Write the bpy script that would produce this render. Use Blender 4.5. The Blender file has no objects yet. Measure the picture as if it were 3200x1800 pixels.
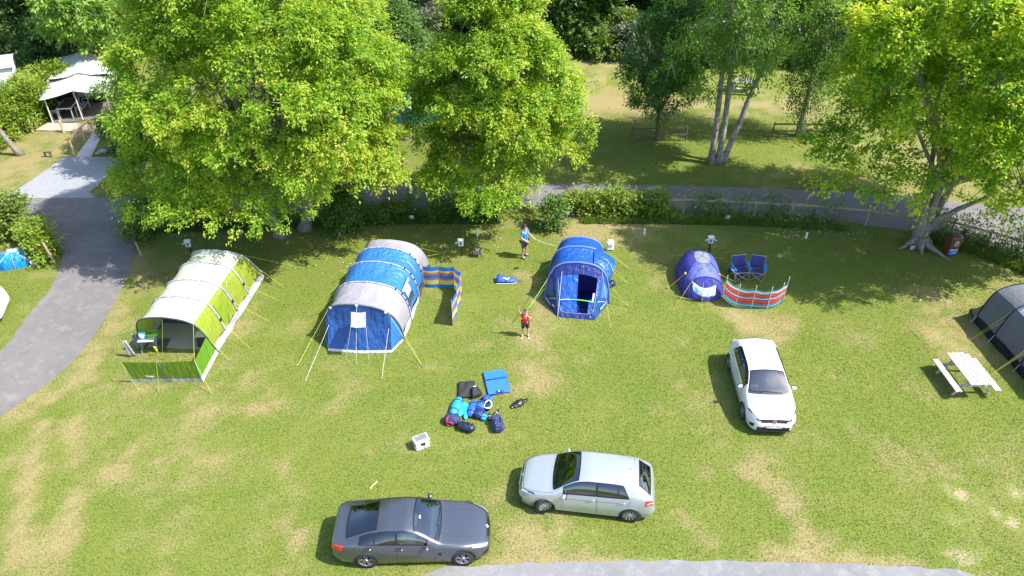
import bpy, bmesh, math, random
import numpy as np
from mathutils import Vector, Matrix

random.seed(7)
RNG = np.random.default_rng(11)
SC = bpy.context.scene
COL = SC.collection
R = math.radians

# ------------------------------------------------------------------ camera
CAM_H, CAM_PITCH, CAM_LENS = 19.7, 35.5, 27.0
cam_data = bpy.data.cameras.new('camera')
cam_data.lens = CAM_LENS
cam_data.sensor_width = 36.0
cam_data.clip_end = 6000
cam = bpy.data.objects.new('camera', cam_data)
cam.location = (0, 0, CAM_H)
cam.rotation_euler = (R(90 - CAM_PITCH), 0, 0)
COL.objects.link(cam)
SC.camera = cam

# ------------------------------------------------------------------ sky, sun, exposure
SUN_DIR = Vector((-0.72, 0.18, -1.0)).normalized()      # the way the light travels
SUN_EL = math.asin(-SUN_DIR.z)
SUN_AZ = math.atan2(-SUN_DIR.x, -SUN_DIR.y)             # clockwise from +Y
world = bpy.data.worlds.new('World')
SC.world = world
world.use_nodes = True
_n = world.node_tree.nodes
_bg = _n['Background']
_sky = _n.new('ShaderNodeTexSky')
_sky.sky_type = 'NISHITA'
_sky.sun_disc = False
_sky.sun_elevation = SUN_EL
_sky.sun_rotation = SUN_AZ
_sky.air_density = 1.0
_sky.dust_density = 1.2
world.node_tree.links.new(_sky.outputs[0], _bg.inputs[0])
_bg.inputs[1].default_value = 0.15
sun_data = bpy.data.lights.new('sun', 'SUN')
sun_data.energy = 3.7
sun_data.angle = R(0.55)
sun_data.color = (1.0, 0.955, 0.88)
sun = bpy.data.objects.new('sun', sun_data)
sun.rotation_euler = SUN_DIR.to_track_quat('-Z', 'Y').to_euler()
sun.location = (30, -5, 50)
COL.objects.link(sun)
SC.view_settings.view_transform = 'Standard'
SC.view_settings.look = 'None'
SC.view_settings.exposure = 1.42
SC.view_settings.gamma = 1.0
SC.view_settings.use_curve_mapping = False
SC.cycles.use_denoising = True
SC.cycles.max_bounces = 8
SC.cycles.transparent_max_bounces = 12
SC.cycles.sample_clamp_indirect = 6.0

# ------------------------------------------------------------------ measuring the place
F_PX = 3200 * CAM_LENS / 36.0
_s, _c = math.sin(R(CAM_PITCH)), math.cos(R(CAM_PITCH))

def G(x, y, h=0.0):
    """where a sight line through photo point (x, y) meets height h, in metres"""
    u = (x - 1600) / F_PX
    v = (y - 900) / F_PX
    z = (CAM_H - h) / (_s + v * _c)
    return Vector((z * u, z * (_c - v * _s), h))

# ------------------------------------------------------------------ object helpers
def thing(name, label, cat, loc=(0, 0, 0), rz=0.0, group=None):
    o = bpy.data.objects.new(name, None)
    o.empty_display_size = 0.2
    o.location = loc
    o.rotation_euler = (0, 0, rz)
    o['label'] = label
    o['category'] = cat
    if group:
        o['group'] = group
    COL.objects.link(o)
    return o

def tag(o, label=None, cat=None, group=None, kind=None):
    if label: o['label'] = label
    if cat: o['category'] = cat
    if group: o['group'] = group
    if kind: o['kind'] = kind
    return o

def dup(o, parent=None):
    c = o.copy()
    COL.objects.link(c)
    c.parent = parent
    for ch in [k for k in bpy.data.objects if k.parent == o]:
        dup(ch, c)
    return c

def from_np(name, verts, faces, mat, parent=None, smooth=False, attr=None):
    """verts (n,3) float array, faces (m,k) int array of equal-sized polygons"""
    verts = np.asarray(verts, np.float32)
    faces = np.asarray(faces, np.int32)
    me = bpy.data.meshes.new(name)
    m, k = faces.shape
    me.vertices.add(len(verts))
    me.vertices.foreach_set('co', verts.ravel())
    me.loops.add(m * k)
    me.loops.foreach_set('vertex_index', faces.ravel())
    me.polygons.add(m)
    me.polygons.foreach_set('loop_start', np.arange(0, m * k, k, dtype=np.int32))
    me.polygons.foreach_set('loop_total', np.full(m, k, np.int32))
    if smooth:
        me.polygons.foreach_set('use_smooth', np.ones(m, bool))
    me.update(calc_edges=True)
    if attr:
        for an, vals in attr.items():
            a = me.attributes.new(an, 'FLOAT', 'POINT')
            a.data.foreach_set('value', np.asarray(vals, np.float32))
    o = bpy.data.objects.new(name, me)
    if mat: me.materials.append(mat)
    COL.objects.link(o)
    o.parent = parent
    return o

class MB:
    """collects simple shapes into one mesh"""
    def __init__(s):
        s.v = []; s.f = []
    def _add(s, vs, fs):
        b = len(s.v)
        s.v += [tuple(p) for p in vs]
        s.f += [tuple(b + i for i in f) for f in fs]
        return s
    def box(s, c, d, rz=0.0, M=None, bev=0.0):
        x, y, z = d[0] / 2, d[1] / 2, d[2] / 2
        if bev <= 0:
            vs = [Vector((sx * x, sy * y, sz * z)) for sz in (-1, 1) for sx, sy in ((-1, -1), (1, -1), (1, 1), (-1, 1))]
            fs = [(3, 2, 1, 0), (4, 5, 6, 7), (0, 1, 5, 4), (1, 2, 6, 5), (2, 3, 7, 6), (3, 0, 4, 7)]
        else:
            b = min(bev, x * .9, y * .9, z * .9)
            vs = []
            for zz, ins in ((-z, b), (-z + b, 0), (z - b, 0), (z, b)):
                for (sx, sy) in ((-1, -1), (1, -1), (1, 1), (-1, 1)):
                    cx, cy = sx * (x - ins), sy * (y - ins)
                    if sx * sy > 0:
                        vs += [Vector((cx, cy - sy * b, zz)), Vector((cx - sx * b, cy, zz))]
                    else:
                        vs += [Vector((cx - sx * b, cy, zz)), Vector((cx, cy - sy * b, zz))]
            n = 8
            # order round each ring: start at (-,-): left side then bottom side
            fs = []
            for k in range(3):
                for i in range(n):
                    j = (i + 1) % n
                    fs.append((k * n + i, k * n + j, (k + 1) * n + j, (k + 1) * n + i))
            fs.append(tuple(range(n - 1, -1, -1)))
            fs.append(tuple(range(3 * n, 4 * n)))
        rot = Matrix.Rotation(rz, 3, 'Z') if M is None else M
        return s._add([rot @ p + Vector(c) for p in vs], fs)
    def tube(s, pts, r, n=6, cap=True):
        pts = [Vector(p) for p in pts]
        rs = r if isinstance(r, (list, tuple)) else [r] * len(pts)
        rings = []
        prev = None
        for i, p in enumerate(pts):
            d = (pts[min(i + 1, len(pts) - 1)] - pts[max(i - 1, 0)])
            if d.length < 1e-9: d = Vector((0, 0, 1))
            d.normalize()
            a = Vector((0, 0, 1)) if abs(d.z) < .95 else Vector((1, 0, 0))
            if prev is not None:
                u = prev - d * prev.dot(d)
                u = u.normalized() if u.length > 1e-6 else d.cross(a).normalized()
            else:
                u = d.cross(a).normalized()
            prev = u
            w = d.cross(u)
            rings.append([p + (u * math.cos(2 * math.pi * k / n) + w * math.sin(2 * math.pi * k / n)) * rs[i] for k in range(n)])
        vs = [q for rg in rings for q in rg]
        fs = []
        for i in range(len(pts) - 1):
            for k in range(n):
                a, b = i * n + k, i * n + (k + 1) % n
                fs.append((a, b, b + n, a + n))
        if cap:
            fs.append(tuple(range(n - 1, -1, -1)))
            fs.append(tuple((len(pts) - 1) * n + k for k in range(n)))
        return s._add(vs, fs)
    def prism(s, poly, z0, z1):
        n = len(poly)
        vs = [(p[0], p[1], z0) for p in poly] + [(p[0], p[1], z1) for p in poly]
        fs = [tuple(range(n - 1, -1, -1)), tuple(range(n, 2 * n))]
        fs += [(i, (i + 1) % n, n + (i + 1) % n, n + i) for i in range(n)]
        return s._add(vs, fs)
    def poly(s, pts):
        return s._add(pts, [tuple(range(len(pts)))])
    def grid(s, rows, closed=False):
        m, n = len(rows), len(rows[0])
        fs = []
        for i in range(m - 1):
            for k in range(n if closed else n - 1):
                a, b = i * n + k, i * n + (k + 1) % n
                fs.append((a, b, b + n, a + n))
        return s._add([q for r in rows for q in r], fs)
    def lathe(s, prof, n=16, c=(0, 0, 0), M=None):
        rot = M or Matrix.Identity(3)
        rows = [[rot @ Vector((r * math.cos(2 * math.pi * k / n), r * math.sin(2 * math.pi * k / n), z)) + Vector(c) for k in range(n)] for r, z in prof]
        s.grid(rows, closed=True)
        b = len(s.v) - len(prof) * n
        if prof[0][0] > 1e-4: s.f.append(tuple(b + k for k in range(n - 1, -1, -1)))
        if prof[-1][0] > 1e-4: s.f.append(tuple(b + (len(prof) - 1) * n + k for k in range(n)))
        return s
    def ball(s, c, r, nu=10, nv=7, M=None):
        prof = []
        rr = r if isinstance(r, (list, tuple)) else (r, r, r)
        rot = M or Matrix.Identity(3)
        rows = []
        for i in range(nv + 1):
            a = -math.pi / 2 + math.pi * i / nv
            ca = max(math.cos(a), 0.02)
            rows.append([rot @ Vector((rr[0] * ca * math.cos(2 * math.pi * k / nu), rr[1] * ca * math.sin(2 * math.pi * k / nu), rr[2] * math.sin(a))) + Vector(c) for k in range(nu)])
        s.grid(rows, closed=True)
        b = len(s.v) - (nv + 1) * nu
        s.f.append(tuple(b + k for k in range(nu - 1, -1, -1)))
        s.f.append(tuple(b + nv * nu + k for k in range(nu)))
        return s
    def build(s, name, mat, parent=None, smooth=False, loc=None, rz=None, solid=0.0, subdiv=0):
        me = bpy.data.meshes.new(name)
        me.from_pydata(s.v, [], s.f)
        me.update()
        if smooth:
            me.polygons.foreach_set('use_smooth', np.ones(len(me.polygons), bool))
        o = bpy.data.objects.new(name, me)
        if mat: me.materials.append(mat)
        COL.objects.link(o)
        o.parent = parent
        if loc is not None: o.location = loc
        if rz is not None: o.rotation_euler = (0, 0, rz)
        if subdiv:
            m = o.modifiers.new('sub', 'SUBSURF'); m.levels = subdiv; m.render_levels = subdiv
        if solid:
            m = o.modifiers.new('solid', 'SOLIDIFY'); m.thickness = solid; m.offset = 0
        return o

def pchip(keys, vals):
    x = np.asarray(keys, float); y = np.asarray(vals, float)
    h = np.diff(x); d = np.diff(y) / h
    m = np.zeros(len(x))
    m[0], m[-1] = d[0], d[-1]
    for k in range(1, len(x) - 1):
        if d[k - 1] * d[k] > 0:
            w1, w2 = 2 * h[k] + h[k - 1], h[k] + 2 * h[k - 1]
            m[k] = (w1 + w2) / (w1 / d[k - 1] + w2 / d[k])
    def f(q):
        q = np.asarray(q, float)
        i = np.clip(np.searchsorted(x, q) - 1, 0, len(x) - 2)
        t = np.clip((q - x[i]) / h[i], -0.5, 1.5)
        a = 2 * t**3 - 3 * t**2 + 1; b = t**3 - 2 * t**2 + t
        c = -2 * t**3 + 3 * t**2; e = t**3 - t**2
        return a * y[i] + b * h[i] * m[i] + c * y[i + 1] + e * h[i] * m[i + 1]
    return f

# value noise for geometry (not for light)
_NG = RNG.random((64, 64))
def vnoise(x, y):
    x = np.asarray(x, float); y = np.asarray(y, float)
    xi = np.floor(x).astype(int); yi = np.floor(y).astype(int)
    fx, fy = x - xi, y - yi
    fx = fx * fx * (3 - 2 * fx); fy = fy * fy * (3 - 2 * fy)
    g = lambda a, b: _NG[a % 64, b % 64]
    return (g(xi, yi) * (1 - fx) + g(xi + 1, yi) * fx) * (1 - fy) + (g(xi, yi + 1) * (1 - fx) + g(xi + 1, yi + 1) * fx) * fy
def fbm(x, y, o=4):
    s = 0; a = .5; t = 0
    for k in range(o):
        s = s + a * vnoise(x * 2**k + 13.7 * k, y * 2**k + 5.1 * k); t += a; a *= .55
    return s / t

# ------------------------------------------------------------------ materials
MATS = {}
def mat(name, col, rough=.6, metal=0.0, spec=.5, noise=None, bump=None, coat=0.0, trans=0.0, alpha=1.0, sheen=0.0, col2=None):
    if name in MATS: return MATS[name]
    m = bpy.data.materials.new(name); m.use_nodes = True
    nt = m.node_tree; N = nt.nodes; L = nt.links
    p = N['Principled BSDF']; out = N['Material Output']
    p.inputs['Base Color'].default_value = (*col, 1)
    p.inputs['Roughness'].default_value = rough
    p.inputs['Metallic'].default_value = metal
    p.inputs['Specular IOR Level'].default_value = spec
    p.inputs['Coat Weight'].default_value = coat
    p.inputs['Coat Roughness'].default_value = .04
    p.inputs['Sheen Weight'].default_value = sheen
    p.inputs['Alpha'].default_value = alpha
    tc = N.new('ShaderNodeTexCoord')
    colsock = None
    if noise:
        t = N.new('ShaderNodeTexNoise'); t.inputs['Scale'].default_value = noise[0]; t.inputs['Detail'].default_value = 5
        t.inputs['Roughness'].default_value = .65
        L.new(tc.outputs['Object'], t.inputs['Vector'])
        mr = N.new('ShaderNodeMapRange'); mr.inputs[1].default_value = .3; mr.inputs[2].default_value = .7
        L.new(t.outputs['Fac'], mr.inputs[0])
        mx = N.new('ShaderNodeMix'); mx.data_type = 'RGBA'
        c2 = col2 if col2 else tuple(min(1, c * (1 - noise[1])) for c in col)
        c1 = col if col2 else tuple(min(1, c * (1 + noise[1])) for c in col)
        mx.inputs[6].default_value = (*c1, 1); mx.inputs[7].default_value = (*c2, 1)
        L.new(mr.outputs[0], mx.inputs[0])
        L.new(mx.outputs[2], p.inputs['Base Color'])
        colsock = mx.outputs[2]
    if bump:
        t = N.new('ShaderNodeTexNoise'); t.inputs['Scale'].default_value = bump[0]; t.inputs['Detail'].default_value = 4
        mp = N.new('ShaderNodeMapping')
        if len(bump) > 2: mp.inputs['Scale'].default_value = bump[2]
        L.new(tc.outputs['Object'], mp.inputs[0]); L.new(mp.outputs[0], t.inputs['Vector'])
        b = N.new('ShaderNodeBump'); b.inputs['Strength'].default_value = bump[1]; b.inputs['Distance'].default_value = bump[3] if len(bump) > 3 else .05
        L.new(t.outputs['Fac'], b.inputs['Height']); L.new(b.outputs[0], p.inputs['Normal'])
    if trans:
        tr = N.new('ShaderNodeBsdfTranslucent')
        tr.inputs['Color'].default_value = (*col, 1)
        if colsock: L.new(colsock, tr.inputs['Color'])
        ms = N.new('ShaderNodeMixShader'); ms.inputs[0].default_value = trans
        L.new(p.outputs[0], ms.inputs[1]); L.new(tr.outputs[0], ms.inputs[2])
        L.new(ms.outputs[0], out.inputs['Surface'])
    MATS[name] = m
    return m

def glass_mat(name, tint, opac, rough=.02):
    if name in MATS: return MATS[name]
    m = bpy.data.materials.new(name); m.use_nodes = True
    nt = m.node_tree; N = nt.nodes; L = nt.links
    N.remove(N['Principled BSDF'])
    out = N['Material Output']
    tr = N.new('ShaderNodeBsdfTransparent'); tr.inputs[0].default_value = (*tint, 1)
    gl = N.new('ShaderNodeBsdfGlossy'); gl.inputs['Roughness'].default_value = rough; gl.inputs[0].default_value = (.9, .95, 1, 1)
    lw = N.new('ShaderNodeFresnel'); lw.inputs[0].default_value = 1.5
    ad = N.new('ShaderNodeMath'); ad.operation = 'ADD'; ad.inputs[1].default_value = opac; ad.use_clamp = True
    L.new(lw.outputs[0], ad.inputs[0])
    ms = N.new('ShaderNodeMixShader')
    L.new(ad.outputs[0], ms.inputs[0]); L.new(tr.outputs[0], ms.inputs[1]); L.new(gl.outputs[0], ms.inputs[2])
    L.new(ms.outputs[0], out.inputs['Surface'])
    MATS[name] = m
    return m

def leaf_mat(name, dark, light, young, trans=.4):
    """colour runs with the per-leaf attribute tint: 0 old leaf, 1 fresh tip"""
    if name in MATS: return MATS[name]
    m = bpy.data.materials.new(name); m.use_nodes = True
    nt = m.node_tree; N = nt.nodes; L = nt.links
    p = N['Principled BSDF']; out = N['Material Output']
    at = N.new('ShaderNodeAttribute'); at.attribute_name = 'tint'
    cr = N.new('ShaderNodeValToRGB')
    e = cr.color_ramp.elements
    e[0].position = 0; e[0].color = (*dark, 1)
    e[1].position = 1; e[1].color = (*young, 1)
    k = e.new(.55); k.color = (*light, 1)
    L.new(at.outputs['Fac'], cr.inputs[0])
    L.new(cr.outputs[0], p.inputs['Base Color'])
    p.inputs['Roughness'].default_value = .5
    p.inputs['Specular IOR Level'].default_value = .35
    tr = N.new('ShaderNodeBsdfTranslucent')
    hs = N.new('ShaderNodeHueSaturation'); hs.inputs['Saturation'].default_value = 1.12; hs.inputs['Value'].default_value = 1.25
    L.new(cr.outputs[0], hs.inputs['Color']); L.new(hs.outputs[0], tr.inputs['Color'])
    ms = N.new('ShaderNodeMixShader'); ms.inputs[0].default_value = trans
    L.new(p.outputs[0], ms.inputs[1]); L.new(tr.outputs[0], ms.inputs[2])
    L.new(ms.outputs[0], out.inputs['Surface'])
    MATS[name] = m
    return m
# ------------------------------------------------------------------ ground, roads, pad, path
def gpts(pts): return [G(*p) for p in pts]

def seg_dist(X, Y, pts):
    """distance from many points to a polyline"""
    best = np.full(X.shape, 1e9)
    for a, b in zip(pts[:-1], pts[1:]):
        ax, ay, bx, by = a[0], a[1], b[0], b[1]
        dx, dy = bx - ax, by - ay
        t = np.clip(((X - ax) * dx + (Y - ay) * dy) / (dx * dx + dy * dy + 1e-9), 0, 1)
        best = np.minimum(best, np.hypot(X - ax - t * dx, Y - ay - t * dy))
    return best

def inside(X, Y, poly):
    c = np.zeros(X.shape, bool)
    n = len(poly)
    for i in range(n):
        x1, y1 = poly[i][0], poly[i][1]; x2, y2 = poly[(i + 1) % n][0], poly[(i + 1) % n][1]
        hit = ((y1 > Y) != (y2 > Y)) & (X < (x2 - x1) * (Y - y1) / (y2 - y1 + 1e-12) + x1)
        c ^= hit
    return c

def smooth_line(pts, n=10):
    pts = [Vector((p[0], p[1], 0)) for p in pts]
    out = []
    for i in range(len(pts) - 1):
        p0, p1, p2, p3 = pts[max(i - 1, 0)], pts[i], pts[i + 1], pts[min(i + 2, len(pts) - 1)]
        for k in range(n):
            t = k / n
            out.append(.5 * ((2 * p1) + (p2 - p0) * t + (2 * p0 - 5 * p1 + 4 * p2 - p3) * t * t + (3 * p1 - p0 - 3 * p2 + p3) * t**3))
    out.append(pts[-1])
    return out

W_ = lambda *a: [Vector((x, y, 0)) for x, y in a]
# camp lane on the left, from bottom left up into the cross lane
lane_R = smooth_line(W_((-22.5, 10.0)) + gpts([(0, 1302), (140, 1205), (261, 1093), (373, 919), (410, 820), (428, 740), (440, 690)]))
lane_L = smooth_line(W_((-27.0, 10.5)) + gpts([(-160, 1220), (0, 1098), (93, 981), (161, 894), (193, 815), (186, 775), (150, 735), (80, 690), (-60, 672)]))
far_top = smooth_line(W_((-60, 36.2)) + gpts([(-120, 622), (30, 622), (330, 620), (700, 600), (1136, 584), (1500, 577), (1838, 576), (2300, 586), (2794, 609), (3200, 652)]) + W_((45, 31.0), (70, 25.5)))
far_bot = smooth_line(W_((-60, 33.6)) + gpts([(-60, 672), (200, 690), (440, 690), (800, 668), (1240, 652), (1700, 645), (2100, 652), (2500, 676), (2850, 725), (3200, 785)]) + W_((45, 26.6), (70, 20.5)))
bot_top = smooth_line(W_((-16.0, 4.0), (-8.0, 9.6)) + gpts([(1317, 1800), (1490, 1770), (1739, 1757), (2040, 1752), (2360, 1755), (2795, 1770), (3030, 1789)]) + W_((14.0, 12.9), (20, 11.6), (40, 6)))
bot_bot = [Vector((p.x * .9 + 1, p.y - 6.0, 0)) for p in bot_top]
pad_poly = gpts([(199, 493), (402, 496), (279, 604), (297, 619), (-20, 621), (40, 603), (90, 570)])
path_poly = gpts([(236, 492), (284, 494), (322, 414), (292, 413)])

def jit(line, a, seed):
    r = random.Random(seed)
    return [p + Vector((r.uniform(-a, a), r.uniform(-a, a), 0)) for p in line]

ROADS = {'lane': [*lane_R, *reversed(lane_L)], 'far': [*far_top, *reversed(far_bot)], 'bottom': [*bot_top, *reversed(bot_bot)]}

DRY = [  # polyline in photo points, width (m), strength
    ([(440, 800), (400, 930), (300, 1110), (160, 1260), (0, 1370), (-200, 1500)], .7, .36),
    ([(470, 860), (420, 1000), (330, 1150), (200, 1290), (0, 1450)], 2.0, .08),
    ([(132, 1320), (121, 1356), (105, 1440), (87, 1520), (70, 1620), (50, 1740)], .30, .55),
    ([(236, 1240), (230, 1320), (226, 1400), (228, 1500)], .30, .5),
    ([(228, 1560), (222, 1620), (198, 1700), (165, 1790)], .32, .6),
    ([(20, 1760), (60, 1740), (20, 1820)], .6, .35),
    ([(406, 1409), (350, 1480), (270, 1535)], .45, .5),
    ([(520, 1460), (640, 1480), (560, 1580)], 1.0, .28),
    ([(905, 1430), (915, 1520), (930, 1640), (925, 1720)], .5, .26),
    ([(1677, 1050), (1665, 1120), (1660, 1180)], .75, .55),
    ([(1600, 1240), (1640, 1400), (1600, 1480)], .7, .22),
    ([(1648, 1640), (1690, 1745)], .45, .5),
    ([(1560, 1560), (1640, 1750)], .6, .3),
    ([(2340, 1470), (2452, 1569), (2503, 1621), (2566, 1673), (2655, 1728)], .5, .62),
    ([(2200, 1500), (2260, 1560)], .5, .25),
    ([(2420, 1712), (2530, 1730)], .35, .6),
    ([(2080, 1590), (2240, 1700)], .6, .2),
    ([(1720, 1640), (1790, 1720)], .7, .3),
    ([(2250, 970), (2330, 1010), (2450, 1000), (2420, 1050)], .8, .6),
    ([(1830, 690), (1800, 720), (1900, 700)], 1.6, .55),
    ([(1640, 860), (1680, 880), (1700, 960), (1690, 1010)], .6, .55),
    ([(820, 920), (790, 1000), (740, 1040)], .6, .4),
    ([(2890, 940), (2990, 990), (2930, 1060), (3080, 1100)], 1.2, .5),
    ([(600, 1060), (690, 1180), (760, 1290)], 1.3, .3),
    ([(1900, 330), (2040, 340)], 1.4, .75),
    ([(1900, 180), (1740, 330), (2100, 330), (2500, 330), (2900, 560)], 3.0, .40),
    ([(0, 560), (120, 470), (200, 430)], 2.2, .45),
    ([(60, 250), (200, 265), (260, 230)], 2.5, .40),
    ([(2400, 560), (2560, 500), (2700, 560)], 1.6, .35),
    ([(0, 1330), (430, 815)], .35, .5),
    ([(2900, 730), (3060, 775), (3200, 830)], .5, .55),
    ([(3000, 640), (3200, 690)], .5, .5),
    ([(1300, 1790), (1760, 1750), (2360, 1748), (2800, 1762), (3100, 1796)], .16, .6),
]
BARE = [  # photo point, half sizes (m), turn (deg), strength
    (3004, 1548, .62, .20, -35, .9), (2975, 1525, .3, .12, -30, .7), (3121, 1607, .34, .20, -30, .85), (3176, 1641, .5, .16, -30, .8), (3180, 1541, .5, .24, -15, .7),
    (2986, 1631, .5, .34, -35, .55), (3030, 1645, .3, .2, -30, .55), (3014, 1745, .5, .24, 0, .9), (2965, 1735, .35, .15, -20, .7), (3060, 1730, .3, .1, 0, .6),
    (2640, 1722, .22, .12, -40, .8), (2500, 1729, .4, .07, -5, .6),
    (2961, 940, .35, .12, -10, .6), (3030, 940, .3, .2, 0, .45), (2930, 975, .4, .15, 0, .5), (2905, 1012, .3, .15, 0, .6), (2940, 1036, .5, .2, -15, .65), (2955, 1067, .55, .16, -10, .75), (2998, 1090, .5, .15, -30, .65),
    (3060, 1075, .5, .5, -45, .5), (3060, 1110, .35, .2, -40, .5), (3140, 1220, .3, .15, -40, .55), (2975, 1262, .34, .13, -10, .7),
    (2290, 978, .8, .35, -5, .62), (2338, 1020, .6, .25, -25, .5), (2240, 950, .35, .2, -20, .6), (2440, 970, .4, .18, 0, .35),
    (1729, 1018, .3, .16, 0, .7), (1823, 1050, .32, .13, -25, .7), (2006, 1015, .22, .11, 0, .75), (1725, 1048, .2, .12, 0, .6), (1990, 1016, .12, .06, 0, .5), (1675, 1240, .15, .07, 20, .5),
    (1159, 1142, .2, .08, 0, .85), (1297, 1070, .1, .08, 0, .6), (502, 1283, .28, .11, 0, .75), (333, 1349, .15, .08, 0, .7), (474, 1245, .08, .1, -30, .5), (270, 1190, .2, .25, -40, .35), (124, 1360, .2, .14, 0, .4), (225, 1395, .16, .1, 10, .5),
    (2654, 1321, .2, .3, -20, .55), (2225, 1330, .16, .1, 0, .65), (2770, 1310, .1, .08, 0, .5), (1753, 1655, .18, .14, -30, .7), (1847, 1664, .16, .12, -30, .7),
    (1910, 335, .8, .3, 0, .5), (2080, 352, .4, .1, 0, .5), (900, 765, .6, .3, 10, .35), (945, 750, .5, .2, 0, .35), (690, 980, .25, .14, 0, .25), (1910, 410, .5, .25, 0, .3),
    (2520, 970, .3, .14, 0, .3), (1690, 1300, .14, .07, 0, .5), (1745, 1690, .1, .06, 0, .5),
]
SHADY = [((1700, 450), (2200, 460), (2600, 480))]   # turf under the trees: the shade's deeper green is put into its colour

def dry_field(X, Y):
    n1 = fbm(X * .8, Y * .8); n2 = fbm(X * 1.7 + 30, Y * 1.7 + 9)
    n3 = fbm(X * .13 + 7, Y * .13 + 3, 3)
    d = .215 + (n1 - .5) * .95 + (n2 - .5) * .8 + (n3 - .5) * .22
    for pts, w, s in DRY:
        q = seg_dist(X, Y, gpts(pts)) * (1 + (n2 - .5) * 1.1)
        d = d + s * np.exp(-(q / w) ** 2) * (.15 + 1.7 * n2)
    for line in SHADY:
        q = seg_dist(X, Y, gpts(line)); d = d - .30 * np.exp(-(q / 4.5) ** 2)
    for cx, cy, rx in ((-9, 29.5, 5.5), (13, 28.5, 5.0), (3.5, 29.5, 2.5)):  # tree-shade green put into the turf colour in front of the trunks too
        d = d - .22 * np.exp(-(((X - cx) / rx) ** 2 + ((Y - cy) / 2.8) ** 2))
    return np.clip(d, 0, 1)

def bare_field(X, Y):
    b = np.zeros(X.shape)
    n2 = fbm(X * 2.6 + 3, Y * 2.6 + 19)
    for px, py, rx, ry, a, s in BARE:
        c = G(px, py); ca, sa = math.cos(R(a)), math.sin(R(a))
        dx, dy = X - c.x, Y - c.y
        u, v = (dx * ca + dy * sa) / rx, (-dx * sa + dy * ca) / (ry * 1.5)
        b = np.maximum(b, s * np.exp(-(u * u + v * v) * .9))
    return np.clip(b * (.30 + .95 * n2), 0, 1)

def ground_mat():
    m = bpy.data.materials.new('turf'); m.use_nodes = True
    nt = m.node_tree; N = nt.nodes; L = nt.links
    p = N['Principled BSDF']
    tc = N.new('ShaderNodeTexCoord')
    def noise(scale, det=5, rough=.65, dist=0):
        t = N.new('ShaderNodeTexNoise'); t.inputs['Scale'].default_value = scale; t.inputs['Detail'].default_value = det
        t.inputs['Roughness'].default_value = rough; t.inputs['Distortion'].default_value = dist
        L.new(tc.outputs['Object'], t.inputs['Vector']); return t.outputs['Fac']
    def attr(n):
        a = N.new('ShaderNodeAttribute'); a.attribute_name = n; return a.outputs['Fac']
    def math_(op, a, b=None, clamp=False):
        k = N.new('ShaderNodeMath'); k.operation = op; k.use_clamp = clamp
        for i, s in enumerate((a, b)):
            if s is None: continue
            if isinstance(s, (int, float)): k.inputs[i].default_value = s
            else: L.new(s, k.inputs[i])
        return k.outputs[0]
    def mix(f, a, b):
        k = N.new('ShaderNodeMix'); k.data_type = 'RGBA'
        L.new(f, k.inputs[0])
        for i, s in ((6, a), (7, b)):
            if isinstance(s, tuple): k.inputs[i].default_value = (*s, 1)
            else: L.new(s, k.inputs[i])
        return k.outputs[2]
    def rng(s, a, b):
        k = N.new('ShaderNodeMapRange'); k.inputs[1].default_value = a; k.inputs[2].default_value = b; k.interpolation_type = 'SMOOTHSTEP'
        L.new(s, k.inputs[0]); return k.outputs[0]
    big, mid, fine, vfine = noise(.35, 4), noise(2.3, 6), noise(14, 6, .75), noise(60, 3, .8)
    green = mix(rng(big, .3, .7), (.070, .126, .012), (.125, .155, .026))
    green = mix(rng(fine, .35, .68), green, (.185, .205, .045))
    green = mix(math_('MULTIPLY', rng(vfine, .5, .7), .4), green, (.055, .105, .012))
    straw = mix(rng(fine, .3, .7), (.215, .178, .070), (.300, .248, .120))
    fd = math_('ADD', attr('dry'), math_('MULTIPLY', math_('SUBTRACT', fine, .5), 1.0))
    fd = math_('ADD', fd, math_('MULTIPLY', math_('SUBTRACT', mid, .5), .5))
    c = mix(math_('MULTIPLY', rng(fd, .18, .85), .92), green, straw)
    soil = mix(rng(fine, .3, .7), (.27, .205, .125), (.37, .295, .195))
    fb = math_('ADD', attr('bare'), math_('MULTIPLY', math_('SUBTRACT', fine, .5), 1.5))
    c = mix(math_('MULTIPLY', rng(fb, .30, .62), .9), c, soil)
    L.new(c, p.inputs['Base Color'])
    p.inputs['Roughness'].default_value = .9
    p.inputs['Specular IOR Level'].default_value = .15
    b = N.new('ShaderNodeBump'); b.inputs['Strength'].default_value = .55; b.inputs['Distance'].default_value = .03
    L.new(math_('ADD', vfine, math_('MULTIPLY', fine, 1.5)), b.inputs['Height'])
    L.new(b.outputs[0], p.inputs['Normal'])
    return m
M_TURF = ground_mat()

xs = np.concatenate([[-4000, -900, -250, -110, -70], np.arange(-45, 45.01, .36), [60, 90, 250, 900, 4000]])
ys = np.concatenate([[-2000, -300, -60, 0, 6], np.arange(9, 46.01, .36), np.arange(46.5, 82, .6), [100, 140, 300, 1200, 5000]])
GX, GY = np.meshgrid(xs, ys)
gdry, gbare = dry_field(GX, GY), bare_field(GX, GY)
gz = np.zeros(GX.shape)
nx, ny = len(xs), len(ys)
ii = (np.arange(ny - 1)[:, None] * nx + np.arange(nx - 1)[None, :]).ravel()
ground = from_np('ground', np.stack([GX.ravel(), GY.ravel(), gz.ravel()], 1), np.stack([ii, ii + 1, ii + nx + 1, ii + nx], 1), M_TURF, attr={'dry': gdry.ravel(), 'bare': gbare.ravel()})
tag(ground, 'camping field of sunlit mown grass with dry and bare patches', None, kind='structure')

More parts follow.
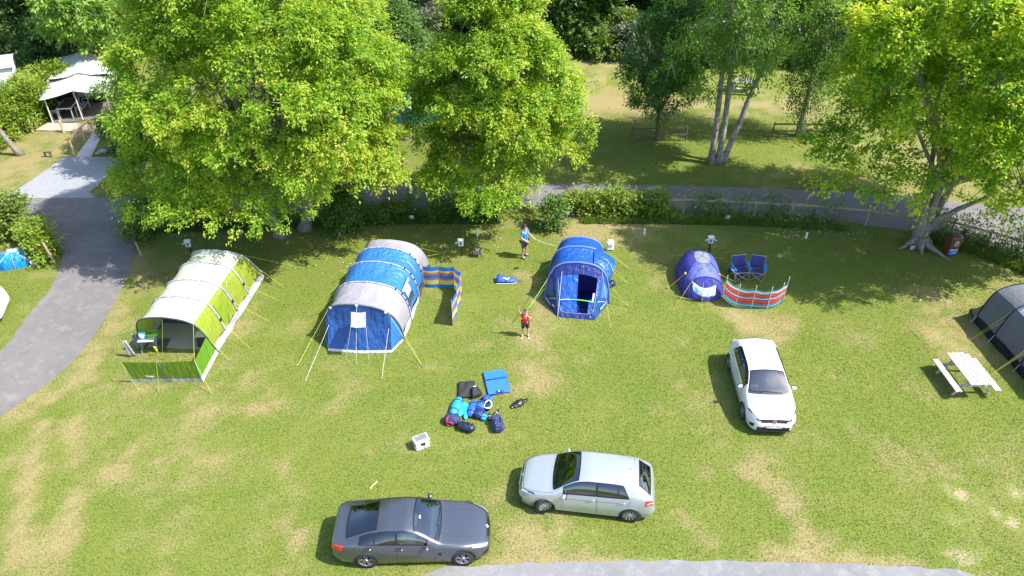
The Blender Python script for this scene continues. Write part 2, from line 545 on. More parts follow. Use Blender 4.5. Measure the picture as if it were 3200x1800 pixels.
def asphalt_mat(name, a, b, crack=.5):
    m = bpy.data.materials.new(name); m.use_nodes = True
    nt = m.node_tree; N = nt.nodes; L = nt.links; p = N['Principled BSDF']
    tc = N.new('ShaderNodeTexCoord')
    def noise(scale, det, rough=.6):
        t = N.new('ShaderNodeTexNoise'); t.inputs['Scale'].default_value = scale; t.inputs['Detail'].default_value = det; t.inputs['Roughness'].default_value = rough
        L.new(tc.outputs['Object'], t.inputs['Vector']); return t.outputs['Fac']
    def rng(s, lo, hi):
        k = N.new('ShaderNodeMapRange'); k.inputs[1].default_value = lo; k.inputs[2].default_value = hi; L.new(s, k.inputs[0]); return k.outputs[0]
    def mix(f, c1, c2, amt=1):
        k = N.new('ShaderNodeMix'); k.data_type = 'RGBA'
        if amt != 1:
            q = N.new('ShaderNodeMath'); q.operation = 'MULTIPLY'; q.inputs[1].default_value = amt; L.new(f, q.inputs[0]); f = q.outputs[0]
        L.new(f, k.inputs[0])
        for i, s in ((6, c1), (7, c2)):
            if isinstance(s, tuple): k.inputs[i].default_value = (*s, 1)
            else: L.new(s, k.inputs[i])
        return k.outputs[2]
    c = mix(rng(noise(.5, 5), .3, .7), a, b)
    c = mix(rng(noise(45, 3, .8), .42, .62), c, tuple(v * .72 for v in a), .5)
    c = mix(rng(noise(2.2, 6, .7), .50, .75), c, tuple(min(1, v * 1.35) for v in b), .7)
    c = mix(rng(noise(1.1, 4, .6), .60, .68), c, tuple(v * .70 for v in a), .55)
    vo = N.new('ShaderNodeTexVoronoi'); vo.feature = 'DISTANCE_TO_EDGE'; vo.inputs['Scale'].default_value = .55
    dn = N.new('ShaderNodeTexNoise'); dn.inputs['Scale'].default_value = 1.2; dn.inputs['Detail'].default_value = 4
    L.new(tc.outputs['Object'], dn.inputs['Vector'])
    vm = N.new('ShaderNodeVectorMath'); vm.operation = 'ADD'
    L.new(tc.outputs['Object'], vm.inputs[0]); L.new(dn.outputs['Color'], vm.inputs[1]); L.new(vm.outputs[0], vo.inputs['Vector'])
    cr = N.new('ShaderNodeMapRange'); cr.inputs[1].default_value = .0; cr.inputs[2].default_value = .018; cr.inputs[3].default_value = 1; cr.inputs[4].default_value = 0
    L.new(vo.outputs['Distance'], cr.inputs[0])
    c = mix(cr.outputs[0], c, tuple(v * .45 for v in a), crack)
    L.new(c, p.inputs['Base Color']); p.inputs['Roughness'].default_value = .85; p.inputs['Specular IOR Level'].default_value = .25
    bp = N.new('ShaderNodeBump'); bp.inputs['Strength'].default_value = .4; bp.inputs['Distance'].default_value = .01
    L.new(noise(70, 2), bp.inputs['Height']); L.new(bp.outputs[0], p.inputs['Normal'])
    return m
M_ROAD = asphalt_mat('asphalt', (.150, .140, .140), (.190, .175, .170), .15)
M_ROAD2 = asphalt_mat('pale_asphalt', (.165, .163, .168), (.225, .222, .224), .15)
M_ROAD3 = asphalt_mat('lane_asphalt', (.140, .131, .129), (.182, .168, .162), .15)
M_GRAVEL = mat('grey_gravel', (.30, .31, .33), .95, noise=(38, .5), bump=(60, .8))
M_PATH = mat('pale_path', (.42, .41, .42), .9, noise=(9, .15))

def ribbon(name, A, B, z, m, label, n=None, seed=1):
    """sheet between two edge lines resampled to the same count, with a ragged edge"""
    def res(line, k):
        d = [0]
        for a, b in zip(line[:-1], line[1:]): d.append(d[-1] + (b - a).length)
        q = np.linspace(0, d[-1], k)
        return np.stack([np.interp(q, d, [p.x for p in line]), np.interp(q, d, [p.y for p in line])], 1)
    k = n or 140
    a, b = res(A, k), res(B, k)
    r = np.random.default_rng(seed)
    a = a + r.normal(0, .03, a.shape); b = b + r.normal(0, .03, b.shape)
    rows = np.stack([a * (1 - t) + b * t for t in np.linspace(0, 1, 5)], 1)
    v = np.concatenate([rows.reshape(-1, 2), np.full((k * 5, 1), z)], 1)
    i = (np.arange(k - 1)[:, None] * 5 + np.arange(4)[None, :]).ravel()
    o = from_np(name, v, np.stack([i, i + 1, i + 6, i + 5], 1), m)
    tag(o, label, None, kind='structure')
    return o
ribbon('lane', lane_R, lane_L, .010, M_ROAD3, 'grey tarmac lane curving up the left side of the field', seed=3)
ribbon('cross_lane', far_top, far_bot, .014, M_ROAD, 'tarmac lane running behind the fence and the trees', n=220, seed=4)
ribbon('near_road', bot_top, bot_bot, .010, M_ROAD2, 'pale worn road along the bottom edge', seed=5)
o = MB().prism(pad_poly, -.05, .018).build('gravel_pad', M_GRAVEL); tag(o, 'grey gravel parking pad below the lodge tent', None, kind='structure')
o = MB().prism(path_poly, -.05, .022).build('path', M_PATH); tag(o, 'pale path from the gravel pad to the deck', None, kind='structure')
M_EDGE = mat('board_edge', (.33, .28, .21), .8)
for nm, idx in (('edging', ((0, 1), (1, 2), (2, 3))),):
    for a, b in idx:
        p, q = pad_poly[a], pad_poly[b]
        d = q - p; ang = math.atan2(d.y, d.x); m_ = (p + q) / 2
        e = MB().box((m_.x, m_.y, .03), (d.length, .05, .08), ang).build('edging_board', M_EDGE, bpy.data.objects['gravel_pad'])

# ------------------------------------------------------------------ grass blades over the field
def blades(n, xr, yr, hgt, wid, seed, keep=None):
    r = np.random.default_rng(seed)
    x = r.uniform(*xr, n); y = r.uniform(*yr, n)
    # even out density on screen: thin out with distance
    ok = r.random(n) < np.clip((26.0 / np.maximum(y + 4, 1)) ** 1.6, .12, 1)
    ok &= np.abs(x) < (y * .80 + 9) * .80
    for poly in (*ROADS.values(), pad_poly, path_poly):
        ok &= ~inside(x, y, poly)
    if keep is not None: ok &= keep(x, y)
    x, y = x[ok], y[ok]
    # read the fields off the ground sheet, then break them up finely
    def look(F):
        fx = np.interp(x, xs, np.arange(nx)); fy_ = np.interp(y, ys, np.arange(ny))
        i0 = np.clip(fx.astype(int), 0, nx - 2); j0 = np.clip(fy_.astype(int), 0, ny - 2); u, w_ = fx - i0, fy_ - j0
        return (F[j0, i0] * (1 - u) + F[j0, i0 + 1] * u) * (1 - w_) + (F[j0 + 1, i0] * (1 - u) + F[j0 + 1, i0 + 1] * u) * w_
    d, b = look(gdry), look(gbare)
    d = d + (fbm(x * 3.6, y * 3.6, 3) - .5) * 1.35
    b = b * (.4 + 1.2 * fbm(x * 5.0 + 9, y * 5.0, 2))
    k = r.random(len(x)) > b * 2.4
    x, y, d = x[k], y[k], d[k]
    n = len(x)
    a = r.uniform(0, 2 * math.pi, n); h = hgt * r.uniform(.5, 1.3, n); w = wid * r.uniform(.7, 1.3, n)
    ln = r.uniform(.3, 1.1, n) * h; la = r.uniform(0, 2 * math.pi, n)
    ca, sa = np.cos(a) * w, np.sin(a) * w
    p0 = np.stack([x - ca, y - sa, np.full(n, .0)], 1); p1 = np.stack([x + ca, y + sa, np.full(n, .0)], 1)
    p2 = np.stack([x + np.cos(la) * ln, y + np.sin(la) * ln, h], 1)
    v = np.stack([p0, p1, p2], 1).reshape(-1, 3)
    f = np.arange(3 * n).reshape(-1, 3)
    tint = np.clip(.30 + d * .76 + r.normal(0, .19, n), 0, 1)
    return v, f, np.repeat(tint, 3)
M_BLADE = leaf_mat('grass_blade', (.060, .120, .011), (.172, .176, .033), (.300, .250, .118), .28)
v, f, t = blades(1050000, (-34, 30), (10.5, 48), .036, .013, 21)
o = from_np('mown_grass', v, f, M_BLADE, attr={'tint': t})
tag(o, 'short mown grass of the camping field', None, kind='stuff')
print('blades', len(f))
# ------------------------------------------------------------------ trees and shrubs
def unit(v): return v / (np.linalg.norm(v, axis=-1, keepdims=True) + 1e-9)

def leaf_mesh(centers, radii, axis_xy, n_twigs, n_leaves, leaf=(.24, .11), droop=.7, up=.25, seed=1, spread=.30, twig=.45, inner=.70, flat=.85, young=.45, tipdrop=0.0, zmin=.15, per=5, clump=.20):
    """leaf faces gathered in twigs over many lobes; centers (k,3), radii (k,)"""
    r = np.random.default_rng(seed)
    C = np.asarray(centers, float); Rd = np.asarray(radii, float)
    w = Rd ** 2; w = w / w.sum()
    nb = max(4, int(n_twigs / per))                       # boughs: each carries a spray of twigs
    kb = r.choice(len(C), nb, p=w)
    bi = r.integers(0, nb, n_twigs)
    k = kb[bi]
    d = unit(r.normal(size=(nb, 3)))[bi]
    out = C[k] - np.array([axis_xy[0], axis_xy[1], C[:, 2].mean()])
    out[:, 2] *= .6
    d = unit(d + unit(out) * .55 + np.array([0, 0, up]))
    rad = Rd[k] * (inner + (1.06 - inner) * np.sqrt(r.random(nb))[bi] + r.normal(0, .05, nb)[bi])
    p = C[k] + d * rad[:, None] * np.array([1, 1, flat]) + r.normal(0, clump, (n_twigs, 3)) * np.array([1, 1, .6])
    # each twig: a short run of leaves along its direction
    td = unit(d + r.normal(0, .45, (n_twigs, 3)) + np.array([0, 0, -tipdrop]))
    ttint = r.normal(0, .10, n_twigs) + r.normal(0, .10, nb)[bi] + r.normal(0, .08, len(C))[k]
    tup = np.array([.22, -.12, 1.0]) + r.normal(0, .32, (nb, 3))[bi]
    P, D, T, U = [], [], [], []
    for j in range(n_leaves):
        s = (j + r.random(n_twigs)) / n_leaves
        q = p + td * (s * twig)[:, None] + r.normal(0, spread * .35, (n_twigs, 3)) - np.array([0, 0, 1]) * (s ** 2 * twig * droop * .5)[:, None]
        ld = unit(td * .8 + r.normal(0, .5, (n_twigs, 3)) * np.array([1, 1, .6]) + np.array([0, 0, -droop * .7]))
        P.append(q); D.append(ld); U.append(tup + r.normal(0, .22, (n_twigs, 3))); T.append(.34 + ttint + young * (s - .4) + r.normal(0, .14, n_twigs))
    P, D, T, U = np.concatenate(P), np.concatenate(D), np.concatenate(T), np.concatenate(U)
    ok = P[:, 2] > zmin
    P, D, T, U = P[ok], D[ok], T[ok], U[ok]
    n = len(P)
    side = unit(np.cross(D, U))
    nor = np.cross(side, D)
    L = leaf[0] * r.uniform(.7, 1.25, n); W = leaf[1] * r.uniform(.75, 1.2, n)
    tip = P + D * L[:, None]
    mid = P + D * (L * .45)[:, None] + nor * (L * .06)[:, None]
    a = mid + side * (W / 2)[:, None]; b = mid - side * (W / 2)[:, None]
    v = np.stack([a - D * (L * .25)[:, None], tip, b - D * (L * .25)[:, None]], 1).reshape(-1, 3)
    f = np.arange(3 * n).reshape(-1, 3)
    return v, f, np.repeat(np.clip(T, 0, 1), 3)

def crown_lobes(profile, n, lobe=(1.0, 1.7), seed=1, center=(0, 0), squash=(1, 1), shell=.72):
    """profile: [(height, radius), ...]; lobes packed towards the outside of that shape"""
    r = np.random.default_rng(seed)
    hs = [a for a, b in profile]; f = pchip(hs, [b for a, b in profile])
    hq = np.linspace(hs[0], hs[-1], 60); wq = np.maximum(f(hq), .05) ; wq = wq / wq.sum()
    C, Rr = [], []
    for i in range(n):
        h = r.choice(hq, p=wq); R_ = max(float(f(h)), .2)
        lr = min(r.uniform(*lobe), max(R_ * .75, .45))
        rho = max(R_ - lr * .8, 0) * (shell + (1 - shell) * r.random() if r.random() < .8 else r.random())
        a = r.uniform(0, 2 * math.pi)
        C.append((center[0] + math.cos(a) * rho * squash[0], center[1] + math.sin(a) * rho * squash[1], h)); Rr.append(lr)
    return np.array(C), np.array(Rr)

def limb(mb, a, b, r0, r1, sag=.15, n=6, seed=0, k=7):
    rr = random.Random(seed)
    a, b = Vector(a), Vector(b)
    L = (b - a).length
    pts, rs = [], []
    off = Vector((rr.uniform(-1, 1), rr.uniform(-1, 1), rr.uniform(.2, 1))) * L * sag
    for i in range(n + 1):
        t = i / n
        q = a.lerp(b, t) + off * (4 * t * (1 - t)) * .6 + Vector((rr.uniform(-1, 1), rr.uniform(-1, 1), 0)) * L * .015
        pts.append(q); rs.append(r0 * (1 - t) ** 1.0 + r1 * t)
    pts[0] = a
    mb.tube(pts, rs, k)
    return pts

M_BARK = mat('bark_grey', (.20, .175, .145), .9, noise=(9, .45), bump=(14, .9, (1, 1, .3)))
M_BARKA = mat('bark_ash', (.40, .38, .325), .9, noise=(3.6, .55), bump=(10, .7), col2=(.09, .08, .06))
M_BARKD = mat('bark_dark', (.11, .09, .07), .9, noise=(9, .4), bump=(14, .8))
M_BIRCH = mat('bark_birch', (.42, .38, .32), .8, noise=(7, .5), col2=(.10, .08, .06))
L_CHERRY = leaf_mat('leaf_cherry', (.130, .280, .016), (.320, .450, .036), (.540, .520, .090), .52)
L_LIME = leaf_mat('leaf_lime', (.115, .285, .018), (.310, .450, .028), (.620, .600, .055), .52)
L_ASH = leaf_mat('leaf_ash', (.120, .230, .034), (.220, .370, .056), (.340, .450, .105), .46)
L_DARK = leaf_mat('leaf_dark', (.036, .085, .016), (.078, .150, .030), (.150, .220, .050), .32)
L_WOOD = leaf_mat('leaf_wood', (.050, .115, .017), (.100, .190, .032), (.190, .285, .060), .36)
L_ROWAN = leaf_mat('leaf_rowan', (.045, .130, .020), (.105, .215, .035), (.200, .320, .065), .4)
L_GREY = leaf_mat('leaf_grey', (.060, .090, .045), (.125, .160, .085), (.210, .240, .150), .25)
L_LAUREL = leaf_mat('leaf_laurel', (.085, .155, .010), (.180, .270, .020), (.330, .370, .060), .35)
L_HEDGE = leaf_mat('leaf_hedge', (.070, .145, .016), (.160, .235, .035), (.300, .330, .090), .38)
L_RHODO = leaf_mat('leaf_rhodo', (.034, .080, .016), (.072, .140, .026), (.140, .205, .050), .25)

def plant_tree(name, label, base, profile, n_lobes, lobe, n_twigs, n_leaves, leaf, lmat, bark, trunk_r, fork_h, seed, center=None, squash=(1, 1),
               trunks=None, group=None, twig_lines=40, cat='tree', n_limbs=14, lean=(0, 0), extra=None, fork=True, **kw):
    root = thing(name, label, cat, (base[0], base[1], 0), 0, group)
    cx = center or (0, 0)
    C, Rr = crown_lobes(profile, n_lobes, lobe, seed, cx, squash)
    if extra is not None:
        C = np.concatenate([C, np.array([e[:3] for e in extra])]); Rr = np.concatenate([Rr, np.array([e[3] for e in extra])])
    v, f, t = leaf_mesh(C, Rr, cx, n_twigs, n_leaves, leaf, seed=seed + 5, **kw)
    cr = from_np('crown', v, f, lmat, root, attr={'tint': t}); cr['kind'] = 'stuff'
    # trunk(s) with a flared foot
    rr = random.Random(seed)
    tops = []
    for (dx, dy, tx, ty, tr, th) in (trunks or [(0, 0, lean[0], lean[1], trunk_r, fork_h)]):
        mb = MB()
        pts, rs = [], []
        for i in range(9):
            q = i / 8
            pts.append((dx + tx * q + rr.uniform(-.03, .03), dy + ty * q + rr.uniform(-.03, .03), -.1 + q * (th + .1)))
            rs.append(tr * (1.0 - .32 * q) * (1 + .75 * max(0, 1 - q * 6) ** 2))
        mb.tube(pts, rs, 10)
        mb.build('trunk', bark, root, smooth=True)
        tops.append((Vector(pts[-1]), rs[-1]))
    # limbs into the crown
    if n_limbs:
        order = np.argsort(-Rr)[:max(n_limbs * 2, 1)]
        rs_ = np.random.default_rng(seed + 2); rs_.shuffle(order)
        ends = []
        for q, i in enumerate(order[:n_limbs]):
            tp, r0 = tops[q % len(tops)]
            mb = MB()
            pts = limb(mb, tp - Vector((0, 0, .25)), C[i] , r0 * .62, .035, .10, 7, seed + q)
            for e in range(3):
                j = rs_.integers(0, len(C))
                a = pts[rs_.integers(3, 7)]
                b = Vector(C[j]); 
                if (b - a).length < 4.5: limb(mb, a, b, r0 * .22, .02, .1, 5, seed * 3 + q * 7 + e, 5)
            mb.build('limb', bark, root, smooth=True)
        mb = MB()
        for q in range(twig_lines):
            i = rs_.integers(0, len(C)); d = Vector(unit(rs_.normal(size=3) + np.array([0, 0, .3])))
            c = Vector(C[i]); limb(mb, c, c + d * Rr[i] * 1.12, .028, .008, .08, 4, q, 4)
        tw = mb.build('twigs', bark, root); tw['kind'] = 'stuff'
    return root

cherry_kw = dict(droop=.60, up=.75, spread=.24, twig=.42, inner=.60, young=.55, tipdrop=.15, flat=.66, per=6, clump=.19)
# the broad cherry on the left, two trunks
b = G(915, 722)
plant_tree('cherry_tree', 'broad leafy green cherry tree spreading over the left half behind the tents', b,
           [(3.6, 3.2), (4.4, 5.0), (5.6, 5.9), (7.2, 6.3), (9.2, 5.9), (11.0, 5.0), (13.0, 3.9), (15.0, 1.8)], 175, (.8, 1.55), 21000, 16, (.150, .085), L_CHERRY, M_BARK, .32, 2.4, 31,
           center=(-.05, -.2), squash=(1.0, .86), trunks=[(-.45, -.3, -.9, -.2, .30, 2.8), (.55, .3, .9, .1, .30, 2.8)], twig_lines=260, n_limbs=26,
           extra=[(-5.9, -1.2, 3.9, 1.1), (-5.4, -2.6, 3.7, 1.0), (-4.4, -3.4, 3.7, 1.0), (-3.0, -4.0, 3.8, 1.0), (-1.0, -4.4, 3.6, .9), (.2, -4.2, 3.5, .8), (-6.3, 1.0, 5.2, 1.2), (5.0, -2.0, 4.4, 1.0), (4.6, -.8, 3.4, 1.0), (-4.8, -1.6, 3.0, .8), (2.2, -3.6, 3.9, .9), (-2.2, -3.2, 4.3, 1.2), (.4, -3.4, 4.2, 1.2), (2.2, -2.6, 4.6, 1.2), (-3.6, -2.4, 4.6, 1.2), (-.6, -3.9, 3.9, 1.0), (1.2, -4.0, 3.3, .7), (3.6, -2.6, 4.0, 1.0)], **cherry_kw)
b = G(1560, 650)
plant_tree('cherry_tree', 'narrower pointed cherry tree behind the man in the blue shirt', b,
           [(2.4, 1.9), (3.6, 3.5), (5.2, 4.0), (6.8, 3.7), (8.4, 3.0), (9.8, 2.1), (11.2, 1.2), (12.2, .5)], 95, (.55, 1.15), 11200, 16, (.150, .085), L_CHERRY, M_BARK, .24, 2.6, 47,
           center=(-.15, -.6), twig_lines=150, n_limbs=20,
           extra=[(-.5, -4.2, 2.9, .9), (.6, -3.8, 2.8, .8), (3.2, -.8, 3.6, .8), (3.6, -.4, 4.6, .7), (-2.6, -2.6, 3.0, .9), (4.0, .4, 6.4, .35), (4.4, .4, 6.9, .3)], **cherry_kw)
# the right-hand tree with a thick flared trunk
b = G(2865, 765)
RT = plant_tree('lime_tree', 'tall spreading yellow-green tree with thick flared trunk at the right', b,
           [(4.2, 3.2), (5.0, 5.0), (6.4, 6.4), (8.2, 7.2), (10.5, 7.2), (13.0, 5.8), (15.2, 3.2)], 150, (.8, 1.6), 15000, 14, (.170, .125), L_LIME, M_BARK, .50, 2.4, 59,
           center=(1.2, .4), squash=(1.0, .9), trunks=[(-.06, 0, -.30, .1, .28, 3.0), (.10, .05, .15, .15, .25, 3.3), (.2, .1, .9, .6, .20, 3.2)], twig_lines=200, n_limbs=26,
           extra=[(-4.9, -1.2, 4.2, 1.0), (-5.2, .2, 5.0, 1.1), (3.4, -1.6, 3.6, 1.0), (5.2, -1.4, 3.6, 1.1), (-3.6, -2.0, 4.4, .8), (.4, -2.6, 4.5, 1.0), (2.2, -2.8, 4.0, 1.0), (4.0, -2.6, 3.6, 1.1), (6.2, -2.0, 3.7, 1.2), (-1.8, -3.0, 4.5, .9), (-2.6, -3.2, 4.9, .9), (1.4, -3.2, 4.8, 1.0)], droop=.45, up=.75, spread=.26, twig=.55, inner=.62, young=.6, flat=.62)
b = (-15.2, 40.2)
plant_tree('hidden_cherry_tree', 'cherry standing on the far side of the lane behind the broad cherry', b,
           [(3.4, 2.2), (5.0, 3.8), (7.0, 4.4), (9.0, 4.2), (11.0, 3.2), (12.6, 1.2)], 60, (.8, 1.4), 4600, 8, (.22, .11), L_CHERRY, M_BARK, .24, 2.8, 61, twig_lines=40, n_limbs=12, **cherry_kw)
# surface roots and the low branch of that tree
mb = MB()
for a, L_ in ((200, 1.2), (262, 1.0), (305, 1.9), (345, .9)):
    d = Vector((math.cos(R(a)), math.sin(R(a)), 0)); mb = MB()
    mb.tube([d * .2 + Vector((0, 0, .45)), d * .5 + Vector((0, 0, .2)), d * L_ * .7 + Vector((0, 0, .05)), d * L_ + Vector((0, 0, -.06))], [.20, .15, .07, .03], 8)
    mb.build('root', M_BARK, RT, smooth=True)
mb = MB(); limb(mb, (.25, 0, 1.3), (2.6, -.3, 3.0), .17, .05, -.02, 7, 3); mb.build('limb', M_BARK, RT, smooth=True)

# ash in the middle distance, three stems
b = G(2240, 512)
plant_tree('ash_tree', 'tall open ash tree with three pale mottled stems beyond the lane', b,
           [(5.6, 2.0), (7.0, 3.4), (8.6, 4.2), (10.5, 4.6), (13.0, 4.2), (15.5, 2.8)], 80, (.6, 1.15), 4600, 13, (.19, .085), L_ASH, M_BARKA, .3, 5, 71,
           center=(0, 0), trunks=[(-.30, 0, -.25, .2, .165, 8.2), (.12, 0, -.20, .3, .17, 8.0), (.32, .1, 1.7, .4, .165, 6.8)], twig_lines=160, n_limbs=22, inner=.45,
           extra=[(-3.4, -.5, 6.0, .8), (-2.4, -.3, 5.2, .7), (-.8, -.6, 4.8, .6), (-1.2, -.6, 5.4, .6)], droop=.6, up=.2, spread=.32, twig=.55, young=.4)
b = G(2050, 437)
plant_tree('rowan_tree', 'small dark green tree inside a two-rail wooden guard', b,
           [(1.7, 1.0), (2.6, 1.9), (4.0, 2.3), (5.6, 2.1), (7.0, 1.5), (8.4, .6)], 40, (.45, .8), 2000, 10, (.20, .10), L_ROWAN, M_BARKD, .12, 1.9, 83, twig_lines=60, n_limbs=12, inner=.5, droop=.5, spread=.26, young=.3)
b = G(2495, 425)
plant_tree('birch_tree', 'slender weeping birch with a small green notice on its trunk', b,
           [(2.6, 1.0), (4.0, 1.5), (6.0, 1.8), (9.0, 1.9), (12.0, 1.3), (14.0, .5)], 46, (.5, .9), 3000, 10, (.14, .09), L_WOOD, M_BIRCH, .15, 9.0, 97, twig_lines=80, n_limbs=12, inner=.4, droop=1.4, spread=.22, twig=.8, young=.3, tipdrop=1.2)
b = G(1265, 437)
plant_tree('young_tree', 'small slim tree glimpsed between the two cherries', b,
           [(2.2, .9), (3.4, 1.8), (5.0, 2.1), (6.6, 1.4), (7.6, .5)], 30, (.5, .9), 3200, 7, (.22, .11), L_WOOD, M_BARK, .12, 2.4, 101, twig_lines=40, n_limbs=10, inner=.55, droop=.6, young=.5)
b = G(300, 300)
plant_tree('pale_ash_tree', 'fresh light green tree standing behind the lodge tent', (b.x - .3, b.y + 2.5),
           [(3.0, 1.6), (5.0, 2.9), (8.0, 3.4), (11, 3.0), (13.5, 1.4)], 50, (.8, 1.4), 4600, 7, (.34, .15), L_ASH, M_BARKD, .2, 4, 107, twig_lines=30, n_limbs=10, inner=.6, droop=.4, young=.7)
b = G(1255, 250)
plant_tree('willow_tree', 'dull grey-green tree in the gap between the cherries', (b.x, b.y),
           [(1.0, 1.8), (4.0, 2.9), (8.0, 3.1), (11, 2.4), (13.5, 1.0)], 46, (.8, 1.4), 5600, 7, (.22, .12), L_GREY, M_BARKD, .2, 3, 109, twig_lines=30, n_limbs=8, inner=.6, droop=.3, young=.3)
b = G(66, 484)
plant_tree('leaning_tree', 'small tree with a leaning bare trunk below the laurel hedge', (b.x, b.y),
           [(3.4, .8), (4.6, 1.5), (6.0, 1.6), (7.4, .8)], 24, (.5, .9), 2600, 7, (.18, .09), L_GREY, M_BARK, .16, 3.9, 113, center=(-2.0, -.2), lean=(-1.7, -.1), twig_lines=30, n_limbs=8, inner=.5, droop=.4, young=.6)
b = G(-190, 905)
plant_tree('hazel_tree', 'low leafy tree overhanging the left edge beside the blue dome tent', (b.x, b.y),
           [(1.0, 1.2), (1.8, 1.7), (3.0, 1.9), (4.2, 1.2), (5.0, .5)], 30, (.45, .8), 2200, 7, (.22, .13), L_HEDGE, M_BARK, .14, 1.2, 127, center=(.1, 0), twig_lines=40, n_limbs=8, inner=.6, droop=.5, young=.6)

# the wood along the far edge of the field: four crown shapes shared by many trees
def wood_proto(seed, prof, lm, n_tw, leaf):
    C, Rr = crown_lobes(prof, 70, (1.0, 1.9), seed)
    v, f, t = leaf_mesh(C, Rr, (0, 0), n_tw, 10, leaf, seed=seed + 3, droop=.45, spread=.4, twig=.6, inner=.72, young=.35)
    o = from_np('crown', v, f, lm, None, attr={'tint': t}); o['kind'] = 'stuff'
    COL.objects.unlink(o)
    mb = MB(); mb.tube([(0, 0, -.1), (.1, 0, 2), (0, .1, 5), (.2, 0, 9)], [.38, .28, .22, .1], 8)
    for q in range(7): limb(mb, (0, .05, 3 + q * .7), C[q], .14, .03, .1, 6, seed + q)
    tr = mb.build('trunk', M_BARKD, None, smooth=True); COL.objects.unlink(tr)
    return o, tr
P_A = wood_proto(201, [(.8, 3.0), (3, 4.6), (7, 5.4), (11, 4.8), (15, 2.6), (17, .8)], L_WOOD, 6000, (.36, .24))
P_B = wood_proto(211, [(.6, 3.4), (3, 4.8), (6, 5.0), (10, 4.4), (14, 2.6), (16, .8)], L_DARK, 6000, (.34, .20))
P_C = wood_proto(223, [(.6, 2.6), (3, 3.8), (7, 4.2), (11, 3.6), (14, 1.6)], L_RHODO, 5200, (.36, .18))
P_D = wood_proto(229, [(1.5, 2.4), (4, 4.0), (8, 4.8), (12, 4.0), (15, 1.8)], L_ASH, 5200, (.38, .2))
woods = [  # X, Y, crown, scale, what it stands by
    (-58, 66, P_B, 1.1, 'outermost at the far left of the wood'), (-46, 64, P_C, 1.05, 'above the static caravan'), (-37, 64.5, P_B, .95, 'in the top left corner of the picture'), (-29.5, 66, P_A, 1.0, 'behind the pale tree at the lodge tent'),
    (-22, 64, P_B, 1.1, 'behind the broad cherry, left side'), (-14, 65, P_A, 1.1, 'behind the top of the broad cherry'), (-6, 66, P_C, 1.2, 'behind the grey-green tree'), (-.5, 65.5, P_B, 1.0, 'behind the pointed cherry'),
    (4.2, 62.0, P_A, .95, 'with low boughs left of the gap in the wood'), (-3.4, 62.5, P_A, .9, 'right of the pointed cherry'), (14.5, 68.5, P_B, 1.0, 'just right of the gap in the wood'), (20, 63.5, P_C, 1.1, 'behind the ash tree'),
    (26, 62.5, P_B, 1.0, 'behind the birch'), (31, 60, P_A, 1.0, 'behind the left side of the yellow-green tree'), (38, 58, P_B, 1.1, 'behind the middle of the yellow-green tree'), (47, 57, P_D, 1.1, 'behind the right side of the yellow-green tree'), (57, 60, P_B, 1.2, 'beyond the right edge'),
    (-66, 66, P_A, 1.2, 'beyond the left edge'), (66, 62, P_A, 1.2, 'far beyond the right edge'), (9.5, 73, P_B, 1.1, 'deep inside the gap in the wood'), (-42, 73, P_A, 1.2, 'in the second row at the top left'), (25, 72, P_A, 1.2, 'in the second row behind the birch'),
    (-18, 74, P_B, 1.2, 'in the second row behind the broad cherry'), (40, 70, P_C, 1.2, 'in the second row at the right'), (2, 75, P_C, 1.2, 'in the second row left of the gap')]
kinds = {id(P_A): 'mid-green', id(P_B): 'dense dark', id(P_C): 'narrow glossy', id(P_D): 'pale green'}
for i, (x, y, P, s, where) in enumerate(woods):
    root = thing('woodland_tree', kinds[id(P)] + ' woodland tree ' + where, 'tree', (x, y, 0), i * 1.3, 'woodland trees along the far edge')
    root.scale = (s, s, s)
    for part in P:
        c = part.copy(); COL.objects.link(c); c.parent = root

def bush(name, label, lobes, n_twigs, leaf, lm, seed, n_leaves=6, cat='bush', stems=8, group=None, **kw):
    """lobes: (x, y, z, r) in world; base = mean"""
    A = np.array(lobes, float); bx, by = A[:, 0].mean(), A[:, 1].mean()
    root = thing(name, label, cat, (bx, by, 0), 0, group)
    C = A[:, :3] - np.array([bx, by, 0])
    k = dict(droop=.3, up=.5, spread=.30, twig=.38, inner=.5, young=.55, zmin=.03); k.update(kw)
    v, f, t = leaf_mesh(C, A[:, 3], (0, 0), n_twigs, n_leaves, leaf, seed=seed, **k)
    o = from_np('foliage', v, f, lm, root, attr={'tint': t}); o['kind'] = 'stuff'
    mb = MB(); r = random.Random(seed)
    for q in range(stems):
        c = Vector(C[r.randrange(len(C))])
        limb(mb, (c.x * .8 + r.uniform(-.2, .2), c.y * .8 + r.uniform(-.2, .2), -.03), c + Vector((r.uniform(-.3, .3), r.uniform(-.3, .3), .2)), .03, .01, .08, 5, q, 5)
    mb.build('stems', M_BARKD, root)['kind'] = 'stuff'
    return root

def lob(px, py, h, r, n=1, dx=0.0, dy=0.0, seed=0):
    rr = random.Random(seed * 31 + int(px)); b = G(px, py)
    return [(b.x + rr.uniform(-dx, dx), b.y + rr.uniform(-dy, dy), h * rr.uniform(.7, 1.15), r * rr.uniform(.8, 1.2)) for _ in range(n)]

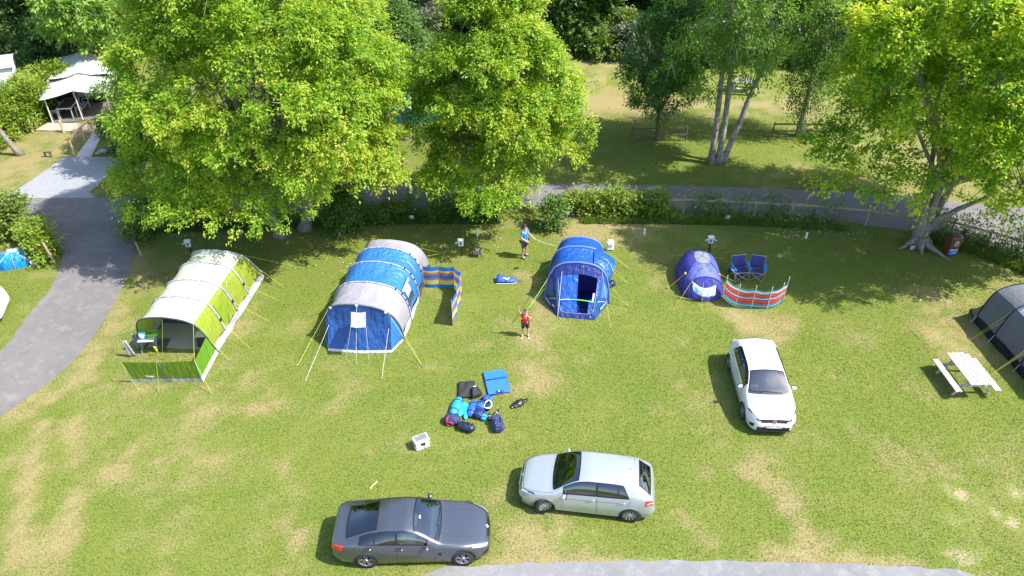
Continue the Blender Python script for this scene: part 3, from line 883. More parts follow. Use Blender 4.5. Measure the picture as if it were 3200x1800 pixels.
# laurel hedge left of the lodge tent
hl = []
for x, y in ((-90, 490), (-40, 458), (5, 428), (45, 402), (80, 382), (110, 358), (135, 338), (165, 322), (195, 308)):
    hl += lob(x, y, .6, .75, 4, .5, .4, x + 300) + lob(x, y, 1.35, .75, 4, .5, .4, x + 301)
bush('laurel_hedge', 'bright yellow-green laurel hedge left of the lodge tent', hl, 7000, (.22, .11), L_LAUREL, 301, cat='hedge', droop=.15)
bush('rhododendron_bush', 'dark glossy bush between the deck path and the left cherry', lob(428, 482, .6, .7, 5, .7, .5, 5) + lob(430, 478, 1.5, .75, 5, .65, .5, 6), 3400, (.2, .09), L_RHODO, 303, droop=.2)
bush('lodge_shrub', 'small feathery shrub in front of the lodge tent roof', lob(385, 420, 2.3, .6, 3, .5, .3, 8) + lob(390, 420, 1.2, .5, 3, .4, .3, 9), 260, (.16, .07), L_WOOD, 304)
# hedge under the left cherry by the lane corner
hl = []
for (x, y) in ((450, 735), (455, 700), (470, 680), (520, 680), (570, 684), (620, 688), (670, 690)): hl += lob(x, y, .42, .45, 4, .35, .3, int(x))
bush('corner_hedge', 'shaded scruffy hedge under the left cherry by the lane corner', hl, 2400, (.16, .09), L_HEDGE, 305, cat='hedge')
hl = []
for (x, y) in ((1085, 690), (1150, 680), (1220, 676), (1290, 672), (1350, 668), (1420, 664), (1480, 664), (1530, 668)): hl += lob(x, y, .30, .34, 4, .4, .3, int(x))
bush('shaded_hedge', 'dark hedge in the shade between the two cherries', hl, 1700, (.15, .09), L_HEDGE, 306, cat='hedge')
bush('hawthorn_shrub', 'upright dark shrub beside the trunks of the left cherry', lob(1075, 715, .9, .55, 3, .3, .2, 2) + lob(1075, 715, 1.7, .5, 3, .3, .2, 3), 1300, (.15, .09), L_WOOD, 307)
bush('ivy_shrub', 'ivy-covered stump of shrub behind the blue-shirted man', lob(1722, 716, .4, .20, 4, .12, .08, 2) + lob(1724, 714, 1.1, .24, 4, .14, .08, 3), 360, (.15, .10), L_WOOD, 308)
# hedge along the fence
hl = []
for x in range(1815, 2080, 30): hl += lob(x, 665 + (x - 1800) * .005, .70, .32, 3, .3, .16, x) + lob(x, 662, .4, .36, 3, .3, .2, x + 5)
bush('fence_hedge', 'sunlit lime-green hedge at the left end of the rail fence', hl, 1900, (.15, .095), L_LAUREL, 309, cat='hedge', young=.7, spread=.2)
shr = [(2160, 668), (2210, 668), (2265, 672), (2320, 678), (2400, 680), (2450, 686), (2530, 690), (2585, 694)]
for i, (x, y) in enumerate(shr):
    bush('hedge_sapling', ('loose leafy sapling against the fence, %s from the lime-green hedge' % ('first', 'second', 'third', 'fourth', 'fifth', 'sixth', 'seventh', 'eighth')[i]), lob(x, y, .5, .26, 3, .25, .10, x) + lob(x, y, 1.0, .20, 2, .15, .08, x + 3), 52, (.14, .09), L_HEDGE, 320 + i, group='saplings along the rail fence', inner=.3, stems=5)
shr = [(2950, 742), (3010, 750), (3060, 766), (3110, 782), (3160, 800), (3205, 818), (3250, 838)]
for i, (x, y) in enumerate(shr):
    bush('hedge_sapling', ('straggly hedge plant on the fence right of the brown bin, %s along' % ('first', 'second', 'third', 'fourth', 'fifth', 'sixth', 'seventh')[i]), lob(x, y, .3, .34, 3, .25, .12, x) + lob(x, y - 2, .9, .26, 3, .25, .12, x + 3), 105, (.14, .095), L_HEDGE, 340 + i, group='hedge plants right of the bin', inner=.3, stems=5)
# rough grass and weeds along the fence foot
def tuft_strip(name, label, line, wid, n, h, seed, lm):
    r = np.random.default_rng(seed); P = np.array([[p.x, p.y] for p in gpts(line)])
    d = np.concatenate([[0], np.cumsum(np.hypot(*np.diff(P, axis=0).T))])
    q = r.uniform(0, d[-1], n); x = np.interp(q, d, P[:, 0]) + r.normal(0, .1, n); y = np.interp(q, d, P[:, 1]) + r.uniform(-wid, wid, n)
    a = r.uniform(0, 6.28, n); hh = h * r.uniform(.4, 1.3, n) * (.6 + .8 * vnoise(x * 1.3, y * 1.3)); w = .022 * r.uniform(.6, 1.4, n); ln = hh * r.uniform(.2, .9, n); la = r.uniform(0, 6.28, n)
    v = np.stack([np.stack([x - np.cos(a) * w, y - np.sin(a) * w, 0 * x], 1), np.stack([x + np.cos(a) * w, y + np.sin(a) * w, 0 * x], 1), np.stack([x + np.cos(la) * ln, y + np.sin(la) * ln, hh], 1)], 1).reshape(-1, 3)
    o = from_np(name, v, np.arange(3 * n).reshape(-1, 3), lm, attr={'tint': np.repeat(np.clip(r.normal(.35, .2, n), 0, 1), 3)})
    tag(o, label, None, kind='stuff')
tuft_strip('rough_grass', 'long rough grass and weeds along the fence foot', [(1815, 690), (2100, 692), (2300, 695), (2500, 706), (2640, 716)], .30, 11000, .20, 5, L_HEDGE)
tuft_strip('rough_grass', 'long grass under the hedge right of the bin', [(2900, 745), (3010, 775), (3120, 815), (3230, 860)], .35, 7000, .28, 6, L_HEDGE)
tuft_strip('rough_grass', 'shaded long grass behind the tall cherries', [(450, 720), (700, 712), (1000, 700), (1300, 690), (1560, 690)], .35, 14000, .26, 7, L_WOOD)
# undergrowth at the wood's edge
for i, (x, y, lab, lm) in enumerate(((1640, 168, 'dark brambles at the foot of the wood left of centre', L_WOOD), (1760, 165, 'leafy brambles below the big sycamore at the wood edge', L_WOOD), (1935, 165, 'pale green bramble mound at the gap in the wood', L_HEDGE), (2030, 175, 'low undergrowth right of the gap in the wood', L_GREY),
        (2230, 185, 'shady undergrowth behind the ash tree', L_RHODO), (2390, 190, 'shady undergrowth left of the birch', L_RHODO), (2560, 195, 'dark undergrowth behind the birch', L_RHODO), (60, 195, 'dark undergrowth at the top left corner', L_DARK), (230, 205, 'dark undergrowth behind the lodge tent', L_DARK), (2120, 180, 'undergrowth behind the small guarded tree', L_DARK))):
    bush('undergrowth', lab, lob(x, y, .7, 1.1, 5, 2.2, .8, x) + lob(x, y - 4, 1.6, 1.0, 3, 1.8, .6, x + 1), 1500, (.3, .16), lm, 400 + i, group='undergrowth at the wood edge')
bush('verge_bush', 'yellow-green bush beside the leaning post left of the lane', lob(142, 805, .4, .32, 3, .22, .2, 1) + lob(132, 795, .95, .32, 4, .25, .2, 2) + lob(118, 765, .8, .3, 2, .2, .2, 3), 800, (.16, .10), L_LAUREL, 420)
bush('edge_bush', 'green bush at the left edge above the blue dome tent', lob(10, 735, .5, .5, 4, .6, .3, 1) + lob(25, 725, 1.2, .5, 4, .6, .3, 2), 1300, (.18, .11), L_HEDGE, 421)
# ------------------------------------------------------------------ tents
def fabric(name, col, trans=.22, rough=.55, wr=.5, sc=6.0, spec=.35):
    return mat(name, col, rough, spec=spec, bump=(sc, min(1, wr * 1.5), (1, 1, .28), .13), trans=trans, noise=(1.2, .08))
F_CREAM = fabric('cream_fabric', (.53, .55, .44), .22, .5, .35)
F_LIME = fabric('lime_fabric', (.32, .395, .045), .38, .5, .8)
F_OLIVE = fabric('olive_fabric', (.17, .27, .025), .30, .55, .5)
F_LGREY = fabric('light_grey_fabric', (.40, .40, .43), .15, .6, .7)
F_CHAR = fabric('charcoal_fabric', (.07, .07, .08), .05, .6, .5)
F_BLUE = fabric('blue_fabric', (.040, .19, .50), .20, .34, .55, 6, .55)
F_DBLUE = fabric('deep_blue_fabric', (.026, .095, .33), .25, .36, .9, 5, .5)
F_TGREY = fabric('tent_grey_fabric', (.30, .285, .32), .10, .45, .3)
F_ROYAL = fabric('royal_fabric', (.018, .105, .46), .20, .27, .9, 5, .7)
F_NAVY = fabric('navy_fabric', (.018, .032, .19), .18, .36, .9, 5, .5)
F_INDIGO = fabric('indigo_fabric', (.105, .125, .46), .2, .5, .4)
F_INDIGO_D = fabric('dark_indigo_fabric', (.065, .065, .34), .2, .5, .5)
F_VGREY = fabric('vent_grey_fabric', (.22, .24, .25), .1, .55, .3)
F_DGREY = fabric('dome_grey_fabric', (.115, .118, .135), .05, .5, .25)
F_BLACK = fabric('mud_black_fabric', (.012, .012, .013), 0, .7, .8, 10)
F_WHITE = fabric('white_fabric', (.62, .62, .60), .2, .6, .4)
F_MESH = mat('mesh_window', (.06, .10, .26), .5, trans=.2)
F_FLOOR = mat('groundsheet', (.25, .27, .24), .6, noise=(3, .12), bump=(5, .4))
M_GUY = mat('guy_yellow', (.48, .52, .08), .6)
M_GUYG = mat('guy_green', (.10, .50, .07), .6)
M_GUYW = mat('guy_white', (.72, .72, .60), .6)
M_GUYO = mat('guy_orange', (.75, .48, .05), .6)
M_POLE = mat('pole_grey', (.28, .28, .31), .5)
M_STEEL = mat('steel', (.45, .45, .46), .35, metal=.8)
M_BLK = mat('black_plastic', (.015, .015, .017), .45)
M_WHITEP = mat('white_plastic', (.78, .78, .76), .4)
M_CLEAR = mat('clear_window', (.42, .48, .55), .15, spec=.6, trans=.3)
M_DKWIN = mat('dark_window', (.035, .045, .055), .2, spec=.6)

def half_prof(ys, zs, ks=(0, .5, 1, 1.5, 2, 2.5, 3)):
    return pchip(ks, ys), pchip(ks, zs)

class Arch:
    """a hoop: t = 0 one foot, 3 top, 6 the other foot. axes: o origin of right foot line, ax along, lf to the left"""
    def __init__(s, o, ax, lf, foot, top, half, fy, fz, hs=1.0, cen=None):
        s.o, s.ax, s.lf = Vector(o), Vector(ax), Vector(lf)
        s.foot, s.top, s.half, s.fy, s.fz, s.hs = foot, top, half, fy, fz, hs
        s.cen = half if cen is None else cen
        s.zm = float(fz(3)) * hs
    def __call__(s, t, push=0.0):
        q = t if t <= 3 else 6 - t
        y = float(s.fy(q)) * s.half * (1 if t <= 3 else -1)
        z = float(s.fz(q)) * s.hs
        al = s.foot + (s.top - s.foot) * (z / s.zm)
        # push outwards from the hoop's middle
        m = Vector((y, z - .35 * s.zm)); m = m.normalized() if m.length > 1e-6 else Vector((0, 1))
        y += m.x * push; z += m.y * push
        p = s.o + s.ax * al + s.lf * (s.cen - y)
        return Vector((p.x, p.y, z))

def panel(A, B, t0, t1, name, m, parent, n=14, k=9, sag=.05, u0=0.0, u1=1.0, push=0.0, seed=0, rip=.006):
    rows = []
    r = random.Random(seed)
    ph = r.uniform(0, 6)
    for i in range(k + 1):
        u = u0 + (u1 - u0) * i / k
        row = []
        for j in range(n + 1):
            t = t0 + (t1 - t0) * j / n
            pu = push - sag * 4 * u * (1 - u) + rip * math.sin(t * 9 + ph + u * 5) * 4 * u * (1 - u)
            row.append(A(t, pu).lerp(B(t, pu), u))
        rows.append(row)
    return MB().grid(rows).build(name, m, parent, smooth=True)

def hoop(A, name, m, parent, r=.045, t0=0, t1=6, push=.02, n=40):
    return MB().tube([A(t0 + (t1 - t0) * i / n, push) for i in range(n + 1)], r, 6).build(name, m, parent, smooth=True)

def guy(parent, a, b, m=None, r=.0052, peg=True):
    o = MB().tube([a, b], r, 5).build('guy_line', m or M_GUY, parent)
    if peg:
        b = Vector(b); d = (Vector(a) - b).normalized()
        MB().tube([b + Vector((0, 0, -.02)), b + Vector((0, 0, .05)), b + Vector((0, 0, .06)) - d * .04], .012, 5).build('peg', M_STEEL, o)
    return o

def Zm(ox, oy, k): return lambda x, y, h=0.0: G(ox + x * k, oy + y * k, h)

# ---- A: lime and cream tunnel tent -------------------------------------------------
ZA = Zm(350, 720, .3726)
TA = thing('tunnel_tent', 'long lime-green tunnel tent with a cream roof and an open front', 'tent', (-13.2, 23.3, 0))
def local(root, obj_list=None): pass
LA = Matrix.Translation((13.2, -23.3, 0))
ax, lf = Vector((.0912, .9958, 0)), Vector((-.9958, .0912, 0))
fy, fz = half_prof([1, .955, .90, .82, .70, .38, 0], [0, .36, .80, 1.25, 1.62, 1.86, 1.93])
oA = LA @ Vector((-11.62, 23.24, 0))
AR = [Arch(oA, ax, lf, f, t, 1.55, fy, fz, h) for f, t, h in ((0, -.42, 1.0), (1.05, .95, 1.0), (2.35, 2.12, 1.0), (3.55, 3.38, 1.0), (5.30, 4.36, .98))]
hoopmats = [F_CHAR, F_LGREY, F_LGREY, F_LGREY, F_LGREY]
for i in range(4):
    a, b = AR[i], AR[i + 1]
    panel(a, b, 2.0, 4.0, 'roof_panel', F_CREAM, TA, 18, 10, .05, seed=i)
    for s0, s1 in ((.46, 2.0), (4.0, 5.54)):
        panel(a, b, s0, s1, 'side_panel', F_LIME, TA, 14, 10, .045, seed=i + 10)
    for s0, s1 in ((0, .46), (5.54, 6)):
        panel(a, b, s0, s1, 'skirt', F_LGREY, TA, 4, 12, .02, seed=i + 20, rip=.03)
for i, a in enumerate(AR):
    hoop(a, 'air_beam', hoopmats[i], TA, .04 if i else .03, .46 if i else 0, 5.54 if i else 6)
    if 0 < i < 4:
        MB().ball(a(1.05, .05), (.05, .05, .09)).build('beam_clip', M_BLK, TA)
# rear wall
rw = [[AR[4](t).lerp(LA @ Vector((-12.7, 29.05, 0)) + Vector((0, 0, AR[4](t).z * .1)), q * (.12 + .0)) for t in np.linspace(0, 6, 25)] for q in (0, 1)]
base = [Vector((p.x, p.y, 0)) + ax * 0 for p in [AR[4](t) for t in np.linspace(0, 6, 25)]]
f0, f1 = AR[4](0), AR[4](6)
MB().grid([[AR[4](t) for t in np.linspace(0, 6, 25)], [f0.lerp(f1, i / 24) + ax * (.35 * math.sin(math.pi * i / 24)) for i in range(25)]]).build('rear_wall', F_LIME, TA, smooth=True)
# side window and side door seam on the right
panel(AR[1], AR[2], .62, 1.75, 'side_window', fabric('window_lime', (.19, .27, .025), .15, .25, .5), TA, 10, 8, .03, .12, .86, .018)
for (u0, t0, u1, t1) in ((.1, .5, .1, 1.6), (.1, 1.6, .3, 1.85), (.3, 1.85, .8, 1.85)):
    pts = []
    for i in range(9):
        q = i / 8; u = u0 + (u1 - u0) * q; t = t0 + (t1 - t0) * q
        pts.append(AR[2](t, .0).lerp(AR[3](t, .0), u) + Vector((.03, 0, .02)))
    MB().tube(pts, .012, 5).build('door_seam', F_LGREY, TA)
# inside: sheet, back curtain
flo = [AR[0](0), AR[3](0), AR[3](6), AR[0](6)]
MB().prism([(p.x, p.y) for p in [flo[0] - lf * -.15 + ax * .05, flo[1] + lf * .15, flo[2] - lf * .15, flo[3] - lf * .15 + ax * .05]], .012, .03).build('groundsheet', F_FLOOR, TA)
cu = [[Vector((p.x, p.y, p.z * 1.0)) for p in [AR[1](t, -.06) for t in np.linspace(.1, 5.9, 25)]], [AR[1](.1, -.06).lerp(AR[1](5.9, -.06), i / 24) + Vector((0, 0, .55)) + ax * .55 for i in range(25)]]
cu[0] = [p + ax * .55 for p in cu[0]]
MB().grid(cu).build('inner_curtain', F_OLIVE, TA, smooth=True)
MB().grid([[p - Vector((0, 0, .005)) for p in cu[1]], [Vector((p.x, p.y, .03)) for p in cu[1]]]).build('inner_skirt', F_CHAR, TA)
tl = bpy.data.curves.new('logo', 'FONT')
# front enclosure (low windbreak in front of the opening)
e0, e1, e2 = LA @ Vector((-14.34, 21.50, 0)), LA @ Vector((-11.66, 21.53, 0)), AR[0](0) + lf * -.02
et0, et1, et2 = LA @ Vector((-14.35, 21.37, 1.12)), LA @ Vector((-11.68, 21.44, 1.12)), AR[0](1.15)
def flat_panel(a0, a1, b0, b1, name, m, parent, n=12, k=5, dip=.05, bow=.0):
    rows = []
    for j in range(k + 1):
        v = j / k
        rows.append([a0.lerp(a1, i / n).lerp(b0.lerp(b1, i / n), v) + Vector((0, bow * math.sin(math.pi * i / n) * math.sin(math.pi * v), -dip * v * math.sin(math.pi * i / n))) for i in range(n + 1)])
    return MB().grid(rows).build(name, m, parent, smooth=True)
def band(a0, a1, b0, b1, v0, v1): return a0.lerp(b0, v0), a1.lerp(b1, v0), a0.lerp(b0, v1), a1.lerp(b1, v1)
flat_panel(*band(e0, e1, et0, et1, .16, 1), 'front_screen', F_OLIVE, TA)
flat_panel(*band(e0, e1, et0, et1, 0, .16), 'screen_skirt', F_LGREY, TA, dip=0)
flat_panel(*band(e1, e2, et1, et2, .2, 1), 'side_screen', fabric('screen_green', (.13, .30, .025), .3, .5, .6), TA, dip=.02)
flat_panel(*band(e1, e2, et1, et2, 0, .2), 'screen_skirt', mat('pale_skirt', (.55, .58, .62), .6), TA, dip=0)
MB().tube([e0.lerp(e1, .56) + Vector((0, -.015, 0)), et0.lerp(et1, .48) + Vector((0, -.015, -.04))], .012, 5).build('screen_seam', F_CHAR, TA)
for p, q in ((e0, et0), (e1, et1), (e0.lerp(e1, .5), et0.lerp(et1, .5))):
    MB().tube([p, q + Vector((0, 0, .03))], .014, 6).build('screen_pole', M_POLE, TA)
def text_mesh(name, s, size, m, parent, M):
    cu_ = bpy.data.curves.new(name, 'FONT'); cu_.body = s; cu_.size = size; cu_.align_x = 'CENTER'; cu_.align_y = 'CENTER'; cu_.extrude = .002
    t_ = bpy.data.objects.new(name, cu_); COL.objects.link(t_)
    me = bpy.data.meshes.new_from_object(t_.evaluated_get(bpy.context.evaluated_depsgraph_get()))
    bpy.data.objects.remove(t_); bpy.data.curves.remove(cu_)
    o_ = bpy.data.objects.new(name, me); me.materials.append(m); COL.objects.link(o_); o_.parent = parent; o_.matrix_local = M
    return o_
M_INKW = mat('white_print', (.8, .8, .8), .6)
M_INKB = mat('black_print', (.02, .02, .02), .6)
bpy.data.curves.remove(tl)
q = e0.lerp(e1, .30).lerp(et0.lerp(et1, .30), .30)
text_mesh('wordmark', 'Vango', .13, M_INKW, TA, Matrix.Translation(q + Vector((0, -.012, 0))) @ Matrix.Rotation(R(90), 4, 'X'))
q = cu[1][15] + Vector((0, -.02, -.15)); text_mesh('wordmark', 'Vango', .12, M_INKW, TA, Matrix.Translation(q) @ Matrix.Rotation(R(90), 4, 'X'))
# guy lines
for (src, peg) in ((et0, (225, 1340)), (et0.lerp(et1, .48), (395, 1360)), (et1, (838, 1372))):
    guy(TA, src, LA @ ZA(*peg))
for i, peg in ((0, (990, 1095)), (1, (1170, 1000)), (2, (1330, 768)), (3, (1415, 593)), (4, (1455, 487))):
    guy(TA, AR[i](1.0, .03), LA @ ZA(*peg))
guy(TA, AR[0](2.0, .02), et1 + Vector((0, 0, .02)), peg=False); guy(TA, AR[0](3.0, .02), LA @ ZA(422, 1080), M_GUY); guy(TA, AR[0](2.03, .02), LA @ ZA(722, 975), M_GUY)
guy(TA, AR[1](5, .03), LA @ Vector((-16.0, 24.3, 0))); guy(TA, AR[3](5, .03), LA @ Vector((-15.7, 26.8, 0))); guy(TA, AR[4](2.2, .03), LA @ Vector((-9.6, 29.2, 0)))

# ---- B: blue and grey tunnel tent --------------------------------------------------
ZB = Zm(900, 680, .3866)
TB = thing('tunnel_tent', 'large blue and grey tunnel tent left of the striped windbreak', 'tent', (-5.9, 24.2, 0))
LB = Matrix.Translation((5.9, -24.2, 0))
ax, lf = Vector((.138, .990, 0)), Vector((-.990, .138, 0))
fy, fz = half_prof([1, .99, .94, .85, .68, .38, 0], [0, .50, .98, 1.38, 1.70, 1.90, 1.97])
oB = LB @ Vector((-4.37, 24.04, 0))
BR = [Arch(oB, ax, lf, f, t, hw, fy, fz, h, 1.58) for f, t, hw, h in ((0, -.48, 1.60, .98), (1.20, 1.02, 1.60, 1.0), (2.66, 2.5, 1.58, 1.0), (3.70, 3.62, 1.52, 1.0), (5.25, 4.45, 1.48, .95))]
for i, m_ in enumerate((F_TGREY, F_BLUE, F_BLUE, F_TGREY)):
    panel(BR[i], BR[i + 1], .30, 5.70, 'roof_panel', m_, TB, 54, 10, .07, seed=i + 40, rip=.008)
    for s0, s1 in ((0, .30), (5.70, 6)):
        panel(BR[i], BR[i + 1], s0, s1, 'skirt', F_WHITE if i < 2 else F_CHAR, TB, 3, 10, .01, seed=i, rip=.03)
for i, a in enumerate(BR[:4]):
    hoop(a, 'pole_sleeve', F_LGREY if i else F_DGREY, TB, .032)
for i in range(1, 4):
    for t in (.9, 1.25, 1.6, 2.0): MB().box(BR[i](t, .05), (.05, .07, .05)).build('sleeve_clip', M_BLK, TB)
# rear: sloping end
f0, f1 = BR[4](0), BR[4](6)
MB().grid([[BR[4](t).lerp(f0.lerp(f1, t / 6) + ax * (.75 * math.sin(math.pi * t / 6)), q) + Vector((0, 0, .12 * math.sin(math.pi * q) * math.sin(math.pi * t / 6))) for t in np.linspace(0, 6, 31)] for q in np.linspace(0, 1, 7)]).build('rear_panel', F_TGREY, TB, smooth=True)
# porch front: faceted blue wall
bpL, bpC, bpR, bfL, bfR = [LB @ Vector((x, y, 0)) for x, y in ((-7.28, 23.38), (-6.05, 23.24), (-4.76, 23.27), (-7.55, 24.15), (-4.37, 24.04))]
up_ = Vector((0, 0, .1))
def wall(ts, b0, b1, name, m, k=6, n=8, bl=.0):
    top = [BR[0](ts[0] + (ts[1] - ts[0]) * i / n) for i in range(n + 1)]
    bot = [b0.lerp(b1, i / n) for i in range(n + 1)]
    MB().grid([[b.lerp(t, j / k) + Vector((0, -bl * math.sin(math.pi * j / k) * math.sin(math.pi * i / n), 0)) for i, (b, t) in enumerate(zip(bot, top))] for j in range(k + 1)]).build(name, m, TB, smooth=True)
wall((0.0, 1.7), bfR + up_, bpR + up_, 'porch_side', F_BLUE, n=14, bl=.05)
wall((1.7, 3.0), bpR + up_, bpC + up_, 'porch_front', F_DBLUE, n=12, bl=-.10)
wall((3.0, 4.3), bpC + up_, bpL + up_, 'porch_front', F_DBLUE, n=12, bl=-.12)
wall((4.3, 6.0), bpL + up_, bfL + up_, 'porch_side', F_DBLUE, n=14, bl=.03)
for a, b in ((bfR, bpR), (bpR, bpC), (bpC, bpL), (bpL, bfL)):
    d = Vector((0, -.05, 0)); MB().grid([[a + d, b + d], [a + up_ + Vector((0, -.008, 0)), b + up_ + Vector((0, -.008, 0))]]).build('skirt', F_WHITE, TB)
# propped-up door flap held out by two lines
f_ = [LB @ ZB(511, 762, 1.78), LB @ ZB(628, 762, 1.78), LB @ ZB(630, 885, 1.62), LB @ ZB(507, 883, 1.62)]
MB().grid([[f_[0].lerp(f_[1], i / 6).lerp(f_[3].lerp(f_[2], i / 6), j / 5) + Vector((0, 0, -.04 * math.sin(math.pi * i / 6))) for i in range(7)] for j in range(6)]).build('porch_flap', F_LGREY, TB, smooth=True)
for a, pg in ((f_[3], (467, 1155)), (f_[2], (655, 1160)), (BR[0](3, .03), (550, 1190)), (bpR.lerp(BR[0](1.9), .62) + Vector((0, -.05, 0)), (757, 1305)), (bpL.lerp(BR[0](4.1), .62) + Vector((0, -.05, 0)), (140, 1320))):
    guy(TB, a, LB @ ZB(*pg), M_GUYW)
for t, pg in ((1.9, (1090, 1205)), (4.1, (75, 1198)), (4.9, (78, 1196)), (.55, (1088, 1203))):
    guy(TB, BR[0](t, .03), LB @ ZB(*pg), M_GUY)
for t, k, pg in ((5, 1, (130, 805)), (4.6, 1, (128, 803)), (5, 2, (250, 690))): guy(TB, BR[k](t, .03), LB @ ZB(*pg), M_GUY)
for t in (1.6, .9): guy(TB, BR[4](t, .03), LB @ G(1240 + 1150 * .1242, 660 + 1058 * .1242), M_GUY)
for t in (2.0, 3.0, 4.0): MB().box(BR[0](t, .03) + Vector((0, -.04, -.03)), (.1, .05, .08)).build('guy_patch', F_WHITE, TB)
# side window on the right
panel(BR[1], BR[2], .62, 1.55, 'side_window', M_DKWIN, TB, 8, 6, .07, .22, .72, .018)
panel(BR[1], BR[2], 1.0, 1.52, 'window_reflection', M_CLEAR, TB, 6, 5, .07, .26, .68, .026)
MB().tube([BR[1](1.62, .05).lerp(BR[2](1.62, .05), u) for u in (.1, .3, .5, .75)], .05, 7).build('rolled_blind', F_WHITE, TB, smooth=True)
panel(BR[2], BR[3], 1.2, 2.0, 'door_seam', F_LGREY, TB, 8, 2, .07, .55, .60, .02)

# ---- C: royal blue tent with a side canopy -----------------------------------------
ZC = Zm(1500, 680, .2898)
TC = thing('dome_tent', 'royal blue tent with an open purple doorway between the boy and the small indigo tent', 'tent', (2.75, 26.6, 0))
LC = Matrix.Translation((-2.75, -26.6, 0))
ax, lf = Vector((.12, .9928, 0)).normalized(), Vector((-.9928, .12, 0)).normalized()
fy, fz = half_prof([1, .975, .92, .83, .68, .38, 0], [0, .48, .95, 1.34, 1.64, 1.84, 1.90])
oC = LC @ Vector((4.14, 26.5, 0))
CR = [Arch(oC, ax, lf, f, t, hw, fy, fz, h, 1.36) for f, t, hw, h in ((0, .12, 1.37, 1.0), (1.45, 1.42, 1.32, .985), (2.75, 2.62, 1.10, .84))]
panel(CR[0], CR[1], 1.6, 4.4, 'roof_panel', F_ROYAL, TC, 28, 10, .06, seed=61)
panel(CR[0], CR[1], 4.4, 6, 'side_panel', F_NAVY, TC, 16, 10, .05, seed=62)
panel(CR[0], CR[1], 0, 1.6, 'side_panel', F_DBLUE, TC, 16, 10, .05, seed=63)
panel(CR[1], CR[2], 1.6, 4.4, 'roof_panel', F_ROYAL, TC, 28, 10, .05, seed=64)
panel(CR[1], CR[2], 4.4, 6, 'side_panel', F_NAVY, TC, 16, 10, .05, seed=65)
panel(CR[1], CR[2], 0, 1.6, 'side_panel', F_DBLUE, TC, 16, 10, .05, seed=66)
M_SLV = mat('sleeve_blue', (.10, .16, .42), .5)
for a in CR: hoop(a, 'air_beam', M_SLV, TC, .045)
f0, f1 = CR[2](0), CR[2](6)
MB().grid([[CR[2](t).lerp(f0.lerp(f1, t / 6) + ax * (.95 * math.sin(math.pi * t / 6)), q) + Vector((0, 0, .14 * math.sin(math.pi * q) * math.sin(math.pi * t / 6))) for t in np.linspace(0, 6, 31)] for q in np.linspace(0, 1, 7)]).build('rear_panel', F_ROYAL, TC, smooth=True)
# side canopy over the right-hand door
c0 = [CR[0](t, .03).lerp(CR[1](t, .03), u) for t, u in ((2.35, .30), (2.35, .62), (2.35, .98))]
tipA, tipB, tipC = LC @ Vector((4.30, 27.0, 1.28)), LC @ Vector((4.52, 27.75, 1.42)), LC @ Vector((4.28, 28.25, 1.45))
r0 = [CR[0](2.4, .03).lerp(CR[1](2.4, .03), u) for u in np.linspace(.05, 1.0, 11)]
def bez(a, b, c, t): return a * (1 - t) ** 2 + b * 2 * t * (1 - t) + c * t * t
r1 = [bez(LC @ Vector((4.06, 26.65, 1.22)), LC @ Vector((4.86, 27.6, 1.52)), LC @ Vector((4.02, 28.2, 1.42)), i / 10) for i in range(11)]
MB().grid([[a.lerp(b, j / 7) + Vector((0, 0, .12 * math.sin(math.pi * j / 7))) for a, b in zip(r0, r1)] for j in range(8)]).build('side_canopy', F_ROYAL, TC, smooth=True)
MB().grid([[a, a.lerp(b, 1.0)] for a, b in zip(r1[:5], [LC @ Vector((4.16, 26.62 + .1 * i, 1.0 - .05 * i)) for i in range(5)])]).build('canopy_cheek', F_DBLUE, TC, smooth=True)
# porch front, faceted, with the doorway
pfl, pfr, pR, pL = [LC @ Vector((x, y, 0)) for x, y in ((1.91, 25.52), (3.44, 25.30), (4.14, 26.5), (1.40, 26.72))]
def face(t0, t1, b0, b1, name, m, v0=0.0, v1=1.0, off=0.0, n=10, k=8, s0=0.0, s1=1.0, parent=None):
    top = [CR[0](t0 + (t1 - t0) * (s0 + (s1 - s0) * i / n)) for i in range(n + 1)]
    bot = [b0.lerp(b1, s0 + (s1 - s0) * i / n) for i in range(n + 1)]
    nrm = (b1 - b0).cross(Vector((0, 0, 1))).normalized(); nrm = nrm if nrm.y < 0 else -nrm
    return MB().grid([[b.lerp(t, v0 + (v1 - v0) * j / k) + nrm * off for b, t in zip(bot, top)] for j in range(k + 1)]).build(name, m, parent or TC, smooth=True)
# right and left cheek walls with mesh windows, strips
face(0, 1.9, pR, pfr, 'porch_side', F_DBLUE, n=14)
face(4.1, 6, pfl, pL, 'porch_side', F_NAVY, n=14)
face(4.15, 5.5, pfl, pL, 'mesh_window', F_MESH, .42, .86, .012, s0=.18, s1=.85)
face(.6, 1.8, pR, pfr, 'mesh_window', mat('mesh_blue', (.05, .14, .40), .5), .45, .82, .012, s0=.2, s1=.85)
face(4.1, 6, pfl, pL, 'reflective_strip', M_GUYG, .36, .385, .02, k=1)
face(0, 1.9, pR, pfr, 'reflective_strip', mat('strip_pale', (.40, .46, .56), .5), .362, .380, .02, k=1)
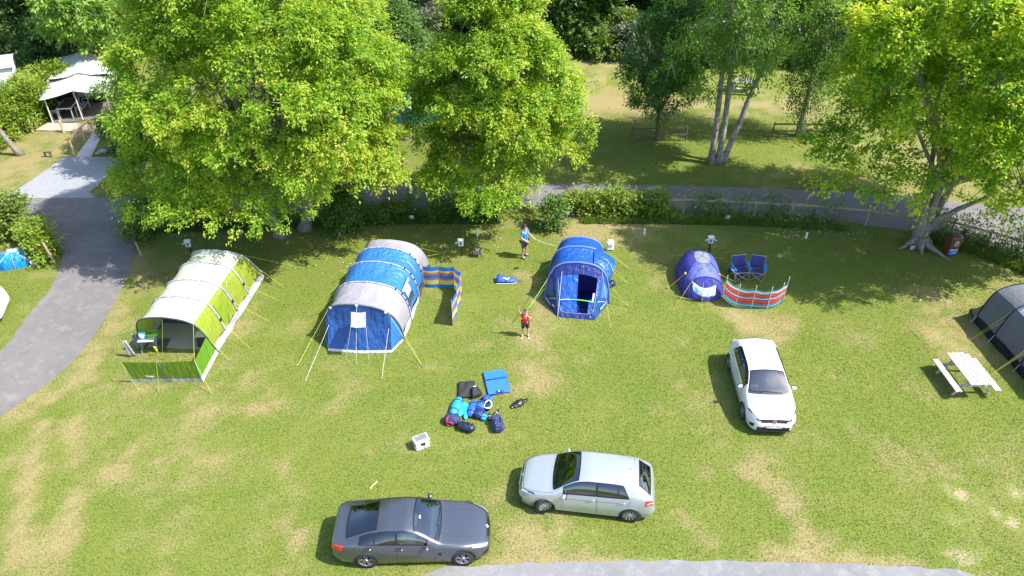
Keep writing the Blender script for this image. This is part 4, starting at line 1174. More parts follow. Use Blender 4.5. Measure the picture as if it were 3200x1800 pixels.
# front wall: frame pieces round the doorway
W0, W1 = 1.9, 4.1
face(W0, W1, pfr, pfl, 'door_header', F_NAVY, .80, 1.0, n=14)
face(W0, W1, pfr, pfl, 'door_sill', F_NAVY, 0, .10, n=14)
face(W0, W1, pfr, pfl, 'door_jamb', F_DBLUE, .10, .80, s0=0, s1=.09)
face(W0, W1, pfr, pfl, 'door_jamb', F_DBLUE, .10, .80, s0=.91, s1=1.0)
face(W0, W1, pfr, pfl, 'door_curtain', F_ROYAL, .10, .82, -.04, s0=.50, s1=.93, n=14)
face(W0, W1, pfr, pfl, 'door_curtain', F_DBLUE, .10, .36, -.05, s0=.06, s1=.22, n=6)
face(W0, W1, pfr, pfl, 'door_card', mat('card_pale', (.34, .38, .46), .6), .34, .50, -.03, s0=.08, s1=.15, n=3)
face(W0, W1, pfr, pfl, 'reflective_strip', mat('strip_pale', (.40, .46, .56), .5), .338, .356, .03, s0=.66, s1=.92, k=1)
face(W0, W1, pfr, pfl, 'reflective_strip', M_GUYG, .338, .356, .03, s0=.10, s1=.66, k=1)
dp = []
for s_, v_ in [(.93, .74), (.93, .25), (.91, .14), (.82, .105), (.2, .105), (.1, .14), (.07, .25), (.07, .74)]:
    dp.append(pfr.lerp(pfl, s_).lerp(CR[0](W0 + (W1 - W0) * s_), v_) + Vector((0, -.02, 0)))
MB().tube(dp, .009, 5).build('door_zip', mat('zip_grey', (.30, .38, .36), .6), TC)
MB().prism([(p.x, p.y) for p in [pfl, pfr, pR, CR[2](0), CR[2](6), pL]], .01, .02).build('groundsheet', F_NAVY, TC)
# inner bedroom wall seen through the doorway
MB().grid([[CR[0](t, -.10) + ax * .75 for t in np.linspace(.2, 5.8, 20)], [Vector((p.x, p.y, .03)) for p in [CR[0](.2).lerp(CR[0](5.8), i / 19) + ax * .75 for i in range(20)]]]).build('inner_wall', fabric('inner_indigo', (.050, .038, .26), .25, .6, .4), TC)
nz = (pfl - pL).cross(Vector((0, 0, 1))).normalized(); nz = nz if nz.y < 0 else -nz
def wall_text(s, size, p, dirv):
    d = dirv.normalized(); n_ = Vector((d.y, -d.x, 0)); n_ = n_ if n_.y < 0 else -n_
    x = d; z = Vector((0, 0, 1)); M = Matrix((( x.x, z.x, n_.x, p.x), (x.y, z.y, n_.y, p.y), (x.z, z.z, n_.z, p.z), (0, 0, 0, 1)))
    return text_mesh('wordmark', s, size, M_INKW, TC, M)
q = pL.lerp(pfl, .42).lerp(CR[0](5.2), .26); wall_text('Berghaus', .15, q + nz * .05, pfl - pL)
q = pL.lerp(pfl, .85).lerp(CR[0](4.6), .22); wall_text('air 4', .10, q + nz * .05, pfl - pL)
d = pR - pfr; n_ = d.cross(Vector((0, 0, 1))).normalized(); n_ = n_ if n_.y < 0 else -n_
q = pfr.lerp(pR, .40).lerp(CR[0](1.1), .25); wall_text('Berghaus', .15, q + n_ * .06, d)
for t, k, pg in ((1.2, 2, (1615, 552)), (1.6, 2, (1614, 551)), (.9, 1, (1600, 715)), (1.5, 1, (1599, 714)), (1.0, 0, (1613, 967)), (.55, 0, (1612, 966)), (2.0, 0, (1410, 1198))):
    guy(TC, CR[k](t, .04), LC @ ZC(*pg), M_GUY)
MB().tube([LC @ ZC(885, 580, 1.55), LC @ ZC(837, 1065, .03)], .007, 5).build('guy_line', M_GUYW, TC)
# loose lines on the left side
for k, t, pts in ((1, 5.0, ((730, 560), (660, 575), (610, 550))), (1, 4.6, ((760, 540), (700, 580), (640, 545))), (0, 5.0, ((720, 660), (650, 680), (585, 660)))):
    P = [CR[k](t, .03)] + [LC @ ZC(*q) + Vector((0, 0, .02)) for q in pts]
    sm = [bez(P[0], P[1] + Vector((0, 0, .2)), P[2], i / 6) for i in range(7)] + [P[3]]
    MB().tube(sm, .008, 5).build('loose_line', M_GUYG, TC)
lp = [LC @ ZC(845, 1070), LC @ ZC(870, 1110), LC @ ZC(905, 1135), LC @ ZC(960, 1158)]
MB().tube([p + Vector((0, 0, .02)) for p in lp], .008, 5).build('loose_line', M_GUY, TC)

# ---- D: small indigo dome ----------------------------------------------------------
ZD = Zm(2000, 700, .2415)
TD = thing('dome_tent', 'small indigo dome tent with a white towel hanging at its porch', 'tent', (8.3, 28.0, 0))
LD = Matrix.Translation((-8.3, -28.0, 0))
hub = LD @ Vector((8.38, 28.38, 1.20))
# footprint corners, then a smooth shell from rim to hub
foot = [LD @ Vector((x, y, 0)) for x, y in ((7.42, 27.22), (7.60, 26.92), (8.10, 26.72), (8.58, 26.68), (8.98, 26.88), (9.13, 27.10), (9.22, 28.0), (9.18, 28.9), (8.85, 29.45), (8.3, 29.6), (7.75, 29.4), (7.42, 28.8), (7.36, 28.0))]
def shell(i0, i1, name, m, n=8, k=12, vmin=0.0, vmax=1.0, push=0.0, sharp=2.2):
    idx = []
    seg = foot + [foot[0]]
    line = smooth_line([foot[j % len(foot)] for j in range(i0, i1 + 1)], n)
    rows = []
    for j in range(k + 1):
        v = vmin + (vmax - vmin) * j / k
        z = hub.z * math.sin(v * math.pi / 2) ** .9 if v > 0 else 0
        rad = math.cos(v * math.pi / 2) ** .72 if v < 1 else 0
        row = []
        for p in line:
            q = Vector((hub.x + (p.x - hub.x) * rad, hub.y + (p.y - hub.y) * rad, z))
            o_ = Vector((q.x - hub.x, q.y - hub.y, q.z - .3)); o_ = o_.normalized() if o_.length > 1e-6 else Vector((0, 0, 1))
            row.append(q + o_ * push)
        rows.append(row)
    return MB().grid(rows).build(name, m, TD, smooth=True)
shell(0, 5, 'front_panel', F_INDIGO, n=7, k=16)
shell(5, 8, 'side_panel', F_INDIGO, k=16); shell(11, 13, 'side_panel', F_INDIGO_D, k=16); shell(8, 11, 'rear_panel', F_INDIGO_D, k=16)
shell(0, 13, 'vent_cap', F_VGREY, n=3, k=4, vmin=.86, vmax=1.0, push=.02)
def dpole(i, name='pole_sleeve', m=None, v1=1.0):
    p = foot[i % len(foot)]
    pts = []
    for j in range(16):
        v = v1 * j / 15
        rad = math.cos(v * math.pi / 2) ** .72 if v < 1 else 0
        pts.append(Vector((hub.x + (p.x - hub.x) * rad, hub.y + (p.y - hub.y) * rad, hub.z * (math.sin(v * math.pi / 2) ** .9 if v else 0) + .012)) + Vector((0, -.012, 0)))
    MB().tube(pts, .018, 6).build(name, m or F_INDIGO_D, TD, smooth=True)
for i in (0, 5, 8, 11): dpole(i)
# porch: hooped front with a darker wall
ah = [LD @ Vector((8.28 + .88 * math.cos(a), 27.08 - .06 * math.sin(a), 1.02 * math.sin(a) ** .8)) for a in np.linspace(math.pi, 0, 25)]
ah[0].z = ah[-1].z = 0
MB().tube(ah, .022, 6).build('porch_hoop', mat('hoop_navy', (.03, .03, .14), .5), TD, smooth=True)
sh = []
for j in range(7):
    u = j / 6
    sh.append([Vector((p.x + (hub.x - p.x) * u * .55, p.y + (hub.y - p.y) * u, p.z + (max(p.z, .0) * .18 + .02) * math.sin(u * math.pi / 2))) for p in ah])
MB().grid(sh).build('porch_roof', fabric('porch_indigo', (.155, .185, .56), .2, .5, .3), TD, smooth=True)
fr = [foot[0], foot[1], foot[2], foot[3], foot[4], foot[5]]
fl_ = smooth_line(fr, 5)
bot = [fl_[int(round(i * (len(fl_) - 1) / 24))] + Vector((0, -.03, 0)) for i in range(25)]
MB().grid([[b.lerp(t, j / 6) + Vector((0, -.05 * math.sin(math.pi * j / 6), 0)) for b, t in zip(bot, ah)] for j in range(7)]).build('porch_wall', F_INDIGO_D, TD, smooth=True)
MB().tube([b + Vector((0, -.01, .02)) for b in bot], .025, 5).build('hem', mat('hem_navy', (.02, .018, .10), .6), TD)
MB().box(LD @ ZD(790, 580, 1.17) + Vector((0, 0, .02)), (.07, .05, .03), .5).build('vent_patch', M_INKB, TD)
for a, pg in (((600, 625, .95), (300, 890)), ((690, 715, .98), (458, 1070)), ((822, 750, .92), (793, 1115)), ((1010, 640, .85), (1245, 755)), ((605, 412, .6), (430, 400)), ((950, 436, .7), (1125, 445)), ((945, 715, .98), (1055, 935))):
    guy(TD, LD @ ZD(*a), LD @ ZD(*pg), M_GUYO)
for a in ((585, 640, .93), (1025, 655, .84)): MB().ball(LD @ ZD(*a), (.05, .05, .07)).build('guy_patch', M_GUYO, TD)
# towel strung between the guy lines in front of that tent
tw = thing('towel', 'white towel drying across the front of the small indigo tent', 'towel', ZD(820, 990) * 1.0)
Lt = Matrix.Translation(-Vector(ZD(820, 990)))
a, b, c, d = Lt @ ZD(672, 735, .98), Lt @ ZD(985, 790, .88), Lt @ ZD(970, 925, .40), Lt @ ZD(690, 870, .52)
rows = []
for j in range(9):
    v = j / 8
    rows.append([a.lerp(b, i / 12).lerp(d.lerp(c, i / 12), v) + Vector((0, -.07 * math.sin(math.pi * i / 12) - .02 * math.sin(i * 2.1 + v * 3), -.22 * math.sin(math.pi * i / 12) * (1 - .35 * v))) for i in range(13)])
MB().grid(rows).build('cloth', mat('towel_cloth', (.70, .76, .78), .9, bump=(20, .5), trans=.25), tw, smooth=True, solid=.012)
MB().grid([[p + Vector((0, -.012, 0)) for p in r_[:6]] for r_ in rows[3:8]]).build('pattern_band', mat('towel_aqua', (.35, .62, .68), .9, noise=(14, .4), trans=.25), tw, smooth=True)

# ---- E: grey tent at the right edge ------------------------------------------------
TE = thing('tunnel_tent', 'dark grey tent with black mud skirt cut by the right edge', 'tent', (20.9, 23.0, 0))
LE = Matrix.Translation((-20.9, -23.0, 0))
ax, lf = Vector((.045, -1, 0)).normalized(), Vector((1, .045, 0)).normalized()
fy, fz = half_prof([1, .975, .93, .87, .76, .42, 0], [0, .45, .85, 1.28, 1.66, 1.95, 2.05])
oE = LE @ Vector((19.18, 25.15, 0))
ER = [Arch(oE, ax, lf, f, f, 1.75, fy, fz, h, 1.75) for f, h in ((0, .96), (1.3, 1.0), (3.05, 1.0), (4.8, .98))]
for i in range(3):
    panel(ER[i], ER[i + 1], .42, 2.0, 'side_panel', F_DGREY, TE, 14, 8, .04, seed=70 + i); panel(ER[i], ER[i + 1], 2.0, 4.0, 'roof_panel', fabric('roof_slate', (.15, .155, .18), .05, .42, .2), TE, 14, 8, .04, seed=75 + i)
    panel(ER[i], ER[i + 1], 4.0, 5.58, 'side_panel', F_DGREY, TE, 14, 8, .04, seed=80 + i)
    for s0, s1 in ((0, .42), (5.58, 6)): panel(ER[i], ER[i + 1], s0, s1, 'mud_skirt', F_BLACK, TE, 4, 10, .03, seed=i, rip=.03)
for a in ER: hoop(a, 'pole_sleeve', F_BLACK, TE, .022, .42, 5.58)
panel(ER[1], ER[2], 2.0, 2.5, 'roof_window', M_CLEAR, TE, 6, 5, .04, .08, .9, .02)
for A_, s_ in ((ER[0], -1), (ER[3], 1)):
    f0, f1 = A_(0), A_(6); axx = ax * s_ * (-1 if s_ < 0 else 1) * (1 if s_ > 0 else 1)
    dirv = ax * (-1 if s_ < 0 else 1)
    b_ = [f0.lerp(f1, i / 30) + dirv * (.95 * min(1, 3.2 * math.sin(math.pi * i / 30))) for i in range(31)]
    b_[0], b_[30] = f0 + dirv * .0, f1
    tp = [A_(t) for t in np.linspace(0, 6, 31)]
    MB().grid([[b.lerp(t, .2 + .8 * j / 6) for b, t in zip(b_, tp)] for j in range(7)]).build('end_panel', F_DGREY, TE, smooth=True)
    MB().grid([[b.lerp(t, .2 * j / 2) + Vector((0, 0, 0)) for b, t in zip(b_, tp)] for j in range(3)]).build('mud_skirt', F_BLACK, TE)
ZE = Zm(2800, 850, .3106)
for t, k, pg in ((1.35, 0, (690, 405)), (2.0, 1, (742, 680)), (1.3, 1, (744, 688)), (2.0, 2, (940, 1040)), (1.3, 2, (938, 1042))):
    guy(TE, ER[k](t, .03), LE @ ZE(*pg), M_GUY)
for k in (0, 1, 2): MB().tube([ER[k](.42, .02), ER[k](0, .02) - lf * .12], .018, 5).build('skirt_strap', M_POLE, TE)

# ---- far tents ----------------------------------------------------------------------
def small_dome(name, label, c, rx, ry, h, mats, rz=0.0, n_pan=4):
    T = thing(name, label, 'tent', c, rz)
    sq = lambda a: 1 / (math.cos(a) ** 4 + math.sin(a) ** 4) ** .25
    for q in range(n_pan):
        rows = []
        for j in range(9):
            v = j / 8; rad = math.cos(v * math.pi / 2) ** .75 if v < 1 else 0
            rows.append([Vector((rx * rad * sq(a) * math.cos(a), ry * rad * sq(a) * math.sin(a), h * (math.sin(v * math.pi / 2) if v else 0))) for a in np.linspace(2 * math.pi * q / n_pan, 2 * math.pi * (q + 1) / n_pan, 7)])
        MB().grid(rows).build('panel', mats[q % len(mats)], T, smooth=True)
        a = 2 * math.pi * q / n_pan
        MB().tube([Vector((rx * (math.cos(v * math.pi / 2) ** .75 if v < 1 else 0) * sq(a) * math.cos(a) * 1.01, ry * sq(a) * (math.cos(v * math.pi / 2) ** .75 if v < 1 else 0) * math.sin(a) * 1.01, h * math.sin(v * math.pi / 2) + .01)) for v in np.linspace(0, 1, 10)], .02, 5).build('pole', M_POLE, T)
    return T
F_SKY = fabric('sky_blue_fabric', (.02, .30, .72), .25, .45, .5)
F_TEAL = fabric('teal_fabric', (.03, .36, .42), .2, .5, .4)
pt = small_dome('dome_tent', 'small bright blue dome tent on the grass left of the lane', G(55, 820), .80, .60, .66, [F_SKY], .35, 4)
for sg in (1, -1):
    rows_ = []
    for v in np.linspace(0, 1, 13):
        q = 2 * v - 1; zz = .685 * math.cos(q * math.pi / 2) ** .8 if abs(q) < 1 else 0.0
        px_, py_ = .86 * q, .64 * q * sg; n_ = Vector((-.64 * sg, .86, 0)).normalized() * .11
        rows_.append([Vector((px_, py_, zz)) - n_, Vector((px_, py_, zz + .01)), Vector((px_, py_, zz)) + n_])
    MB().grid(rows_).build('tape', mat('pale_tape', (.36, .46, .62), .6), pt, smooth=True)
small_dome('dome_tent', 'teal tent half hidden between the two cherries', G(1318, 352), 2.1, 1.6, 1.9, [F_TEAL, fabric('teal_dark', (.02, .24, .34), .2, .5, .4)], .2, 6)

# ---- windbreaks ----------------------------------------------------------------------
def stripe_mat(name, bands, H):
    """woven horizontal stripes by height; bands: list of (upper edge 0..1, colour)"""
    m = bpy.data.materials.new(name); m.use_nodes = True
    nt = m.node_tree; N = nt.nodes; L = nt.links; p = N['Principled BSDF']
    tc = N.new('ShaderNodeAttribute'); tc.attribute_name = 'weave'
    cr = N.new('ShaderNodeValToRGB'); cr.color_ramp.interpolation = 'CONSTANT'
    e = cr.color_ramp.elements
    e[0].position = 0; e[0].color = (*bands[0][1], 1)
    e.remove(e[1])
    pos = bands[0][0]
    for up2, c in bands[1:]:
        k = e.new(pos); k.color = (*c, 1); pos = up2
    L.new(tc.outputs['Fac'], cr.inputs[0]); L.new(cr.outputs[0], p.inputs['Base Color'])
    p.inputs['Roughness'].default_value = .8
    tr = N.new('ShaderNodeBsdfTranslucent'); L.new(cr.outputs[0], tr.inputs[0])
    ms = N.new('ShaderNodeMixShader'); ms.inputs[0].default_value = .35
    L.new(p.outputs[0], ms.inputs[1]); L.new(tr.outputs[0], ms.inputs[2]); L.new(ms.outputs[0], N['Material Output'].inputs[0])
    return m
def windbreak(label, base, tops, m, pole_m, over=.22):
    root = thing('windbreak', label, 'windbreak', base[len(base) // 2])
    Lw = Matrix.Translation(-Vector(base[len(base) // 2]))
    B_ = [Lw @ Vector(p) for p in base]; T_ = [Lw @ Vector(p) for p in tops]
    for i in range(len(B_) - 1):
        v, w = [], []
        n, k = 8, 10
        for j in range(k + 1):
            for q in range(n + 1):
                u = q / n
                p = B_[i].lerp(B_[i + 1], u).lerp(T_[i].lerp(T_[i + 1], u), .03 + .97 * j / k)
                d = (B_[i + 1] - B_[i]).cross(Vector((0, 0, 1))).normalized()
                v.append(p + d * (.05 * math.sin(math.pi * u)) + Vector((0, 0, -.035 * math.sin(math.pi * u) * j / k))); w.append(j / k)
        f = [(a, a + 1, a + n + 2, a + n + 1) for a in (j * (n + 1) + q for j in range(k) for q in range(n))]
        from_np('panel', np.array([tuple(p) for p in v]), np.array(f), m, root, smooth=True, attr={'weave': w})
    for b_, t_ in zip(B_, T_):
        d = (t_ - b_).normalized()
        MB().tube([b_ - d * .05, t_ + d * over], .016, 6).build('pole', pole_m, root)
    return root
BL, YE, OR, LB_, RD, WH, TQ, PU = (.03, .19, .60), (.70, .66, .16), (.78, .17, .05), (.03, .28, .58), (.70, .04, .02), (.72, .72, .62), (.02, .26, .48), (.14, .10, .42)
M_WB1 = stripe_mat('stripes_blue_orange', [(.14, BL), (.22, YE), (.34, YE), (.42, OR), (.62, BL), (.72, OR), (.80, YE), (1.0, BL)], 1)
M_WB2 = stripe_mat('stripes_red_blue', [(.10, TQ), (.14, YE), (.24, TQ), (.36, RD), (.40, OR), (.44, RD), (.50, PU), (.55, WH), (.60, TQ), (.68, RD), (.72, OR), (.78, RD), (.82, LB_), (.88, WH), (.92, YE), (1.0, TQ)], 1)
M_WB3 = stripe_mat('stripes_sky_white', [(.14, LB_), (.22, YE), (.32, WH), (.42, OR), (.60, LB_), (.70, OR), (.80, WH), (1.0, LB_)], 1)
M_WOODP = mat('wood_pole', (.36, .24, .13), .7)
base1 = [Vector((x, y, 0)) for x, y in ((-3.89, 27.68), (-3.2, 27.68), (-2.55, 27.64), (-2.20, 27.19), (-2.20, 26.5), (-2.29, 25.75), (-2.44, 24.92))]
windbreak('blue, yellow and orange striped windbreak curving out from the grey-blue tent', base1, [p + Vector((.0, -.03, 1.15)) for p in base1], M_WB1, M_WOODP)
base2 = [Vector((x, y, 0)) for x, y in ((9.17, 26.92), (9.55, 26.27), (10.2, 26.16), (10.84, 26.08), (11.42, 26.38), (11.76, 26.82))]
windbreak('red, blue and white striped windbreak in front of the two folding chairs', base2, [p + Vector((-.04, -.16, 1.1)) for p in base2], M_WB2, mat('pole_pale', (.6, .55, .48), .6), .18)
# ------------------------------------------------------------------ cars
def pch5(c):
    """c (n,K) control values at t = 0..K-1 -> slopes for a monotone cubic per row"""
    d = np.diff(c, axis=1)
    m = np.zeros_like(c)
    m[:, 0] = d[:, 0]; m[:, -1] = d[:, -1]
    a, b = d[:, :-1], d[:, 1:]
    with np.errstate(divide='ignore', invalid='ignore'):
        h = np.where(a * b > 0, 2 * a * b / (a + b), 0)
    m[:, 1:-1] = h
    return m

class CarShape:
    def __init__(s, X, zt, w, z1, z2, y2off, y3, z3, z0):
        s.X = np.array(X)
        P = lambda v: pchip(*zip(*v)) if isinstance(v[0], tuple) else pchip(X, v)
        s.zt, s.w, s.z1, s.z2, s.y2o, s.y3, s.z3, s.z0 = map(P, (zt, w, z1, z2, y2off, y3, z3, z0))
        s.L = X[-1]
    def S(s, x, t):
        """x from the nose, t 0..8 (sill, side, belt, rail, middle and back down the other side); returns X forward, Y left, Z"""
        x = np.asarray(x, float); t = np.asarray(t, float)
        x, t = np.broadcast_arrays(x, t); shp = x.shape; x = x.ravel(); t = t.ravel()
        sg = np.where(t <= 4, 1, -1); q = np.where(t <= 4, t, 8 - t)
        w = s.w(x)
        y = np.stack([w - .05, w, w - s.y2o(x), s.y3(x), 0 * x, -s.y3(x)], 1)
        z = np.stack([s.z0(x), s.z1(x), s.z2(x), s.z3(x), s.zt(x), s.z3(x)], 1)
        def ev(c):
            m = pch5(c); i = np.clip(np.floor(q).astype(int), 0, 4); u = q - i; r = np.arange(len(q))
            return (2 * u**3 - 3 * u**2 + 1) * c[r, i] + (u**3 - 2 * u**2 + u) * m[r, i] + (-2 * u**3 + 3 * u**2) * c[r, i + 1] + (u**3 - u**2) * m[r, i + 1]
        return np.stack([-x, ev(y) * sg, ev(z)], 1).reshape(*shp, 3)
    def N(s, x, t):
        e = 1e-3
        a = s.S(np.asarray(x) + e, t) - s.S(np.asarray(x) - e, t); b = s.S(x, np.asarray(t) + e) - s.S(x, np.asarray(t) - e)
        n = np.cross(b, a); n = n / (np.linalg.norm(n, axis=-1, keepdims=True) + 1e-9)
        c = s.S(x, t) - np.array([-s.L / 2, 0, .55])
        sgn = np.sign((n * c).sum(-1, keepdims=True)); return n * np.where(sgn == 0, 1, sgn)
    def t_at(s, x, z, lo=0.0, hi=3.0):
        x, z = np.asarray(x, float), np.asarray(z, float)
        lo, hi = np.full(x.shape, lo), np.full(x.shape, hi)
        for _ in range(22):
            m = (lo + hi) / 2
            b = s.S(x, m)[..., 2] < z
            lo = np.where(b, m, lo); hi = np.where(b, hi, m)
        return lo

def car_mats():
    return dict(glass=glass_mat('car_glass', (.50, .58, .60), .13), dark=glass_mat('car_glass_dark', (.16, .19, .20), .10), blk=mat('car_black_trim', (.012, .012, .013), .35), tyre=mat('tyre', (.022, .022, .023), .85, bump=(40, .3)),
                inter=mat('car_interior', (.085, .088, .095), .8), seat=mat('car_seat', (.11, .11, .115), .85), under=mat('car_underbody', (.008, .008, .008), .9), lamp=mat('lamp_clear', (.62, .66, .70), .08, spec=.8, metal=.35), lampd=mat('lamp_dark', (.05, .05, .06), .1, spec=.8),
                red=mat('lamp_red', (.55, .012, .015), .15, spec=.7, coat=1), chrome=mat('chrome', (.75, .76, .78), .12, metal=1.0), plate=mat('plate_white', (.80, .80, .78), .4), platey=mat('plate_yellow', (.80, .58, .03), .4), seam=mat('panel_gap', (.03, .03, .032), .7))

def build_car(name, label, shape, spec, origin, heading, paint, rimm, steer=0.0, group=None):
    C = car_mats()
    root = thing(name, label, 'car', origin, heading, group)
    xm = (spec['axf'] + spec['axr']) / 2
    off = np.array([xm, 0, 0])
    S = lambda x, t, o=0.0: shape.S(x, t) + off + (shape.N(x, t) * o if o else 0)
    wr = spec['wr']; ar = wr + .045
    wins = spec['windows']                       # name, t0, t1, xlo(t), xhi(t), glass key, mirrored
    # all windows incl. mirrored
    W = []
    for nm, t0, t1, lo, hi, gk, mir in wins:
        W.append((nm, t0, t1, lo, hi, gk))
        if mir: W.append((nm, 8 - t1, 8 - t0, (lambda f: (lambda t: f(8 - t)))(lo), (lambda f: (lambda t: f(8 - t)))(hi), gk))
    # ---- shell
    L = shape.L
    xs_ = np.concatenate([np.linspace(0, .12, 9)[:-1], np.linspace(.12, L - .2, 135), np.linspace(L - .2, L, 12)[1:]])
    ts_ = np.linspace(0, 8, 97)
    XX, TT = np.meshgrid(xs_, ts_, indexing='ij')
    V = S(XX, TT)
    n, k = XX.shape
    i = (np.arange(n - 1)[:, None] * k + np.arange(k - 1)[None, :]).ravel()
    xc = (XX[:-1, :-1] + XX[1:, 1:]).ravel() / 2; tcn = (TT[:-1, :-1] + TT[1:, 1:]).ravel() / 2
    P = S(xc, tcn)
    keep = np.ones(len(i), bool)
    for ax_ in (spec['axf'], spec['axr']):
        dx = P[:, 0] - (xm - ax_); dz = P[:, 2] - wr
        keep &= ~((dx**2 + dz**2 < (ar - .012) ** 2) & ((tcn < 1.95) | (tcn > 6.05)))
    for nm, t0, t1, lo, hi, gk in W:
        e = .035
        keep &= ~((tcn > t0 - .04) & (tcn < t1 + .04) & (xc > lo(tcn) - .012) & (xc < hi(tcn) + .012))
    F = np.stack([i, i + 1, i + k + 1, i + k], 1)[keep]
    body = from_np('body', V.reshape(-1, 3), F, paint, root, smooth=True)
    # nose and tail caps
    for xq in (0.0, L):
        ring = S(np.full(49, xq), np.linspace(0, 8, 49))
        MB().poly([tuple(p) for p in ring]).build('nose_cap' if xq == 0 else 'tail_cap', paint, root)
    # ---- glass and frames
    def patch(t0, t1, lo, hi, o, nu=10, nv=10):
        T_ = np.repeat(np.linspace(t0, t1, nv + 1)[:, None], nu + 1, 1); u = np.linspace(0, 1, nu + 1)[None, :]
        X_ = (lo(T_) + 0 * T_) * (1 - u) + (hi(T_) + 0 * T_) * u
        return MB().grid(S(X_, T_, o).tolist())
    for nm, t0, t1, lo, hi, gk in W:
        patch(t0, t1, lo, hi, .002, 10, 12).build(nm, C[gk], root, smooth=True)
        fw = .04; ft = .07
        # frame ring
        ins, outs = [], []
        def clampt(t, a): return t
        N_ = 14
        for q in range(N_): u = q / N_; ins.append((lo(t0) + (hi(t0) - lo(t0)) * u, t0)); outs.append((lo(t0) - fw + (hi(t0) - lo(t0) + 2 * fw) * u, t0 - ft))
        for q in range(N_): u = q / N_; t = t0 + (t1 - t0) * u; ins.append((hi(t), t)); outs.append((hi(t) + fw, t0 - ft + (t1 - t0 + 2 * ft) * u))
        for q in range(N_): u = q / N_; ins.append((hi(t1) + (lo(t1) - hi(t1)) * u, t1)); outs.append((hi(t1) + fw + (lo(t1) - hi(t1) - 2 * fw) * u, t1 + ft))
        for q in range(N_): u = q / N_; t = t1 + (t0 - t1) * u; ins.append((lo(t), t)); outs.append((lo(t) - fw, t1 + ft + (t0 - t1 - 2 * ft) * u))
        a_ = S(np.array([p[0] for p in ins]), np.array([p[1] for p in ins]), .006); b_ = S(np.array([p[0] for p in outs]), np.array([p[1] for p in outs]), .004)
        rows = [[tuple(p) for p in a_] + [tuple(a_[0])], [tuple(p) for p in b_] + [tuple(b_[0])]]
        MB().grid(rows).build('window_frame', C['blk'], root, smooth=True)
    # ---- wheel arches, wells, wheels
    for wi, (ax_, sd) in enumerate(((spec['axf'], 1), (spec['axf'], -1), (spec['axr'], 1), (spec['axr'], -1))):
        rows = []
        an = np.linspace(R(-12), R(192), 40)
        for q, rr_ in enumerate((ar - .03, ar + .028)):
            x = ax_ - np.cos(an) * rr_; z = np.maximum(wr + np.sin(an) * rr_, float(shape.z0(ax_)) + .005)
            t = shape.t_at(x, z); rows.append(S(x, t if sd > 0 else 8 - t, .010 if q == 0 else .004).tolist())
        MB().grid(rows).build('wheel_arch', paint, root, smooth=True)
        wx = xm - ax_; yo = spec['track'] / 2
        MB().grid([[(wx + math.cos(a) * (ar + .01), sd * yy, wr + math.sin(a) * (ar + .01)) for a in np.linspace(R(-10), R(190), 24)] for yy in (yo + .10, yo - .24)]).build('wheel_well', C['under'], root)
        hub_ = thing_part('wheel', root, (wx, sd * yo, wr), (0, 0, steer if ax_ == spec['axf'] else 0), wr, C['tyre'], rimm, sd, spec['rim'])
    # floor pan and cabin
    yw = .72
    MB().box((0, 0, .27), (spec['axr'] - spec['axf'] - 2 * ar, 1.62, .10)).build('floor_pan', C['under'], root)
    MB().box((xm - L / 2, 0, .36), (L - .5, 1.06, .12)).build('underbody', C['under'], root)
    dsh = spec['dash']
    MB().box((xm - dsh, 0, .80), (.42, 1.36, .20), bev=.08).build('dashboard', C['inter'], root, smooth=False)
    mb = MB(); st = [(xm - dsh - .32 + .05 * math.cos(a), -.37 + .18 * math.cos(a), .84 + .16 * math.sin(a)) for a in np.linspace(0, 2 * math.pi, 17)]
    mb.tube(st, .018, 6).build('steering_wheel', C['blk'], root)
    for yy in (.37, -.37):
        mb = MB(); mb.box((xm - dsh - .85, yy, .52), (.52, .50, .18), bev=.06); mb.box((xm - dsh - 1.14, yy, .84), (.16, .48, .58), M=Matrix.Rotation(R(-14), 3, 'Y'), bev=.06); mb.box((xm - dsh - 1.24, yy, 1.17), (.10, .26, .16), bev=.04)
        mb.build('seat', C['seat'], root)
    mb = MB(); mb.box((xm - dsh - 1.75, 0, .52), (.5, 1.3, .18), bev=.06); mb.box((xm - dsh - 2.05, 0, .80), (.16, 1.3, .50), M=Matrix.Rotation(R(-18), 3, 'Y'), bev=.06)
    mb.build('rear_bench', C['seat'], root)
    # ---- seams
    for line in spec['seams']:
        for mir in (0, 1):
            pts = []
            for (x0, t0), (x1, t1) in zip(line[:-1], line[1:]):
                for q in range(8):
                    u = q / 8; x, t = x0 + (x1 - x0) * u, t0 + (t1 - t0) * u
                    pts.append((x, 8 - t if mir else t))
            pts.append((line[-1][0], 8 - line[-1][1] if mir else line[-1][1]))
            pts = np.array(pts); pts = S(pts[:, 0], pts[:, 1], .001).tolist()
            MB().tube(pts, .0055, 4).build('panel_gap', C['seam'], root)
    # ---- lamps and trim patches: name, material, quad in (x, t), mirrored
    for nm, mk, quad, mir, o in spec['patches']:
        for mm in ((0, 1) if mir else (0,)):
            (xa, ta), (xb, tb), (xc_, tc_), (xd, td) = quad
            u, v = np.meshgrid(np.linspace(0, 1, 11), np.linspace(0, 1, 9))
            x = (xa * (1 - u) + xb * u) * (1 - v) + (xd * (1 - u) + xc_ * u) * v; t = (ta * (1 - u) + tb * u) * (1 - v) + (td * (1 - u) + tc_ * u) * v
            rows = S(x, 8 - t if mm else t, o).tolist()
            MB().grid(rows).build(nm, C[mk] if isinstance(mk, str) else mk, root, smooth=True)
    # ---- handles, mirrors
    for x in spec['handles']:
        for sd in (1, -1):
            t = 1.78; p = S(x, t if sd > 0 else 8 - t, .02)
            MB().box(tuple(p), (.19, .035, .035), bev=.012).build('door_handle', spec.get('handle_mat', paint), root)
    mx, mt = spec['mirror']
